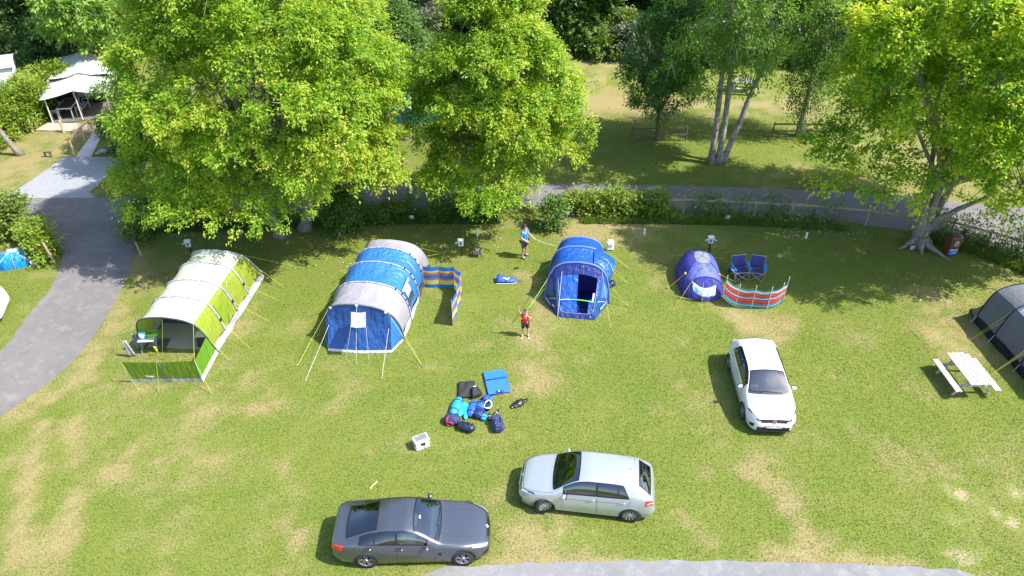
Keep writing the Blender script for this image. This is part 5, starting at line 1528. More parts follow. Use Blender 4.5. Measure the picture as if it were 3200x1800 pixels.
    for sd in (1, -1):
        p = Vector(S(mx, mt if sd > 0 else 8 - mt, 0))
        c = p + Vector((.0, sd * .115, .03))
        mo = MB().ball(c, (.065, .10, .062), 14, 9, M=Matrix.Rotation(R(-18) * sd, 3, 'Z')).build('door_mirror', spec.get('mirror_mat', paint), root, smooth=True)
        MB().box((c.x - .072, c.y, c.z), (.03, .17, .10), bev=.01).build('mirror_glass', C['lampd'], mo)
        MB().tube([p, c], .03, 6).build('mirror_arm', C['blk'], mo)
    for (x0, t0), (x1, t1) in spec['wipers']:
        pts = S(np.linspace(x0, x1, 9), np.linspace(t0, t1, 9), .018).tolist()
        MB().tube(pts, .012, 5).build('wiper', C['blk'], root)
    if spec.get('fin'):
        p = Vector(S(spec['fin'], 4.0)); MB()._add([(p.x + .09, p.y, p.z), (p.x - .09, p.y + .03, p.z - .01), (p.x - .09, p.y - .03, p.z - .01), (p.x - .08, p.y, p.z + .06)], [(0, 1, 3), (0, 3, 2), (1, 2, 3), (0, 2, 1)]).build('roof_antenna', spec.get('fin_mat', paint), root)
    return root, S, C

def thing_part(name, parent, loc, rot, wr, tyre_m, rim_m, sd, rim):
    """wheel: tyre mesh with the rim, hub and spokes under it; the wheel's axis is Y"""
    RX = Matrix.Rotation(R(90), 3, 'X')
    w = .105
    prof = [(wr * .66, -w), (wr * .93, -w), (wr * .985, -w * .8), (wr, -w * .5), (wr, w * .5), (wr * .985, w * .8), (wr * .93, w), (wr * .66, w)]
    t = MB().lathe(prof, 32, M=RX)
    t.f = [f for f in t.f if len(f) == 4]
    o = t.build(name, tyre_m, parent, smooth=True, loc=loc); o.rotation_euler = rot
    r0 = wr * .68
    out = sd * -1 if False else sd
    # barrel
    b = MB().lathe([(r0, -w * .8), (r0 * .94, 0), (r0, w * .92), (r0 * .93, w * .93), (r0 * .90, w * .6)], 28, M=RX); b.f = [f for f in b.f if len(f) == 4]
    rb = b.build('rim', rim_m, o, smooth=True)
    MB().lathe([(0.001, 0), (r0 * .93, 0)], 24, M=RX, c=(0, out * .02, 0)).build('brake_disc', MATS['lamp_dark'] if 'lamp_dark' in MATS else None, o)
    n, wd, dbl = rim
    for q in range(n):
        a = 2 * math.pi * q / n + .3
        for dd in ((-.5, .5) if dbl else (0,)):
            a0, a1 = a + dd * .30, a + dd * .42
            p0 = Vector((math.cos(a0) * .05, out * w * .72, math.sin(a0) * .05)); p1 = Vector((math.cos(a1) * r0 * .95, out * w * .88, math.sin(a1) * r0 * .95))
            d = (p1 - p0).normalized(); sdv = d.cross(Vector((0, 1, 0))).normalized() * wd
            dn = Vector((0, -out * .03, 0))
            vs = [p0 - sdv * .8, p0 + sdv * .8, p1 + sdv, p1 - sdv]
            MB()._add([*vs, *[v + dn for v in vs]], [(0, 1, 2, 3), (4, 5, 6, 7), (0, 1, 5, 4), (1, 2, 6, 5), (2, 3, 7, 6), (3, 0, 4, 7)]).build('spoke', rim_m, o)
    MB().lathe([(.001, .012), (.055, .010), (.065, -.01), (.065, -.03)], 14, M=Matrix.Rotation(R(-90 * out), 3, 'X'), c=(0, out * w * .78, 0)).build('hub_cap', rim_m, o)
    return o

GX_ = [0, .03, .10, .22, .45, .78, 1.06, 1.16, 1.48, 1.88, 2.25, 2.85, 3.3, 3.56, 3.70, 3.88, 4.03, 4.12, 4.20, 4.255]
golf = CarShape(GX_,
    zt=[.50, .60, .705, .765, .83, .905, .965, 1.02, 1.225, 1.405, 1.448, 1.450, 1.435, 1.408, 1.365, 1.21, 1.06, .95, .74, .50],
    w=[.46, .58, .69, .775, .85, .89, .895, .895, .898, .90, .90, .90, .897, .892, .88, .87, .845, .81, .74, .62],
    z1=[.36, .40, .45, .48, .50, .52, .52, .52, .52, .52, .52, .52, .53, .54, .54, .54, .53, .52, .49, .42],
    z2=[.46, .545, .64, .70, .765, .835, .88, .888, .905, .92, .93, .945, .962, .98, .99, .985, .95, .88, .66, .47],
    y2off=[.05, .06, .07, .075, .075, .07, .065, .062, .06, .06, .06, .06, .06, .06, .06, .06, .06, .06, .06, .05],
    y3=[.30, .41, .53, .60, .67, .72, .74, .735, .675, .605, .585, .58, .576, .57, .565, .575, .60, .60, .52, .38],
    z3=[.485, .585, .685, .745, .81, .88, .935, .98, 1.175, 1.345, 1.385, 1.385, 1.36, 1.33, 1.285, 1.15, 1.02, .92, .72, .49],
    z0=[.26, .23, .21, .20, .19, .19, .19, .19, .19, .19, .19, .19, .20, .21, .22, .24, .26, .28, .30, .34])
golf_spec = dict(axf=.86, axr=3.497, wr=.325, track=1.57, dash=1.28, rim=(10, .022, False), mirror=(1.46, 2.06), handles=(2.28, 3.22), fin=3.38,
    windows=[('windscreen', 3.10, 4.90, lambda t: 1.085 + .09 * abs(t - 4) ** 2, lambda t: 1.855 - .03 * abs(t - 4) ** 2, 'glass', False),
             ('side_window', 2.16, 2.86, lambda t: 1.45, lambda t: 2.395, 'glass', True),
             ('side_window', 2.16, 2.86, lambda t: 2.47, lambda t: 3.06, 'dark', True),
             ('quarter_window', 2.16, 2.86, lambda t: 3.10, lambda t: 3.40 - .22 * (t - 2.16) / .7, 'dark', True),
             ('rear_window', 3.14, 4.86, lambda t: 3.715, lambda t: 4.045 - .02 * abs(t - 4), 'dark', False)],
    seams=[[(1.42, .25), (1.40, 1.0), (1.44, 1.9)], [(2.46, .2), (2.46, 1.0), (2.46, 2.0)], [(3.18, .55), (3.30, 1.0), (3.48, 1.95)], [(.20, 3.0), (.45, 2.75), (.80, 2.5), (1.12, 2.35)], [(.13, 4.0), (.14, 3.4), (.20, 3.0)], [(3.55, 4.0), (3.55, 3.05)], [(1.45, 1.66), (3.2, 1.72)]],
    patches=[('headlight', 'lampd', ((.085, 3.10), (.50, 2.25), (.56, 1.72), (.045, 2.45)), True, .005), ('headlight_lens', 'lamp', ((.13, 2.75), (.30, 2.38), (.34, 1.98), (.12, 2.25)), True, .009),
             ('grille', 'blk', ((.085, 3.05), (.085, 4.95), (.045, 4.95), (.045, 3.05)), False, .006),
             ('tail_light', 'red', ((3.90, 1.96), (4.13, 2.45), (4.19, 1.75), (3.92, 1.48)), True, .006), ('lamp_stripe', 'lamp', ((3.97, 1.72), (4.13, 2.02), (4.14, 1.90), (3.98, 1.63)), True, .010),
             ('lower_grille', 'blk', ((.03, 1.05), (.06, .25), (.14, .25), (.14, .9)), True, .004)],
    wipers=[((1.12, 3.5), (1.16, 4.4)), ((1.12, 4.3), (1.22, 5.0))])
WHITE = mat('paint_white', (.60, .62, .64), .25, spec=.5, coat=.8)
SILVER = mat('paint_silver', (.47, .50, .53), .30, metal=.55, coat=.8)
GREYM = mat('paint_grey', (.115, .125, .15), .30, metal=.75, coat=1.0)
RIM_S = mat('rim_silver', (.55, .56, .57), .3, metal=.7)
RIM_D = mat('rim_dark', (.30, .30, .31), .3, metal=.7)

def place(cf, cr, side, half):
    d = (cf - cr).normalized(); left = Vector((-d.y, d.x, 0)); m_ = (cf + cr) / 2
    return m_ - left * half * side, math.atan2(d.y, d.x)

# silver hatchback
o_, h_ = place(G(1700, 1600), G(1965, 1630), 1, .84)
car1, S1, C1 = build_car('parked_car', 'silver five-door hatchback with its front wheels turned', golf, golf_spec, o_, h_, SILVER, RIM_S, steer=R(24), group='cars parked on the grass')
def plate(root, C, x, z, text, face, yellow=False, tilt=8):
    """face +1 front, -1 rear"""
    p = Vector((x, 0, z)); rot = Matrix.Rotation(R(90) * face, 4, 'Z') @ Matrix.Rotation(R(90 - tilt), 4, 'X')
    b = MB().box((0, 0, 0), (.52, .115, .012)).build('number_plate', C['platey' if yellow else 'plate'], root); b.matrix_local = Matrix.Translation(p) @ rot
    if text: text_mesh('plate_text', text, .105, M_INKB, b, Matrix.Translation((0, -.002, .008)))
def badge(root, C, x, z, face, tilt, vw=True):
    rot = Matrix.Rotation(R(90) * face, 4, 'Z') @ Matrix.Rotation(R(90 - tilt), 4, 'X')
    b = MB().lathe([(.001, .006), (.048, .006), (.06, .012), (.064, 0)], 20).build('badge', C['chrome'], root, smooth=True); b.matrix_local = Matrix.Translation((x, 0, z)) @ rot
    MB().lathe([(.001, 0), (.047, 0)], 20, c=(0, 0, .0075)).build('badge_field', C['blk'], b)
    if vw:
        mb = MB(); mb.tube([(-.026, .036, .009), (-.007, .002, .009)], .005, 4); mb.tube([(.026, .036, .009), (.007, .002, .009)], .005, 4); mb.tube([(-.012, .002, .009), (.012, .002, .009)], .004, 4)
        mb.tube([(-.038, .02, .009), (-.018, -.036, .009), (0, -.006, .009), (.018, -.036, .009), (.038, .02, .009)], .005, 4); mb.build('badge_mark', C['chrome'], b)
xmg = (golf_spec['axf'] + golf_spec['axr']) / 2
badge(car1, C1, xmg - .055, .655, 1, 32)
plate(car1, C1, xmg + .006, .47, None, 1)
mb = MB(); mb.box((xmg - 4.20, 0, .42), (.05, 1.25, .12), bev=.02).build('rear_bumper_trim', C1['blk'], car1)

# white sporty hatchback facing the camera
import copy
gti_spec = dict(golf_spec); gti_spec['rim'] = (5, .030, True); gti_spec['wr'] = .33
M_REDLINE = mat('red_trim', (.60, .02, .02), .3)
gti_spec['patches'] = golf_spec['patches'][:2] + [('grille', 'blk', ((.095, 3.0), (.095, 5.0), (.030, 5.0), (.030, 3.0)), False, .006), ('red_trim_line', M_REDLINE, ((.036, 3.0), (.036, 5.0), (.0325, 5.0), (.0325, 3.0)), False, .010),
    ('red_trim_line', M_REDLINE, ((.046, 2.52), (.54, 1.76), (.55, 1.70), (.042, 2.44)), True, .012)] + golf_spec['patches'][3:5] + [('side_intake', 'blk', ((.06, 1.35), (.20, .95), (.26, .45), (.10, .5)), True, .006)]
o_, h_ = place(G(2319, 1306), G(2276, 1150), -1, .84)
car2, S2, C2 = build_car('parked_car', 'white hatchback facing the camera with a red line across its grille', golf, gti_spec, o_, h_, WHITE, RIM_D, group='cars parked on the grass')
badge(car2, C2, xmg - .035, .640, 1, 30)
MB().box((xmg - .001, 0, .345), (.03, 1.12, .13), bev=.02).build('lower_grille', C2['blk'], car2)
MB().box((xmg + .012, 0, .262), (.05, 1.25, .025), bev=.01).build('splitter', C2['blk'], car2)
plate(car2, C2, xmg + .022, .47, 'DN19 TOU', 1)
for yy in (.38, -.38):
    p = Vector(S2(1.98, 4 + yy * 1.6, .012)); MB().box(tuple(p), (.03, .07, .012), M=Matrix.Rotation(R(25), 3, 'Y')).build('windscreen_sticker', M_INKW, car2)

# dark grey four-door coupe
BX_ = [0, .03, .10, .25, .5, .8, 1.2, 1.42, 1.6, 1.9, 2.2, 2.5, 2.9, 3.3, 3.55, 3.9, 4.2, 4.3, 4.48, 4.56, 4.61, 4.64]
coupe = CarShape(BX_,
    zt=[.46, .57, .66, .725, .79, .845, .905, .945, 1.03, 1.20, 1.325, 1.380, 1.385, 1.335, 1.27, 1.135, 1.02, 1.0, .99, .93, .75, .52],
    w=[.40, .53, .66, .77, .855, .90, .905, .905, .905, .907, .91, .91, .91, .912, .912, .90, .875, .86, .785, .72, .64, .52],
    z1=[.34, .38, .43, .46, .48, .50, .50, .50, .50, .50, .50, .50, .50, .51, .52, .52, .52, .52, .50, .48, .45, .42],
    z2=[.42, .52, .60, .665, .725, .785, .835, .855, .865, .875, .885, .893, .905, .925, .937, .95, .945, .94, .915, .85, .68, .49],
    y2off=[.05, .06, .07, .075, .075, .07, .07, .07, .07, .07, .07, .07, .07, .07, .07, .07, .07, .07, .07, .06, .06, .05],
    y3=[.28, .38, .50, .585, .665, .72, .74, .74, .715, .655, .60, .575, .562, .556, .556, .575, .62, .635, .655, .62, .5, .38],
    z3=[.45, .555, .64, .705, .77, .825, .88, .915, .985, 1.145, 1.265, 1.318, 1.312, 1.248, 1.178, 1.055, .985, .975, .962, .905, .73, .51],
    z0=[.24, .22, .20, .18, .18, .18, .18, .18, .18, .18, .18, .18, .18, .18, .19, .21, .24, .25, .27, .29, .31, .34])
coupe_spec = dict(axf=.80, axr=3.61, wr=.333, track=1.60, dash=1.62, rim=(5, .024, True), mirror=(1.82, 2.10), handles=(2.62, 3.52), fin=3.12, mirror_mat=None,
    windows=[('windscreen', 3.10, 4.90, lambda t: 1.46 + .10 * abs(t - 4) ** 2, lambda t: 2.20 - .05 * abs(t - 4) ** 2, 'glass', False),
             ('side_window', 2.18, 2.84, lambda t: 1.84, lambda t: 2.655, 'glass', True),
             ('side_window', 2.18, 2.84, lambda t: 2.725, lambda t: 3.30, 'dark', True),
             ('quarter_window', 2.18, 2.84, lambda t: 3.34, lambda t: 3.74 - .05 * (t - 2.18), 'dark', True),
             ('rear_window', 3.16, 4.84, lambda t: 3.28 + .02 * abs(t - 4) ** 2, lambda t: 4.16 - .06 * abs(t - 4) ** 2, 'dark', False)],
    seams=[[(1.62, .25), (1.60, 1.0), (1.66, 1.92)], [(2.68, .2), (2.68, 1.0), (2.68, 2.0)], [(3.28, .55), (3.42, 1.0), (3.70, 1.9)], [(.16, 3.1), (.5, 2.8), (.9, 2.5), (1.4, 2.32)], [(.10, 4.0), (.11, 3.5), (.16, 3.1)], [(4.20, 4.0), (4.20, 3.1), (4.25, 2.4)], [(1.6, 1.62), (3.4, 1.70), (4.4, 1.75)], [(.5, 3.4), (1.0, 3.45), (1.45, 3.5)], [(3.74, 1.62), (3.92, 1.62), (3.92, 1.88), (3.74, 1.88), (3.74, 1.62)]],
    patches=[('headlight', 'lampd', ((.05, 2.8), (.55, 2.22), (.62, 1.78), (.08, 1.62)), True, .005), ('headlight_lens', 'lamp', ((.08, 2.6), (.50, 2.20), (.54, 1.88), (.11, 1.76)), True, .009),
             ('kidney_grille', 'blk', ((.09, 3.35), (.09, 3.93), (.02, 3.93), (.02, 3.35)), True, .006),
             ('tail_light', 'red', ((4.18, 1.93), (4.54, 2.30), (4.58, 1.62), (4.28, 1.50)), True, .006),
             ('side_intake', 'blk', ((.04, 1.3), (.20, .9), (.24, .4), (.08, .4)), True, .005), ('side_vent', 'blk', ((1.40, 1.35), (1.52, 1.35), (1.47, 1.05), (1.44, 1.05)), True, .005)],
    wipers=[((1.49, 3.4), (1.55, 4.3)), ((1.49, 4.2), (1.60, 4.95))])
coupe_spec['mirror_mat'] = GREYM
o_, h_ = place(G(1447, 1766), G(1150, 1773), -1, .86)
car3, S3, C3 = build_car('parked_car', 'dark grey four-door coupe parked beside the near road', coupe, coupe_spec, o_, h_, GREYM, RIM_D, group='cars parked on the grass')
xmb = (.80 + 3.61) / 2
mb = MB().lathe([(.001, .004), (.042, .004), (.045, 0)], 18); b = mb.build('badge', C3['plate'], car3); p = Vector(S3(.10, 4.0, .006)); b.matrix_local = Matrix.Translation(p) @ Matrix.Rotation(R(42), 4, 'Y')
plate(car3, C3, xmb - 4.635, .60, None, -1, True)
p = Vector(S3(2.05, 4.15, .012)); MB().box(tuple(p), (.05, .10, .01), M=Matrix.Rotation(R(28), 3, 'Y')).build('windscreen_sticker', M_INKW, car3)

# white car cut off by the left edge
o_ = G(-143, 1006)
car4, S4, C4 = build_car('parked_car', 'white hatchback mostly cut off by the left edge', golf, golf_spec, o_, R(196), WHITE, RIM_S, group='cars parked on the grass')
# ------------------------------------------------------------------ people
M_SKIN = mat('skin', (.50, .29, .20), .55, spec=.35)
M_HAIR = mat('dark_hair', (.025, .016, .012), .6, bump=(60, .5))
M_HAIRB = mat('brown_hair', (.075, .040, .020), .6, bump=(60, .5))
M_EYE = mat('eye_dark', (.02, .015, .012), .3)

def skin_mesh(name, nodes, edges, m, parent, root, sub=2):
    keys = list(nodes); ix = {k: i for i, k in enumerate(keys)}
    me = bpy.data.meshes.new(name)
    me.from_pydata([nodes[k][0] for k in keys], [(ix[a], ix[b]) for a, b in edges], [])
    o = bpy.data.objects.new(name, me); COL.objects.link(o)
    sk = o.modifiers.new('skin', 'SKIN'); sk.use_smooth_shade = True
    dat = me.skin_vertices[0].data
    for k in keys:
        r = nodes[k][1]; dat[ix[k]].radius = r if isinstance(r, tuple) else (r, r)
    dat[ix[root]].use_root = True
    sb = o.modifiers.new('sub', 'SUBSURF'); sb.levels = sub; sb.render_levels = sub
    dg = bpy.context.evaluated_depsgraph_get()
    me2 = bpy.data.meshes.new_from_object(o.evaluated_get(dg))
    bpy.data.objects.remove(o); bpy.data.meshes.remove(me)
    me2.name = name
    me2.materials.clear(); me2.materials.append(m)
    me2.polygons.foreach_set('use_smooth', np.ones(len(me2.polygons), bool))
    o2 = bpy.data.objects.new(name, me2); COL.objects.link(o2); o2.parent = parent
    return o2

def fingers(nodes, edges, side, wrist, direc, up, s=1.0, curl=.5):
    """palm and five fingers beyond the wrist; direc: way the hand points, up: back-of-hand side"""
    d = Vector(direc).normalized(); u = Vector(up); u = (u - d * u.dot(d)).normalized(); w = d.cross(u)
    W = Vector(wrist); palm = W + d * .055 * s
    nodes['palm' + side] = (tuple(palm), (.036 * s, .020 * s)); edges.append(('wrist' + side, 'palm' + side))
    for i, (off, ln) in enumerate(((-.030, .070), (-.010, .080), (.010, .076), (.028, .060))):
        b = palm + d * .035 * s + w * off * s
        p, n0 = 'palm' + side, None
        for j in range(3):
            a = curl * (j + .4)
            b = b + (d * math.cos(a) - u * math.sin(a)) * ln * s / 3
            k = 'f%s%d%d' % (side, i, j); nodes[k] = (tuple(b), .0095 * s); edges.append((p, k)); p = k
    t0 = palm + w * -.038 * s + d * .005 * s; t1 = t0 + (d * .7 - w * .6 - u * .3).normalized() * .032 * s; t2 = t1 + (d * .9 - w * .2 - u * .3).normalized() * .028 * s
    nodes['t%s0' % side] = (tuple(t0), .011 * s); nodes['t%s1' % side] = (tuple(t1), .010 * s); nodes['t%s2' % side] = (tuple(t2), .0085 * s)
    edges += [('palm' + side, 't%s0' % side), ('t%s0' % side, 't%s1' % side), ('t%s1' % side, 't%s2' % side)]

def person(label, loc, heading, J, shirt_m, shorts_m, shoe_m, hair_m, s, hand, sole_m=None, sleeve=.6):
    root = thing('person', label, 'person', loc, heading)
    N_ = {k: v for k, v in J.items()}
    E_ = [('pelvis', 'spine'), ('spine', 'chest'), ('chest', 'neck'), ('neck', 'jaw'), ('jaw', 'head'), ('head', 'crown'), ('jaw', 'nose'), ('head', 'earL'), ('head', 'earR')]
    for q in 'LR':
        E_ += [('chest', 'sho' + q), ('sho' + q, 'elb' + q), ('elb' + q, 'wrist' + q), ('pelvis', 'hip' + q), ('hip' + q, 'knee' + q), ('knee' + q, 'calf' + q), ('calf' + q, 'ank' + q), ('ank' + q, 'toe' + q)]
        fingers(N_, E_, q, J['wrist' + q][0], *hand[q][:2], s=s, curl=hand[q][2])
    skin_mesh('body', N_, E_, M_SKIN, root, 'pelvis')
    g = lambda k, a: (J[k][0], tuple(np.array(J[k][1] if isinstance(J[k][1], tuple) else (J[k][1],) * 2) + a))
    sh = {k: g(k, .022 * s) for k in ('pelvis', 'spine', 'chest', 'shoL', 'shoR')}
    ng = Vector(J['chest'][0]).lerp(Vector(J['neck'][0]), .62); sh['collar'] = (tuple(ng), .062 * s)
    se = [('pelvis', 'spine'), ('spine', 'chest'), ('chest', 'collar')]
    for q in 'LR':
        a, b = Vector(J['sho' + q][0]), Vector(J['elb' + q][0])
        sh['slv' + q] = (tuple(a.lerp(b, sleeve)), .062 * s); se += [('chest', 'sho' + q), ('sho' + q, 'slv' + q)]
    skin_mesh('shirt', sh, se, shirt_m, root, 'spine')
    st = {'pelvis': g('pelvis', .030 * s), 'hipL': g('hipL', .028 * s), 'hipR': g('hipR', .028 * s)}
    pe = []
    for q in 'LR':
        a, b = Vector(J['hip' + q][0]), Vector(J['knee' + q][0])
        st['hem' + q] = (tuple(a.lerp(b, .90)), .088 * s); pe += [('pelvis', 'hip' + q), ('hip' + q, 'hem' + q)]
    skin_mesh('shorts', st, pe, shorts_m, root, 'pelvis')
    for q in 'LR':
        a, t = Vector(J['ank' + q][0]), Vector(J['toe' + q][0])
        d = Vector((t.x - a.x, t.y - a.y, 0)).normalized()
        hl, tp = Vector((a.x, a.y, .045 * s)) - d * .05 * s, Vector((t.x, t.y, .036 * s)) + d * .035 * s
        sn = {'a': (tuple(Vector((a.x, a.y, .10 * s))), .05 * s), 'h': (tuple(hl), (.045 * s, .045 * s)), 'm': (tuple(hl.lerp(tp, .55)), (.05 * s, .045 * s)), 't': (tuple(tp), (.042 * s, .034 * s))}
        so = skin_mesh('shoe', sn, [('a', 'h'), ('h', 'm'), ('m', 't')], shoe_m, root, 'h')
        if sole_m:
            mid = hl.lerp(tp, .5); MB().box((mid.x, mid.y, .012 * s), ((tp - hl).length + .07 * s, .09 * s, .026 * s), math.atan2(d.y, d.x), bev=.01).build('sole', sole_m, so)
    hd, cw = Vector(J['head'][0]), Vector(J['crown'][0])
    fw = (Vector(J['nose'][0]) - Vector(J['jaw'][0])); fw.z = 0; fw.normalize(); lf_ = Vector((-fw.y, fw.x, 0))
    Rh = Matrix((fw, lf_, Vector((0, 0, 1)))).transposed()
    hb = MB().ball(hd.lerp(cw, .45) - fw * .022 * s, (.108 * s, .098 * s, .088 * s), 14, 10, M=Rh)
    hb.build('hair', hair_m, root, smooth=True)
    MB().ball(hd - fw * .055 * s - Vector((0, 0, .015 * s)), (.058 * s, .085 * s, .085 * s), 12, 8, M=Rh).build('hair_back', hair_m, root, smooth=True)
    for sg in (1, -1):
        MB().ball(hd + fw * .093 * s + lf_ * sg * .034 * s - Vector((0, 0, .015 * s)), .012 * s, 8, 6).build('eye', M_EYE, root)
        MB().ball(hd + fw * .094 * s + lf_ * sg * .034 * s + Vector((0, 0, .008 * s)), (.006 * s, .022 * s, .006 * s), 8, 5, M=Rh).build('eyebrow', hair_m, root)
    MB().ball(hd + fw * .092 * s - Vector((0, 0, .072 * s)), (.010 * s, .026 * s, .007 * s), 8, 5, M=Rh).build('mouth', mat('lips', (.36, .13, .11), .5), root)
    return root

man_J = dict(pelvis=((0, 0, .96), (.155, .115)), spine=((.0, 0, 1.16), (.150, .108)), chest=((.0, 0, 1.36), (.165, .118)), neck=((.015, 0, 1.535), .056), jaw=((.04, 0, 1.60), (.066, .072)), head=((.035, 0, 1.685), (.082, .096)), crown=((.025, 0, 1.755), (.066, .076)),
    nose=((.128, 0, 1.640), .014), earL=((.03, .088, 1.665), .018), earR=((.03, -.088, 1.665), .018),
    shoL=((0, .185, 1.45), .062), elbL=((.10, .245, 1.19), .046), wristL=((.36, .16, 1.12), .030), shoR=((0, -.185, 1.45), .062), elbR=((-.02, -.255, 1.18), .046), wristR=((.20, -.15, 1.03), .030),
    hipL=((0, .095, .90), .092), kneeL=((.02, .14, .50), .060), calfL=((-.02, .15, .36), .058), ankL=((-.03, .16, .10), .040), toeL=((.13, .19, .04), .036),
    hipR=((0, -.095, .90), .092), kneeR=((.03, -.12, .50), .060), calfR=((-.01, -.125, .36), .058), ankR=((-.02, -.13, .10), .040), toeR=((.14, -.15, .04), .036))
MAN = person('man in a bright blue t-shirt and grey shorts holding a guy rope', G(1638, 804), R(-32), man_J, mat('blue_shirt', (.012, .22, .66), .8, bump=(14, .5)), mat('grey_shorts', (.085, .085, .09), .85, bump=(14, .5)), mat('dark_shoe', (.03, .032, .04), .6), M_HAIR, 1.0,
    {'L': ((.9, -.2, -.1), (0, .3, 1), .75), 'R': ((.8, .4, -.3), (0, -.3, 1), .7)}, mat('grey_sole', (.14, .14, .15), .7))
boy_J = dict(pelvis=((0, 0, .71), (.115, .088)), spine=((.0, 0, .85), (.112, .082)), chest=((.0, 0, 1.00), (.122, .088)), neck=((.01, 0, 1.135), .043), jaw=((.035, 0, 1.19), (.058, .062)), head=((.03, 0, 1.27), (.078, .088)), crown=((.02, 0, 1.335), (.062, .072)),
    nose=((.115, 0, 1.235), .012), earL=((.02, .082, 1.245), .017), earR=((.02, -.082, 1.245), .017),
    shoL=((0, .135, 1.07), .046), elbL=((.13, .235, 1.00), .034), wristL=((.20, .10, 1.17), .024), shoR=((0, -.135, 1.075), .046), elbR=((.04, -.225, 1.21), .034), wristR=((.06, -.262, 1.42), .024),
    hipL=((0, .072, .66), .070), kneeL=((.02, .10, .37), .047), calfL=((-.01, .105, .27), .044), ankL=((-.02, .11, .085), .032), toeL=((.10, .135, .035), .030),
    hipR=((0, -.072, .66), .070), kneeR=((.03, -.10, .37), .047), calfR=((.0, -.105, .27), .044), ankR=((-.01, -.11, .085), .032), toeR=((.11, -.13, .035), .030))
BOY = person('boy in a red shirt and black shorts with one arm raised', G(1641, 1050), R(-92), boy_J, mat('red_shirt', (.62, .022, .025), .8, bump=(14, .5)), mat('black_shorts', (.012, .012, .014), .8, bump=(14, .5)), mat('black_shoe', (.02, .02, .022), .6), M_HAIRB, .80,
    {'L': ((-.3, -.5, .8), (.9, 0, .3), .2), 'R': ((0, -.15, 1), (-1, 0, .1), .1)}, mat('white_sole', (.7, .7, .7), .7), .75)
MB().box((.088, 0, 1.10), (.012, .10, .03), bev=.005).build('collar', M_INKW, BOY)
# lines held by the two of them belong to the royal blue tent
def hold(tt, kk, target, m, r=.010):
    a = CR[kk](tt, .04); b = LC @ Vector(target)
    MB().tube([a.lerp(b, q) + Vector((0, 0, -.05 * math.sin(math.pi * q))) for q in np.linspace(0, 1, 8)], r, 5).build('guy_line', m, TC)
mh = Matrix.Translation(G(1638, 804)) @ Matrix.Rotation(R(-32), 4, 'Z')
hold(4.7, 2, mh @ Vector((.42, .13, 1.10)), M_GUYW, .007)
bp = G(1641, 1050)
for tt, z_ in ((5.0, 0), (4.9, .03)): hold(tt, 0, LC.inverted() @ (LC @ G(1647, 965, .9)), M_GUYG if z_ else M_GUY, .0055)
hold(5.35, 0, G(1647, 968, .9), M_GUYG, .006)
# ------------------------------------------------------------------ camping gear and furniture
def at(root_loc): return Matrix.Translation(-Vector(root_loc))
M_NAVY = mat('navy_cloth', (.030, .036, .165), .8, bump=(18, .6))
M_CHB = mat('chair_blue', (.02, .16, .50), .7)
M_CHG = mat('chair_tube', (.36, .38, .40), .45, metal=.3)
def folding_chair(label, loc, rz):
    c = thing('folding_chair', label, 'chair', loc, rz, 'folding chairs behind the red windbreak')
    # forward = -Y locally
    w = .29
    mb = MB(); rows = []
    for j in range(7):
        v = j / 6; rows.append([(x, -.24 + .46 * v, .42 - .05 * math.cos(x / w * math.pi / 2) - .03 * v) for x in np.linspace(-w, w, 7)])
    MB().grid(rows).build('seat', M_NAVY, c, smooth=True, solid=.012)
    rows = []
    for j in range(7):
        v = j / 6; rows.append([(x * (1 + .08 * v), .22 + .16 * v + .04 * math.cos(x / w * math.pi / 2), .40 + .52 * v) for x in np.linspace(-w, w, 7)])
    MB().grid(rows).build('backrest', M_NAVY, c, smooth=True, solid=.012)
    for sx in (-1, 1):
        MB().tube([(sx * w, -.26, .41), (sx * w, .22, .38), (sx * w * 1.08, .40, .94)], .013, 6).build('side_tube', M_CHG, c)
        MB().tube([(sx * w, -.27, .41), (-sx * w, -.30, .01)], .012, 6).build('leg', M_CHG, c); MB().tube([(sx * w, .24, .40), (-sx * w, .30, .01)], .012, 6).build('leg', M_CHG, c)
        MB().tube([(sx * w, -.27, .41), (sx * w, .30, .01)], .012, 6).build('cross_tube', M_CHG, c)
        MB().tube([(sx * (w + .05), -.30, .01), (sx * (w + .05), -.28, .60)], .012, 6).build('arm_post', M_CHG, c)
        MB().grid([[(sx * (w + .01), -.30, .61), (sx * (w + .11), -.30, .60)], [(sx * (w + .01), .0, .60), (sx * (w + .11), .0, .59)], [(sx * (w + .03), .28, .64), (sx * (w + .10), .28, .64)]]).build('armrest', M_CHB, c, solid=.014)
    MB().tube([(-w, -.255, .41), (w, -.255, .41)], .012, 6).build('front_rail', M_CHG, c)
    MB().tube([(-w * 1.08, .40, .94), (w * 1.08, .40, .94)], .012, 6).build('top_rail', M_CHG, c)
    return c
ZD = Zm(2000, 700, .2415)
fc1 = folding_chair('navy folding camp chair with a white cloth over its arm', ZD(1280, 690), R(8))
fc2 = folding_chair('navy folding camp chair nearest the right end of the windbreak', ZD(1490, 695), R(-14))
cl = thing('white_cloth', 'crumpled white cloth hanging on the left camp chair arm', 'cloth', Vector(ZD(1280, 690)) + Vector((-.36, -.15, .55)))
MB().grid([[(.07 * math.sin(j * 1.7 + i) * .6 + (i - 2) * .05, (j - 3) * .05, -.035 * i * i * .5 + .02 * math.sin(i * 2 + j * 2)) for i in range(6)] for j in range(7)]).build('fold', F_WHITE, cl, smooth=True, solid=.012)
sb = thing('stuff_bag', 'small navy bag hanging beside the left camp chair', 'bag', Vector(ZD(1280, 690)) + Vector((-.48, .02, .26)))
MB().ball((0, 0, .12), (.09, .07, .14), 10, 8).build('sack', M_NAVY, sb, smooth=True); MB().tube([(0, 0, .24), (.06, 0, .33)], .01, 5).build('cord', M_BLK, sb)

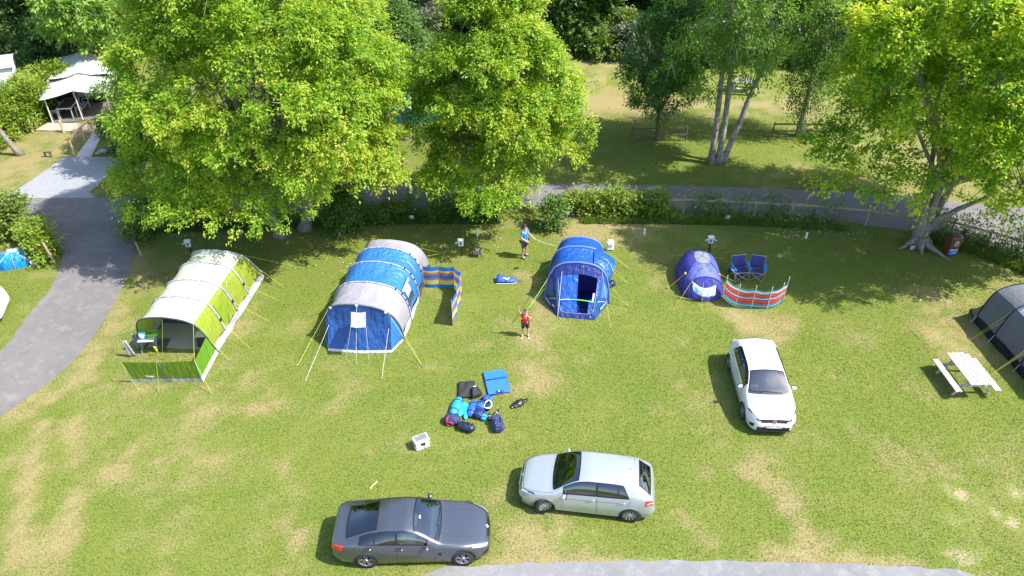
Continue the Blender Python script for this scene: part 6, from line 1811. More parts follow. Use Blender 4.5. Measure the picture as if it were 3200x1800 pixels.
# ---- electric hook-up posts, marker pegs, pitch numbers
M_EHU = mat('hookup_box', (.62, .65, .66), .45); M_ORANGE = mat('orange_cable', (.40, .12, .03), .5)
def hookup(label, px, py, hgt, cable, cable_side=-1, both=False):
    r = thing('hookup_post', label, 'power post', G(px, py), 0, 'electric hook-up posts')
    MB().tube([(0, 0, -.03), (-.02, .0, hgt)], .035, 8).build('post', M_BLK, r)
    b = MB().box((-.03, -.05, hgt + .14), (.25, .13, .34), bev=.03).build('box', M_EHU, r)
    MB().box((-.03, -.122, hgt + .14), (.11, .012, .17), bev=.004).build('window', mat('breaker_window', (.30, .26, .22), .3), b)
    for q in range(3): MB().box((-.06 + .03 * q, -.131, hgt + .15), (.018, .008, .09)).build('breaker', mat('breaker', (.10, .06, .05), .5), b)
    MB().box((-.03, -.05, hgt + .325), (.29, .18, .03), bev=.01).build('lid', M_WHITEP, b)
    for s_ in ((-1, 1) if both else (cable_side,)):
        MB().tube([(-.03 + s_ * .13, -.06, hgt + .20), (-.03 + s_ * .26, -.10, hgt + .13)], .035, 8).build('plug', mat('plug_blue', (.35, .52, .66), .45), r)
    if cable:
        c = thing('power_cable', cable[0], 'cable', G(px, py)); L_ = at(G(px, py))
        P = [Vector((-.03 + cable_side * .26, -.10, hgt + .13))] + [L_ @ G(*q[:2], q[2] if len(q) > 2 else .015) for q in cable[1]]
        pts = []
        for i in range(len(P) - 1):
            p0, p1, p2, p3 = P[max(i - 1, 0)], P[i], P[i + 1], P[min(i + 2, len(P) - 1)]
            for k in range(6):
                t = k / 6; q = .5 * ((2 * p1) + (p2 - p0) * t + (2 * p0 - 5 * p1 + 4 * p2 - p3) * t * t + (3 * p1 - p0 - 3 * p2 + p3) * t**3); q.z = max(q.z, .012); pts.append(q)
        pts.append(P[-1]); MB().tube(pts, .009, 5).build('cord', M_ORANGE, c)
hookup('grey hook-up post behind the lime tent', 603, 803, .62, ('orange cable dropping beside the post behind the lime tent', [(576, 770, .3), (585, 800, .05), (588, 835)]), -1)
hookup('grey hook-up post right of the blue and grey tent', 1444, 800, .62, ('orange cable from the post right of the blue and grey tent', [(1415, 765, .35), (1408, 790, .02), (1398, 822), (1385, 850)]), -1)
hookup('grey hook-up post behind the small indigo tent', 2215, 790, .60, ('orange cable trailing right behind the small indigo tent', [(2250, 765, .3), (2272, 778), (2300, 772), (2330, 758), (2400, 750), (2480, 745), (2620, 755), (2760, 785), (2860, 812)]), 1, True)
for x, y, lab in ((1062, 735, 'white marker post left of the blue and grey tent'), (1493, 738, 'white marker post under the middle cherry'), (2013, 734, 'white marker post between the royal blue and the indigo tent'), (2518, 746, 'white marker post at the right, left of the thick trunk')):
    r = thing('marker_post', lab, 'post', G(x, y), 0, 'white marker posts')
    MB().box((0, 0, .17), (.085, .06, .38), bev=.012).build('post', M_WHITEP, r); MB().box((0, -.033, .28), (.05, .006, .06)).build('reflector', M_EHU, r)
def pitch_sign(num, px, py, h, lab):
    r = thing('pitch_sign', 'small white board numbered %s %s' % (num, lab), 'sign', G(px, py), 0, 'pitch number boards')
    MB().box((0, 0, h / 2), (.035, .03, h)).build('stake', M_WOODP, r)
    b = MB().box((0, -.02, h + .02), (.20, .018, .17), bev=.006).build('board', M_EHU, r)
    text_mesh('number', num, .155, M_INKB, b, Matrix.Translation((0, -.031, h + .02)) @ Matrix.Rotation(R(90), 4, 'X'))
for n_, x, y, h, lb in (('64', 754, 738, .24, 'beside the broad cherry trunks'), ('63', 1288, 697, .34, 'in the shade between the cherries'), ('62', 1772, 689, .42, 'behind the royal blue tent'), ('61', 2271, 695, .30, 'at the fence behind the indigo tent'), ('60', 2848, 781, .12, 'against the thick flared trunk')): pitch_sign(n_, x, y, h, lb)

# ---- water carrier, duffel, fire pit, litter bin
r = thing('water_carrier', 'white plastic water carrier standing behind the royal blue tent', 'water carrier', G(1905, 782))
MB().box((0, 0, .27), (.34, .20, .50), bev=.06).build('tank', M_WHITEP, r); MB().lathe([(.05, .52), (.05, .56), (.001, .565)], 12, c=(.08, 0, 0)).build('cap', M_WHITEP, r)
MB().box((0, -.105, .30), (.17, .012, .10), bev=.003).build('label_panel', mat('label_grey', (.33, .33, .30), .6, noise=(30, .5)), r); MB().tube([(-.12, 0, .50), (-.10, 0, .57), (.02, 0, .57), (.03, 0, .51)], .018, 6).build('handle', M_WHITEP, r)
ZC = Zm(1500, 680, .2898)
r = thing('duffel_bag', 'open royal blue tent bag lying left of the royal blue tent', 'bag', ZC(285, 690)); L_ = at(ZC(285, 690))
M_BAGB = mat('bag_blue', (.02, .09, .42), .6, bump=(10, .7))
rows = []
for j in range(9):
    u = j / 8; x = -.50 + u * .98; s_ = math.sin(math.pi * min(max(u, .06), .94)) ** .35
    rows.append([(x, .20 * s_ * math.cos(a) + .02 * math.sin(j * 2), .10 * s_ + .10 * s_ * math.sin(a) + .015 * math.sin(j * 3 + a * 2)) for a in np.linspace(0, 2 * math.pi, 13)[:-1]])
MB().grid(rows, closed=True).build('sack', M_BAGB, r, smooth=True)
MB().grid([[(-.50, -.15, .05), (-.42, .12, .26), (-.36, .22, .30)], [(-.30, -.2, .1), (-.28, .0, .24), (-.24, .16, .24)], [(.0, -.18, .16), (.0, .02, .22), (0, .14, .2)]]).build('flap', M_BAGB, r, smooth=True, solid=.01)
for x, y in ((-.08, -.04), (.08, -.06), (.02, -.12)): MB().box((x, y, .212), (.10, .07, .012), .3).build('label_panel', M_INKW, r)
MB().tube([(-.45, -.2, .03), (-.1, -.22, .04), (.25, -.21, .04), (.45, -.14, .05)], .010, 5).build('piping', M_INKW, r); MB().tube([(.46, 0, .08), (.56, -.02, .04), (.66, 0, .02)], .012, 5).build('strap', M_NAVY, r)
ZS = Zm(1240, 660, .1242)
r = thing('fire_pit', 'rusty square fire pit on legs under the middle cherry', 'fire pit', ZS(2030, 1130))
M_RUST = mat('burnt_steel', (.13, .115, .105), .8, noise=(10, .5)); M_ASH = mat('ash', (.20, .18, .17), .95, noise=(14, .5), bump=(12, 1))
for sx, sy in ((-1, -1), (1, -1), (1, 1), (-1, 1)): MB().tube([(sx * .16, sy * .14, .0), (sx * .15, sy * .13, .22)], .014, 5).build('leg', M_RUST, r)
for c_, d_ in (((0, -.16, .27), (.36, .02, .16)), ((0, .16, .27), (.36, .02, .16)), ((-.17, 0, .27), (.02, .30, .16)), ((.17, 0, .27), (.02, .30, .16))): MB().box(c_, d_).build('side', M_RUST, r)
MB().box((0, 0, .21), (.33, .30, .02)).build('base', M_RUST, r)
for q in range(7):
    rr = random.Random(q); MB().tube([(rr.uniform(-.12, .12), rr.uniform(-.1, .1), .27 + rr.uniform(0, .08)), (rr.uniform(-.12, .12), rr.uniform(-.1, .1), .30 + rr.uniform(0, .08))], .04, 6).build('charred_log', M_ASH, r)

r = thing('litter_bin', 'brown bin with a blue sticker beside the hedge at right', 'bin', G(2966, 792), R(4))
M_BROWN = mat('bin_brown', (.115, .040, .025), .45, noise=(5, .15))
MB().box((0, 0, .42), (.52, .40, .86), bev=.03).build('cabinet', M_BROWN, r)
rows = [[(x, .22 * math.cos(a) , .86 + .16 * math.sin(a)) for x in np.linspace(-.28, .28, 5)] for a in np.linspace(math.pi, 0, 9)]
MB().grid(rows).build('lid', mat('bin_lid', (.10, .035, .03), .4), r, smooth=True, solid=.02)
for yq in (-.28, .28): MB().poly([(yq, .22 * math.cos(a), .86 + .16 * math.sin(a)) for a in np.linspace(0, math.pi, 9)]).build('lid_end', M_BROWN, r)
MB().box((.0, -.206, .62), (.42, .02, .34), bev=.008).build('upper_door', mat('bin_door', (.15, .055, .03), .4), r); MB().box((.0, -.206, .24), (.42, .02, .36), bev=.008).build('lower_door', MATS['bin_door'], r)
sg = MB().box((.03, -.222, .64), (.17, .012, .20)).build('sign_plate', mat('sign_cream', (.55, .42, .34), .6), r)
MB().box((.03, -.222, .79), (.16, .012, .05)).build('sign_plate', MATS['sign_cream'], r)
MB().box((.0, -.230, .64), (.03, .006, .13)).build('pictogram', M_BROWN, sg); MB().box((.065, -.230, .62), (.05, .006, .08)).build('pictogram', M_BROWN, sg); MB().ball((.0, -.230, .715), (.018, .006, .018), 8, 6).build('pictogram', M_BROWN, sg)
st = MB().box((.0, -.222, .20), (.34, .012, .24)).build('sticker', mat('sticker_blue', (.02, .22, .60), .5), r); MB().box((.0, -.222, .335), (.34, .012, .035)).build('sticker_heading', M_INKW, r); MB().box((.03, -.231, .18), (.18, .005, .02)).build('sticker_line', M_INKW, st)

# ---- the heap of gear in the middle
ZG = Zm(1260, 1130, .207)
def sack_between(name, label, a, b, rad, m, strap=None, cat='bag', nseg=9, fl=.75, straps=(.25, .75), crease=.02, tie=False):
    a, b = Vector(a), Vector(b); c = (a + b) / 2; c.z = 0
    r = thing(name, label, cat, c); rad = rad * 1.15
    a, b = a - c, b - c; d = (b - a); L_ = d.length; d.normalize(); w = Vector((-d.y, d.x, 0)); rr = random.Random(int(L_ * 1e5) + len(label))
    rows = []
    for j in range(nseg + 1):
        u = j / nseg; s_ = max(math.sin(math.pi * u), 0) ** .22 if 0 < u < 1 else .35
        p = a.lerp(b, u)
        rows.append([p + w * (rad * s_ * math.cos(t) * (1 + rr.uniform(-crease, crease) * 3)) + Vector((0, 0, rad * fl * (1 + s_ * math.sin(t)) + rr.uniform(-crease, crease) * rad * 2)) for t in np.linspace(0, 2 * math.pi, 15)[:-1]])
    mb = MB().grid(rows, closed=True); n0 = 14; mb.f.append(tuple(range(n0 - 1, -1, -1))); mb.f.append(tuple(nseg * n0 + k for k in range(n0)))
    mb.build('sack', m, r, smooth=True)
    if strap:
        for u in straps:
            p = a.lerp(b, u); MB().tube([p + w * (rad * 1.03 * math.cos(t)) + Vector((0, 0, rad * fl + rad * fl * 1.06 * math.sin(t))) for t in np.linspace(-.4, math.pi + .4, 12)], .014, 5).build('strap', strap, r)
    return r, a, b, d, w
M_CYAN = mat('cyan_nylon', (.015, .30, .72), .4, bump=(12, .9)); M_AQUA = mat('aqua_nylon', (.03, .50, .62), .4, bump=(12, .9)); M_RBLUE = mat('roll_blue', (.025, .10, .55), .45, bump=(12, .9)); M_DNAVY = mat('dark_navy', (.012, .02, .075), .5, bump=(12, .8)); M_BLKC = mat('black_cloth', (.020, .020, .022), .7, bump=(14, .7)); M_REDS = mat('red_strap', (.62, .03, .05), .6); M_MAT = mat('mat_blue', (.010, .15, .62), .5)
sack_between('rolled_bag', 'bright blue rolled bag at the left of the gear heap', ZG(855, 580), ZG(745, 845), .15, M_CYAN, M_DNAVY)
sack_between('rolled_bag', 'aqua rolled bag tucked against the bright blue roll', ZG(935, 640), ZG(845, 850), .10, M_AQUA, None)
sack_between('rolled_bag', 'thin aqua roll second from left in the gear heap', ZG(985, 660), ZG(935, 890), .085, M_AQUA, None)
sack_between('rolled_bag', 'deep blue roll in the middle of the gear heap', ZG(1075, 630), ZG(1005, 860), .14, M_RBLUE, M_DNAVY)
sack_between('rolled_bag', 'deep blue roll behind the dark cylinder in the gear heap', ZG(1190, 640), ZG(1130, 800), .15, M_RBLUE, M_DNAVY)
sack_between('rolled_bag', 'royal blue roll at the back of the gear heap', ZG(1200, 575), ZG(1355, 610), .13, M_RBLUE, M_DNAVY)
sack_between('rolled_bag', 'dark-ended blue sleeping bag roll at the front of the gear heap', ZG(1170, 770), ZG(1105, 885), .16, M_DNAVY, M_RBLUE, straps=(.15, .85))
sack_between('rolled_bag', 'short bright blue sack at the front of the gear heap', ZG(1232, 810), ZG(1205, 910), .11, M_CYAN, M_DNAVY)
r, a, b, d, w = sack_between('rolled_bag', 'navy roll ringed by a white rope at the gear heap', ZG(1295, 660), ZG(1262, 760), .10, M_DNAVY, None)
rp = []
for t in np.linspace(0, 2 * math.pi, 25):
    rp.append((a + b) / 2 + d * (.20 * math.cos(t)) + w * (.13 * math.sin(t)) + Vector((0, 0, .19 + .03 * math.cos(2 * t))))
MB().tube(rp, .022, 6).build('rope', M_INKW, r, smooth=True)
r, a, b, d, w = sack_between('holdall', 'navy holdall with red straps in front of the gear heap', ZG(620, 905), ZG(860, 935), .20, mat('holdall_navy', (.022, .026, .09), .7, bump=(10, .8)), None)
for u in (.35, .55):
    p = a.lerp(b, u); MB().tube([p + w * (.21 * math.cos(t)) + d * (.06 * math.sin(t * 2)) + Vector((0, 0, .155 + .17 * math.sin(t))) for t in np.linspace(-.3, math.pi + .3, 14)], .018, 5).build('strap', M_REDS, r)
p = a.lerp(b, .45); MB().tube([p - w * .20 + d * .12 * math.cos(t) + Vector((0, -.02, .14 + .08 * math.sin(t))) for t in np.linspace(0, 2 * math.pi, 13)], .016, 5).build('handle', M_REDS, r)
sack_between('long_bag', 'long black shiny bag lying in front of the gear heap', ZG(820, 990), ZG(1085, 1060), .16, mat('shiny_black', (.012, .016, .035), .3, bump=(9, 1)), M_DNAVY, straps=(.2, .5, .8))
r = thing('backpack', 'dark navy rucksack at the right of the gear heap', 'rucksack', ZG(1430, 1000), R(12))
M_RUCK = mat('ruck_navy', (.028, .040, .115), .6, bump=(10, .7))
MB().box((0, 0, .17), (.40, .58, .32), bev=.09).build('sack', M_RUCK, r); MB().box((.02, -.20, .345), (.30, .18, .05), bev=.02).build('pocket', M_RUCK, r); MB().box((-.02, .20, .345), (.34, .2, .06), bev=.025).build('lid_flap', M_RUCK, r)
for x in (-.1, .1): MB().tube([(x, .3, .30), (x, .12, .39), (x * 1.1, -.1, .37), (x, -.28, .25)], .014, 5).build('strap', M_BLK, r)
for i, (x, y) in enumerate(((1405, 790), (1355, 850), (1300, 850))):
    q = thing('bottle', ('black flask lying behind the rucksack', 'black flask beside the rucksack', 'small dark pouch between the rucksack and the blue sack')[i], ('flask', 'flask', 'pouch')[i], ZG(x, y), R(60 + 15 * i))
    MB().lathe([(.045, -.16), (.055, -.15), (.055, .08), (.03, .12), (.03, .17), (.001, .175)], 12, M=Matrix.Rotation(R(90), 3, 'Y'), c=(0, 0, .058)).build('shell', M_BLK, q, smooth=True)
    MB().lathe([(.057, -.02), (.057, .02)], 12, M=Matrix.Rotation(R(90), 3, 'Y'), c=(0, 0, .058)).build('band', M_CHG, q)
# ribbed blue mat
c = [ZG(*p) for p in ((1212, 185), (1532, 150), (1608, 465), (1288, 525))]
cen = sum(c, Vector()) / 4; r = thing('ribbed_mat', 'bright blue ribbed sleeping mat spread above the gear heap', 'mat', cen)
q = [p - cen for p in c]; N1 = 16
for i in range(N1):
    u0, u1 = (i + .04) / N1, (i + .96) / N1
    A0, A1, B0, B1 = q[0].lerp(q[3], u0), q[0].lerp(q[3], u1), q[1].lerp(q[2], u0), q[1].lerp(q[2], u1)
    MB().grid([[A0.lerp(A1, t) .lerp(B0.lerp(B1, t), s_) + Vector((0, 0, .03 + .055 * math.sin(math.pi * t) + (.05 if i < 6 else 0))) for t in np.linspace(0, 1, 6)] for s_ in np.linspace(0, 1, 4)]).build('rib', M_MAT, r, smooth=True)
MB().tube([p + Vector((0, 0, .05)) for p in (q[0], q[1], q[2], q[3], q[0])], .035, 6).build('piping', M_RBLUE, r, smooth=True)
MB().prism([(p.x, p.y) for p in (q[3], q[2], q[1], q[0])], .0, .05).build('base', M_RBLUE, r)
MB().tube([q[0].lerp(q[3], .375) + Vector((0, 0, .12)), q[1].lerp(q[2], .36) + Vector((0, 0, .12))], .012, 5).build('seam', M_DNAVY, r)
MB().box(tuple(q[3].lerp(q[2], .55) * .92 + Vector((0, 0, .09))), (.28, .09, .05), .15, bev=.02).build('valve_flap', M_DNAVY, r); MB().ball(tuple(q[3].lerp(q[2], .5) * .93 + Vector((0, 0, .12))), (.03, .03, .02), 8, 6).build('valve', M_INKW, r)
# black folded cover and black stool cover
c = [ZG(*p) for p in ((840, 340), (1080, 330), (1100, 555), (830, 560))]; cen = sum(c, Vector()) / 4
r = thing('black_cover', 'flat black folded cover behind the gear heap', 'cover', cen)
q = [p - cen for p in c]
MB().grid([[q[0].lerp(q[1], i / 8).lerp(q[3].lerp(q[2], i / 8), j / 8) + Vector((0, 0, .05 + .03 * math.sin(i * 1.3 + j * .8) * math.sin(math.pi * i / 8) + .04 * (1 - j / 8))) for i in range(9)] for j in range(9)]).build('sheet', M_BLKC, r, smooth=True, solid=.06)
MB().tube([p + Vector((0, 0, .08)) for p in (q[0], q[1], q[2], q[3], q[0])], .018, 5).build('piping', M_BLK, r)
c = [ZG(*p) for p in ((1050, 450), (1110, 430), (1190, 540), (1050, 585))]; cen = sum(c, Vector()) / 4
r = thing('black_case', 'small black padded case lying on the black cover', 'case', cen)
q = [p - cen for p in c]; MB().prism([(p.x, p.y) for p in (q[3], q[2], q[1], q[0])], .09, .20).build('shell', mat('case_grey', (.03, .032, .035), .6, bump=(30, .6)), r)
MB().tube([p + Vector((0, 0, .205)) for p in (q[0], q[1], q[2], q[3], q[0])], .022, 6).build('piping', M_BLK, r, smooth=True); MB().box(tuple((q[0] + q[1]) / 2 + Vector((0, 0, .22))), (.12, .03, .02), .3).build('tag', M_INKW, r)
r = thing('bin_liner', 'crumpled glossy black plastic bag right of the ribbed mat', 'plastic bag', ZG(1745, 650), R(35))
rr = random.Random(4)
MB().grid([[((-.34 + .68 * j / 8) , (.16 * (.35 + .65 * math.sin(math.pi * j / 8))) * math.cos(t) + rr.uniform(-.02, .02), .10 * (.4 + .6 * math.sin(math.pi * j / 8)) * (1 + math.sin(t)) * .8 + rr.uniform(0, .025)) for t in np.linspace(0, 2 * math.pi, 13)[:-1]] for j in range(9)], closed=True).build('film', mat('black_film', (.012, .012, .013), .18, spec=.7, bump=(16, 1)), r, smooth=True)
MB().tube([(.33, 0, .06), (.42, .05, .05)], [.05, .02], 6).build('knot', MATS['black_film'], r)
# cool box
r = thing('cool_box', 'white electric cool box with a grey lid on the grass', 'cool box', ZG(275, 1275), R(27))
MB().box((0, 0, .14), (.50, .34, .28), bev=.03).build('tub', M_WHITEP, r)
MB().box((0, 0, .355), (.52, .36, .13), bev=.03).build('lid', M_WHITEP, r); MB().box((0, 0, .425), (.42, .27, .016), bev=.006).build('lid_panel', mat('lid_grey', (.16, .17, .18), .4), r)
MB().box((-.12, .1, .437), (.12, .05, .008)).build('lid_label', M_CHG, r); MB().box((0, 0, .286), (.49, .33, .014)).build('seal', M_BLK, r)
MB().box((.02, -.176, .25), (.16, .02, .10), bev=.01).build('latch', M_BLK, r); MB().tube([(-.26, .0, .30), (-.27, 0, .20), (-.26, -.1, .18)], .012, 5).build('handle', M_BLK, r); MB().tube([(.05, -.18, .22), (.08, -.2, .05), (.12, -.24, .01)], .008, 5).build('flex', M_BLK, r)
# dark bag beside the royal blue tent
r = thing('holdall', 'navy bag against the right wall of the royal blue tent', 'bag', ZC(1415, 745), R(30))
MB().box((0, 0, .16), (.36, .26, .30), bev=.08).build('sack', M_DNAVY, r); MB().tube([(-.1, 0, .30), (-.06, 0, .38), (.06, 0, .38), (.1, 0, .30)], .012, 5).build('handle', M_BLK, r)
r = thing('shoe', 'dark shoe lying on the grass above the tent bag', 'shoe', ZC(393, 552), R(20))
MB().ball((0, 0, .05), (.13, .05, .05), 10, 6).build('upper', M_BLKC, r, smooth=True); MB().box((0, 0, .012), (.26, .09, .024), bev=.01).build('sole', M_BLK, r)

# ---- things under the lime tent's open front
r = thing('camp_table', 'small grey folding table inside the open front of the lime tent', 'table', ZA(330, 1020), R(5)); L_ = at(ZA(330, 1020))
MB().box((0, 0, .68), (.62, .42, .03), bev=.01).build('table_top', mat('table_grey', (.42, .43, .44), .5), r)
for sx, sy in ((-1, -1), (1, -1), (1, 1), (-1, 1)): MB().tube([(sx * .27, sy * .18, .67), (sx * .30, -sy * .16, .01)], .012, 6).build('leg', M_CHG, r)
tl_ = Vector(ZA(330, 1020)) + Vector((0, 0, .697))
q = thing('water_jug', 'round white and turquoise water jug on the camp table', 'jug', tl_ + Vector((-.12, -.02, 0)))
MB().lathe([(.09, 0), (.10, .05), (.07, .10)], 14).build('base', mat('turquoise', (.02, .45, .60), .4), q, smooth=True); MB().lathe([(.10, .09), (.125, .13), (.125, .26), (.10, .30)], 16).build('body', mat('pale_plastic', (.72, .80, .82), .35), q, smooth=True); MB().lathe([(.11, .29), (.10, .34), (.001, .36)], 14).build('lid', MATS['turquoise'], q, smooth=True)
q = thing('washing_bowl', 'lime green washing-up bowl on the camp table', 'bowl', tl_ + Vector((.16, .22, 0)), R(12))
M_BOWL = mat('bowl_green', (.16, .48, .04), .4)
MB().box((0, 0, .012), (.34, .22, .024), bev=.01).build('base', mat('bowl_grey', (.14, .18, .13), .5), q)
for c_, d_ in (((0, -.13, .07), (.40, .02, .14)), ((0, .13, .07), (.40, .02, .14)), ((-.19, 0, .07), (.02, .24, .14)), ((.19, 0, .07), (.02, .24, .14))): MB().box(c_, d_, bev=.008).build('side', M_BOWL, q)
MB().box((.05, .02, .06), (.08, .06, .05)).build('sponge', mat('sponge', (.65, .50, .05), .9), q)
q = thing('yellow_cloth', 'yellow cloth hanging from the front of the camp table', 'cloth', Vector(ZA(362, 1000, .35)))
MB().grid([[(-.05 + .05 * i + .01 * j, -.012 * math.sin(i * 2 + j), .16 - .06 * j) for i in range(3)] for j in range(6)]).build('fold', mat('yellow_cloth', (.68, .66, .04), .8), q, smooth=True, solid=.012)
for i, (x, y, hh) in enumerate(((175, 1060, .80), (245, 1000, .80))):
    q = thing('folded_chair', ('grey folded camp chair standing outside the lime tent', 'grey folded camp chair leaning by the camp table')[i], 'chair', ZA(x, y), R(20))
    for k in range(4):
        MB().grid([[(-.10 + .05 * k + .03 * u, .0 + .03 * (k % 2) - .14 * v, hh * v) if False else ((-.14 + .075 * k) * (1 - .55 * v) + .035 * u - .12 * v, .04 * ((k + 1) % 2) + .05 * u * (1 if k % 2 else -1), .02 + hh * v) for u in (0, 1)] for v in np.linspace(0, 1, 6)]).build('fold', F_LGREY if k % 2 else F_TGREY, q, smooth=True, solid=.015)
    MB().tube([(.1, .05, 0), (-.06, .02, hh + .02)], .012, 5).build('tube', M_CHG, q)
q = thing('floor_mat', 'dark grey ribbed mat on the tent floor beside the table', 'mat', ZA(420, 965), R(4))
for i in range(9): MB().box((-.22 + .055 * i, 0, .04), (.035, .8, .012)).build('strip', F_CHAR, q)
q = thing('side_stand', 'pale folding cupboard at the right inside the lime tent', 'cupboard', Vector(ZA(775, 960)) , R(5))
MB().box((0, 0, .55), (.42, .38, .025)).build('top', mat('stand_pale', (.45, .50, .44), .5), q); MB().box((0, 0, .28), (.40, .36, .50), bev=.01).build('pocket_cabinet', F_CHAR, q)

# ---- picnic tables
M_PT = mat('weathered_wood', (.36, .34, .30), .85, noise=(9, .4), bump=(9, .3, (1, .15, 1)))
M_PTD = mat('weathered_wood_grey', (.38, .35, .31), .85, noise=(7, .25))
def picnic(label, loc, rz, wid=.80, ln=1.80):
    r = thing('picnic_table', label, 'picnic table', loc, rz, 'wooden picnic tables')
    n = 5
    for i in range(n):
        x = (i - (n - 1) / 2) * wid / n; e = .10 if i == n - 1 else (.0 if i % 2 else .015)
        MB().box((x, -e / 2, .755), (wid / n - .016, ln - e, .035)).build('table_plank', M_PT, r)
    for sx in (-1, 1):
        for q in (0, 1): MB().box((sx * (.66 + .125 * q), 0, .445), (.117, ln, .035)).build('bench_plank', M_PT, r)
    for y in (-ln * .33, ln * .33):
        for sx in (-1, 1):
            a, b = Vector((sx * .20, y, .735)), Vector((sx * .70, y, 0)); d = b - a
            MB().box(tuple((a + b) / 2), (.09, .045, d.length), M=Vector((0, 0, 1)).rotation_difference(d).to_matrix()).build('leg', M_PTD, r)
        MB().box((0, y + .05, .40), (1.52, .04, .09)).build('bench_bearer', M_PTD, r); MB().box((0, y + .05, .71), (.74, .04, .08)).build('top_bearer', M_PTD, r)
    return r
picnic('bleached wooden picnic table near the grey tent at right', (16.93, 21.43, 0), R(2), .80, 1.80)
picnic('white picnic table standing beyond the ash tree', G(2318, 285), R(84), .80, 1.85)

# ---- fences, guards and posts
M_POST = mat('fence_post', (.33, .245, .145), .85, noise=(6, .3), bump=(12, .5)); M_RAIL = mat('fence_rail', (.30, .24, .16), .85, noise=(6, .3))
def fence(label, posts, hgt, rails, rad=.055, cat='fence', over=0.25, sq=False, pm=None, rm=None):
    base = posts[0]; r = thing('rail_fence', label, cat, base); L_ = at(base)
    P = [L_ @ p for p in posts]
    for p in P: MB().tube([p + Vector((0, 0, -.05)), p + Vector((0, 0, hgt))], rad, 8).build('post', pm or M_POST, r)
    for z in rails:
        for a, b in zip(P[:-1], P[1:]):
            d = (b - a).normalized(); m_ = (a + b) / 2
            MB().box((m_.x, m_.y - rad - .01, z), ((b - a).length - .004, .045, .10), math.atan2(d.y, d.x)).build('rail', rm or M_RAIL, r)
    return r
fp = [G(x, y) for x, y in ((1905, 668), (2020, 668), (2134, 669), (2242, 673), (2355, 678), (2469, 684), (2588, 693), (2704, 703), (2830, 722), (2965, 742), (3080, 772), (3190, 808), (3290, 845))]
fence('weathered post and rail fence between the field and the lane', fp, .92, (.86,))
def guard(label, a, b, hgt=.95):
    d = (b - a).normalized(); n_ = Vector((-d.y, d.x, 0)) * .0
    m_ = mat('guard_timber_shaded', (.13, .10, .065), .85, noise=(6, .3)); fence(label, [a, b], hgt, (.42, .86), .05, over=.2, pm=m_, rm=m_)  # timber colour darkened to stand in for the tree crowns' shade
guard('two-rail timber guard in front of the small dark tree', G(1973, 443), G(2142, 440))
guard('two-rail timber guard in front of the birch', G(2412, 428), G(2600, 428))
r = thing('notice_board', 'small green notice fixed on the birch trunk', 'sign', G(2497, 429) + Vector((0, -.26, 0)))
MB().box((.12, 0, .55), (.45, .02, .26), bev=.006).build('board', mat('notice_green', (.015, .12, .06), .5), r); MB().box((.12, .03, .42), (.04, .03, .84)).build('stake', M_POST, r)
for q in range(3): MB().box((.12, -.012, .62 - .06 * q), (.32 - .06 * q, .004, .018)).build('lettering', M_CHG, r)
r = thing('wooden_post', 'short wooden post at the lane corner under the left cherry', 'post', G(444, 800)); MB().tube([(0, 0, -.05), (-.10, 0, .75)], .05, 8).build('post', M_POST, r)
r = thing('wooden_post', 'leaning wooden post in the yellow-green bush left of the lane', 'post', G(172, 822)); MB().tube([(0, 0, -.05), (-.22, .05, 1.1)], .06, 8).build('post', M_POST, r)
MB().tube([(-.2, .05, .85), (-1.3, .9, .95)], .04, 6).build('rail', M_RAIL, r)
ZL = Zm(0, 180, .2346)
r = thing('low_light', 'low brown hoop-shaped path light on the lawn above the gravel pad', 'path light', ZL(650, 1325))
for sx in (-1, 1): MB().box((sx * .16, 0, .14), (.06, .09, .30)).build('upright', mat('dark_wood', (.10, .085, .07), .8), r)
MB().box((0, 0, .32), (.42, .13, .06)).build('cap', MATS['dark_wood'], r)

# ---- lodge tent with deck, top left
M_DECK = mat('deck_wood', (.50, .38, .28), .85, noise=(5, .2), bump=(8, .3, (.2, 1, 1)))
M_NEWPOST = mat('new_timber', (.55, .36, .17), .8, noise=(6, .2))
d0, d1, d2, d3 = ZL(480, 985), ZL(1255, 1008), ZL(1290, 905), ZL(640, 895)
dk = thing('deck', 'low timber deck in front of the lodge tent', 'deck', d0); L_ = at(d0)
nb = 12
for i in range(nb):
    a0, a1 = (L_ @ d0).lerp(L_ @ d3, (i + .03) / nb), (L_ @ d0).lerp(L_ @ d3, (i + .97) / nb); b0, b1 = (L_ @ d1).lerp(L_ @ d2, (i + .03) / nb), (L_ @ d1).lerp(L_ @ d2, (i + .97) / nb)
    MB().prism([(p.x, p.y) for p in (a0, b0, b1, a1)], .0, .12).build('deck_plank', M_DECK, dk)
lp = G(150, 391); lo = thing('lodge_tent', 'white-roofed canvas lodge tent with an open awning at top left', 'tent', lp); L_ = at(lp)
q0, q1 = L_ @ ZL(715, 893), L_ @ ZL(1500, 800)          # front posts left and right
ex = (q1 - q0); ex.z = 0; W_l = ex.length; ex.normalize(); ey = Vector((-ex.y, ex.x, 0))
def lp_(u, v, z): p = q0 + ex * u + ey * v; return Vector((p.x, p.y, z))
Wl = W_l; Hm = Wl * .46
M_LROOF = fabric('lodge_roof', (.60, .60, .59), .08, .55, .2); M_LWALL = fabric('lodge_wall', (.44, .42, .36), .12, .7, .3)
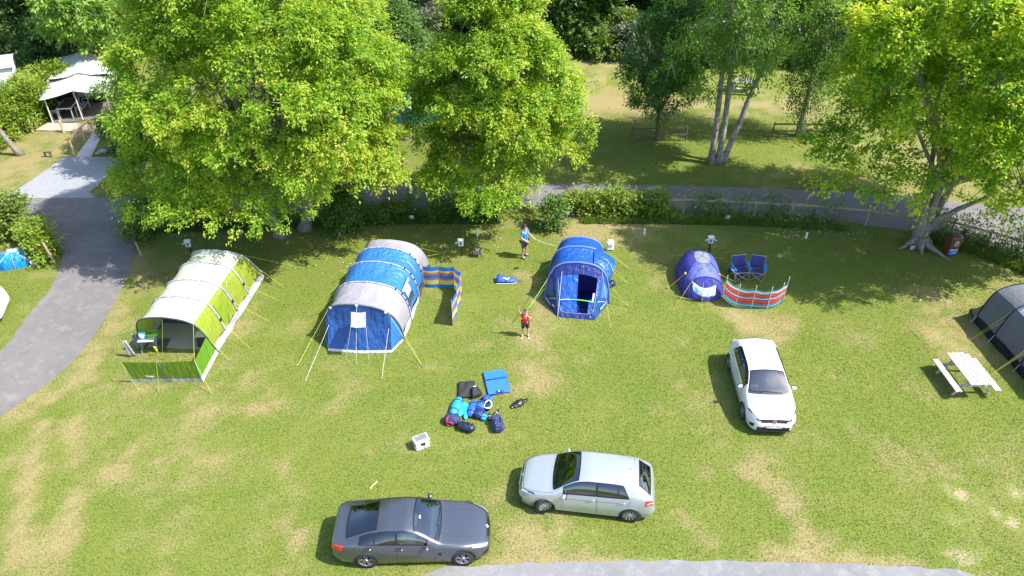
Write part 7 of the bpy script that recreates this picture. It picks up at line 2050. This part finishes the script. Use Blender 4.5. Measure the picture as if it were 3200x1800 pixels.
# floor, walls
MB().prism([(p.x, p.y) for p in (lp_(-.1, -.05, 0), lp_(Wl + .1, -.05, 0), lp_(Wl + .1, 7.4, 0), lp_(-.1, 7.4, 0))], .0, .10).build('floor', mat('lodge_floor', (.14, .12, .10), .8), lo)
ev, rg = 1.70, 2.08
for (v0, v1, e_, g_, nm) in ((-.25, 2.75, ev, rg, 'awning_roof'), (2.8, 7.6, ev + .06, rg + .12, 'main_roof')):
    for s_ in (0, 1):
        u0, um = (-.25, Wl / 2) if s_ == 0 else (Wl + .25, Wl / 2)
        MB().grid([[lp_(u0 + (um - u0) * i / 6, v0 + (v1 - v0) * j / 5, e_ + (g_ - e_) * i / 6 - .05 * math.sin(math.pi * i / 6)) for i in range(7)] for j in range(6)]).build(nm, M_LROOF, lo, smooth=True, solid=.04)
MB().poly([lp_(-.25, 2.82, ev - .02), lp_(Wl + .25, 2.82, ev - .02), lp_(Wl + .2, 2.82, ev + .08), lp_(Wl / 2, 2.82, rg + .16), lp_(-.2, 2.82, ev + .08)]).build('gable_end', M_LWALL, lo)
for a, b, nm in (((0, 2.8), (Wl * .30, 2.8), 'front_wall'), ((Wl * .62, 2.8), (Wl, 2.8), 'front_wall'), ((0, 2.8), (0, 7.3), 'side_wall'), ((Wl, 2.8), (Wl, 7.3), 'side_wall'), ((0, 7.3), (Wl, 7.3), 'rear_wall')):
    p, q = lp_(*a, 0), lp_(*b, 0)
    MB().grid([[p + Vector((0, 0, .55)), q + Vector((0, 0, .55))], [p + Vector((0, 0, ev + .25)), q + Vector((0, 0, ev + .25))]]).build(nm, M_LWALL if nm != 'front_wall' else F_BLACK, lo, solid=.03)
    MB().grid([[p + Vector((0, 0, .1)), q + Vector((0, 0, .1))], [p + Vector((0, 0, .55)), q + Vector((0, 0, .55))]]).build('skirting', F_BLACK, lo, solid=.04)
MB().grid([[lp_(Wl * .30, 2.78, .1), lp_(Wl * .36, 2.7, .1)], [lp_(Wl * .30, 2.78, ev), lp_(Wl * .33, 2.7, ev)]]).build('tied_curtain', F_CREAM, lo, solid=.03); MB().grid([[lp_(Wl * .55, 2.7, .6), lp_(Wl * .60, 2.75, .6)], [lp_(Wl * .58, 2.7, ev), lp_(Wl * .62, 2.75, ev)]]).build('tied_curtain', F_CREAM, lo, solid=.03)
MB().grid([[lp_(Wl * .36, 2.9, .55), lp_(Wl * .56, 2.9, .55)], [lp_(Wl * .36, 2.9, ev), lp_(Wl * .56, 2.9, ev)]]).build('window_panel', M_CLEAR, lo)
for u, v, h in ((0, 0, ev), (Wl / 2, 0, rg), (Wl, 0, ev), (0, 2.6, ev), (Wl, 2.6, ev)):
    MB().tube([lp_(u, v, .05), lp_(u, v, h)], .04, 8).build('awning_pole', M_LROOF if v == 0 else M_CHG, lo)
guy(lo, lp_(0, -.2, ev), lp_(-.9, -.4, 0), M_GUYG)
# lodge furniture
tb = thing('dining_table', 'long table with dark top under the lodge awning', 'table', lp + lp_(Wl * .27, 1.2, .10), math.atan2(ex.y, ex.x) + R(80))
MB().box((0, 0, .73), (1.7, .85, .03)).build('table_top', mat('slate_top', (.06, .06, .062), .4), tb)
for c_, d_ in (((0, -.43, .72), (1.74, .05, .06)), ((0, .43, .72), (1.74, .05, .06)), ((-.87, 0, .72), (.05, .9, .06)), ((.87, 0, .72), (.05, .9, .06))): MB().box(c_, d_).build('rim', M_LROOF, tb)
for sx in (-1, 1):
    for sy in (-1, 1): MB().box((sx * .82, sy * .39, .35), (.06, .06, .70)).build('leg', M_LROOF, tb)
def bench(label, loc, rz):
    b = thing('metal_bench', label, 'bench', loc, rz, 'benches of the lodge table')
    for sy in (-1, 1):
        for sx in (-1, 1): MB().tube([(sx * .75, sy * .17, .0), (sx * .75, sy * .17, .62)], .022, 6).build('leg', M_LROOF, b)
        MB().tube([(-.75, sy * .17, .40), (.75, sy * .17, .40)], .02, 6).build('seat_rail', M_LROOF, b)
    for sx in (-1, 1): MB().tube([(sx * .75, -.17, .62), (sx * .75, .17, .62)], .022, 6).build('armrest', M_LROOF, b)
    for q in range(3): MB().lathe([(.001, .02), (.17, .02), (.18, 0)], 14, c=(-.5 + .5 * q, 0, .42)).build('seat_pad', F_LGREY, b)
az = math.atan2(ex.y, ex.x) + R(80)
bench('white metal bench left of the lodge table', lp + lp_(Wl * .08, 1.2, .10), az); bench('white metal bench right of the lodge table', lp + lp_(Wl * .48, 1.35, .10), az)
# posts with chain, ramp handrail
P_ = [ZL(437, 990), ZL(850, 1000)]
for i, p in enumerate(P_):
    r = thing('timber_post', ('pale timber post at the left corner of the deck', 'pale timber post at the middle of the deck edge')[i], 'post', p); MB().tube([(0, 0, -.05), (0, 0, .80)], .07, 8).build('post', M_NEWPOST, r)
r = thing('rope_barrier', 'white rope sagging from the corner post back to the hedge', 'rope', P_[0]); a, b = Vector((0, 0, .74)), at(P_[0]) @ ZL(640, 840) + Vector((0, 0, .7)); MB().tube([a.lerp(b, t) + Vector((0, 0, -.35 * math.sin(math.pi * t))) for t in np.linspace(0, 1, 9)], .03, 5).build('rope', M_LROOF, r)
hp = [ZL(1245, 1005), ZL(1132, 1105), ZL(995, 1300)]
r = thing('handrail', 'timber handrail sloping down the path to the gravel pad', 'handrail', hp[0]); L_ = at(hp[0])
for p in hp: q = L_ @ p; MB().tube([q + Vector((0, 0, -.05)), q + Vector((0, 0, .85))], .06, 8).build('post', M_NEWPOST, r)
for p, q in zip(hp[:-1], hp[1:]): MB().tube([L_ @ p + Vector((0, 0, .87)), L_ @ q + Vector((0, 0, .87))], .05, 6).build('rail', M_NEWPOST, r)
r = thing('garden_stone', 'pale stones beside the path under the dark bush', 'stone', ZL(1385, 1265)); MB().ball((0, 0, .1), (.30, .2, .14), 9, 6).ball((-.25, -.2, .06), (.18, .14, .09), 8, 5).build('stone', mat('stone', (.33, .31, .28), .9, noise=(6, .3)), r)
# static caravan at the left edge
c0 = ZL(345, 520); r = thing('static_caravan', 'white static caravan cut off by the left edge', 'caravan', c0, R(-155)); 
M_CV = mat('caravan_white', (.76, .77, .78), .4); M_CVG = mat('caravan_grey', (.46, .50, .56), .5)
MB().box((2.9, 0, 1.35), (5.8, 2.6, 2.3), bev=.05).build('body', M_CV, r)
for s_ in (0, 1): MB().grid([[(-.15, -1.45 if s_ else 1.45, 2.5), (-.15, 0, 2.85)], [(6, -1.45 if s_ else 1.45, 2.5), (6, 0, 2.85)]]).build('roof', M_CV, r, solid=.05)
MB().box((-.012, .2, 1.4), (.03, .8, 1.3)).build('door', M_CVG, r); MB().box((-.012, -.75, 1.6), (.03, .7, .9)).build('window', M_DKWIN, r); MB().box((2.0, 1.31, 1.7), (1.2, .03, .8)).build('window', M_DKWIN, r)
MB().box((-.5, .2, .25), (.9, 1.1, .5)).build('steps', M_CV, r)

# ---- small ground litter: daisies and fallen twig
rng_ = np.random.default_rng(77)
def daisies(name, label, spots, n, m):
    V, F_ = [], []
    for px, py, sx, sy in spots:
        c = G(px, py)
        for q in range(n):
            x, y, z, s_ = c.x + rng_.normal(0, sx), c.y + rng_.normal(0, sy), rng_.uniform(.05, .09), rng_.uniform(.012, .026)
            b = len(V); a = rng_.uniform(0, 1)
            V += [(x + s_ * math.cos(a + k * 1.2566), y + s_ * math.sin(a + k * 1.2566), z) for k in range(5)]; F_.append([b, b + 1, b + 2, b + 3, b + 4])
    o = from_np(name, np.array(V), np.array(F_), m); tag(o, label, None, kind='stuff')
daisies('daisies', 'scattered white daisies in the shaded grass', [(2560, 725, .7, .3), (2650, 735, .5, .3), (2470, 735, .3, .2), (1475, 760, .8, .4), (700, 750, 1.8, .7), (1380, 720, 1.6, .5), (1100, 820, 1.0, .6), (2860, 890, 1.5, .7), (2350, 540, 2, 1), (1920, 700, .4, .2), (560, 735, .8, .3)], 42, mat('petal', (.75, .75, .72), .8))
r = thing('fallen_twig', 'bare pale twig on the grass above the grey coupe', 'twig', G(1168, 1520)); L_ = at(G(1168, 1520)); MB().tube([L_ @ G(1157, 1530) + Vector((0, 0, .03)), L_ @ G(1165, 1519) + Vector((0, 0, .04)), L_ @ G(1180, 1506) + Vector((0, 0, .03))], .018, 5).build('stick', mat('dry_twig', (.55, .46, .32), .9), r)
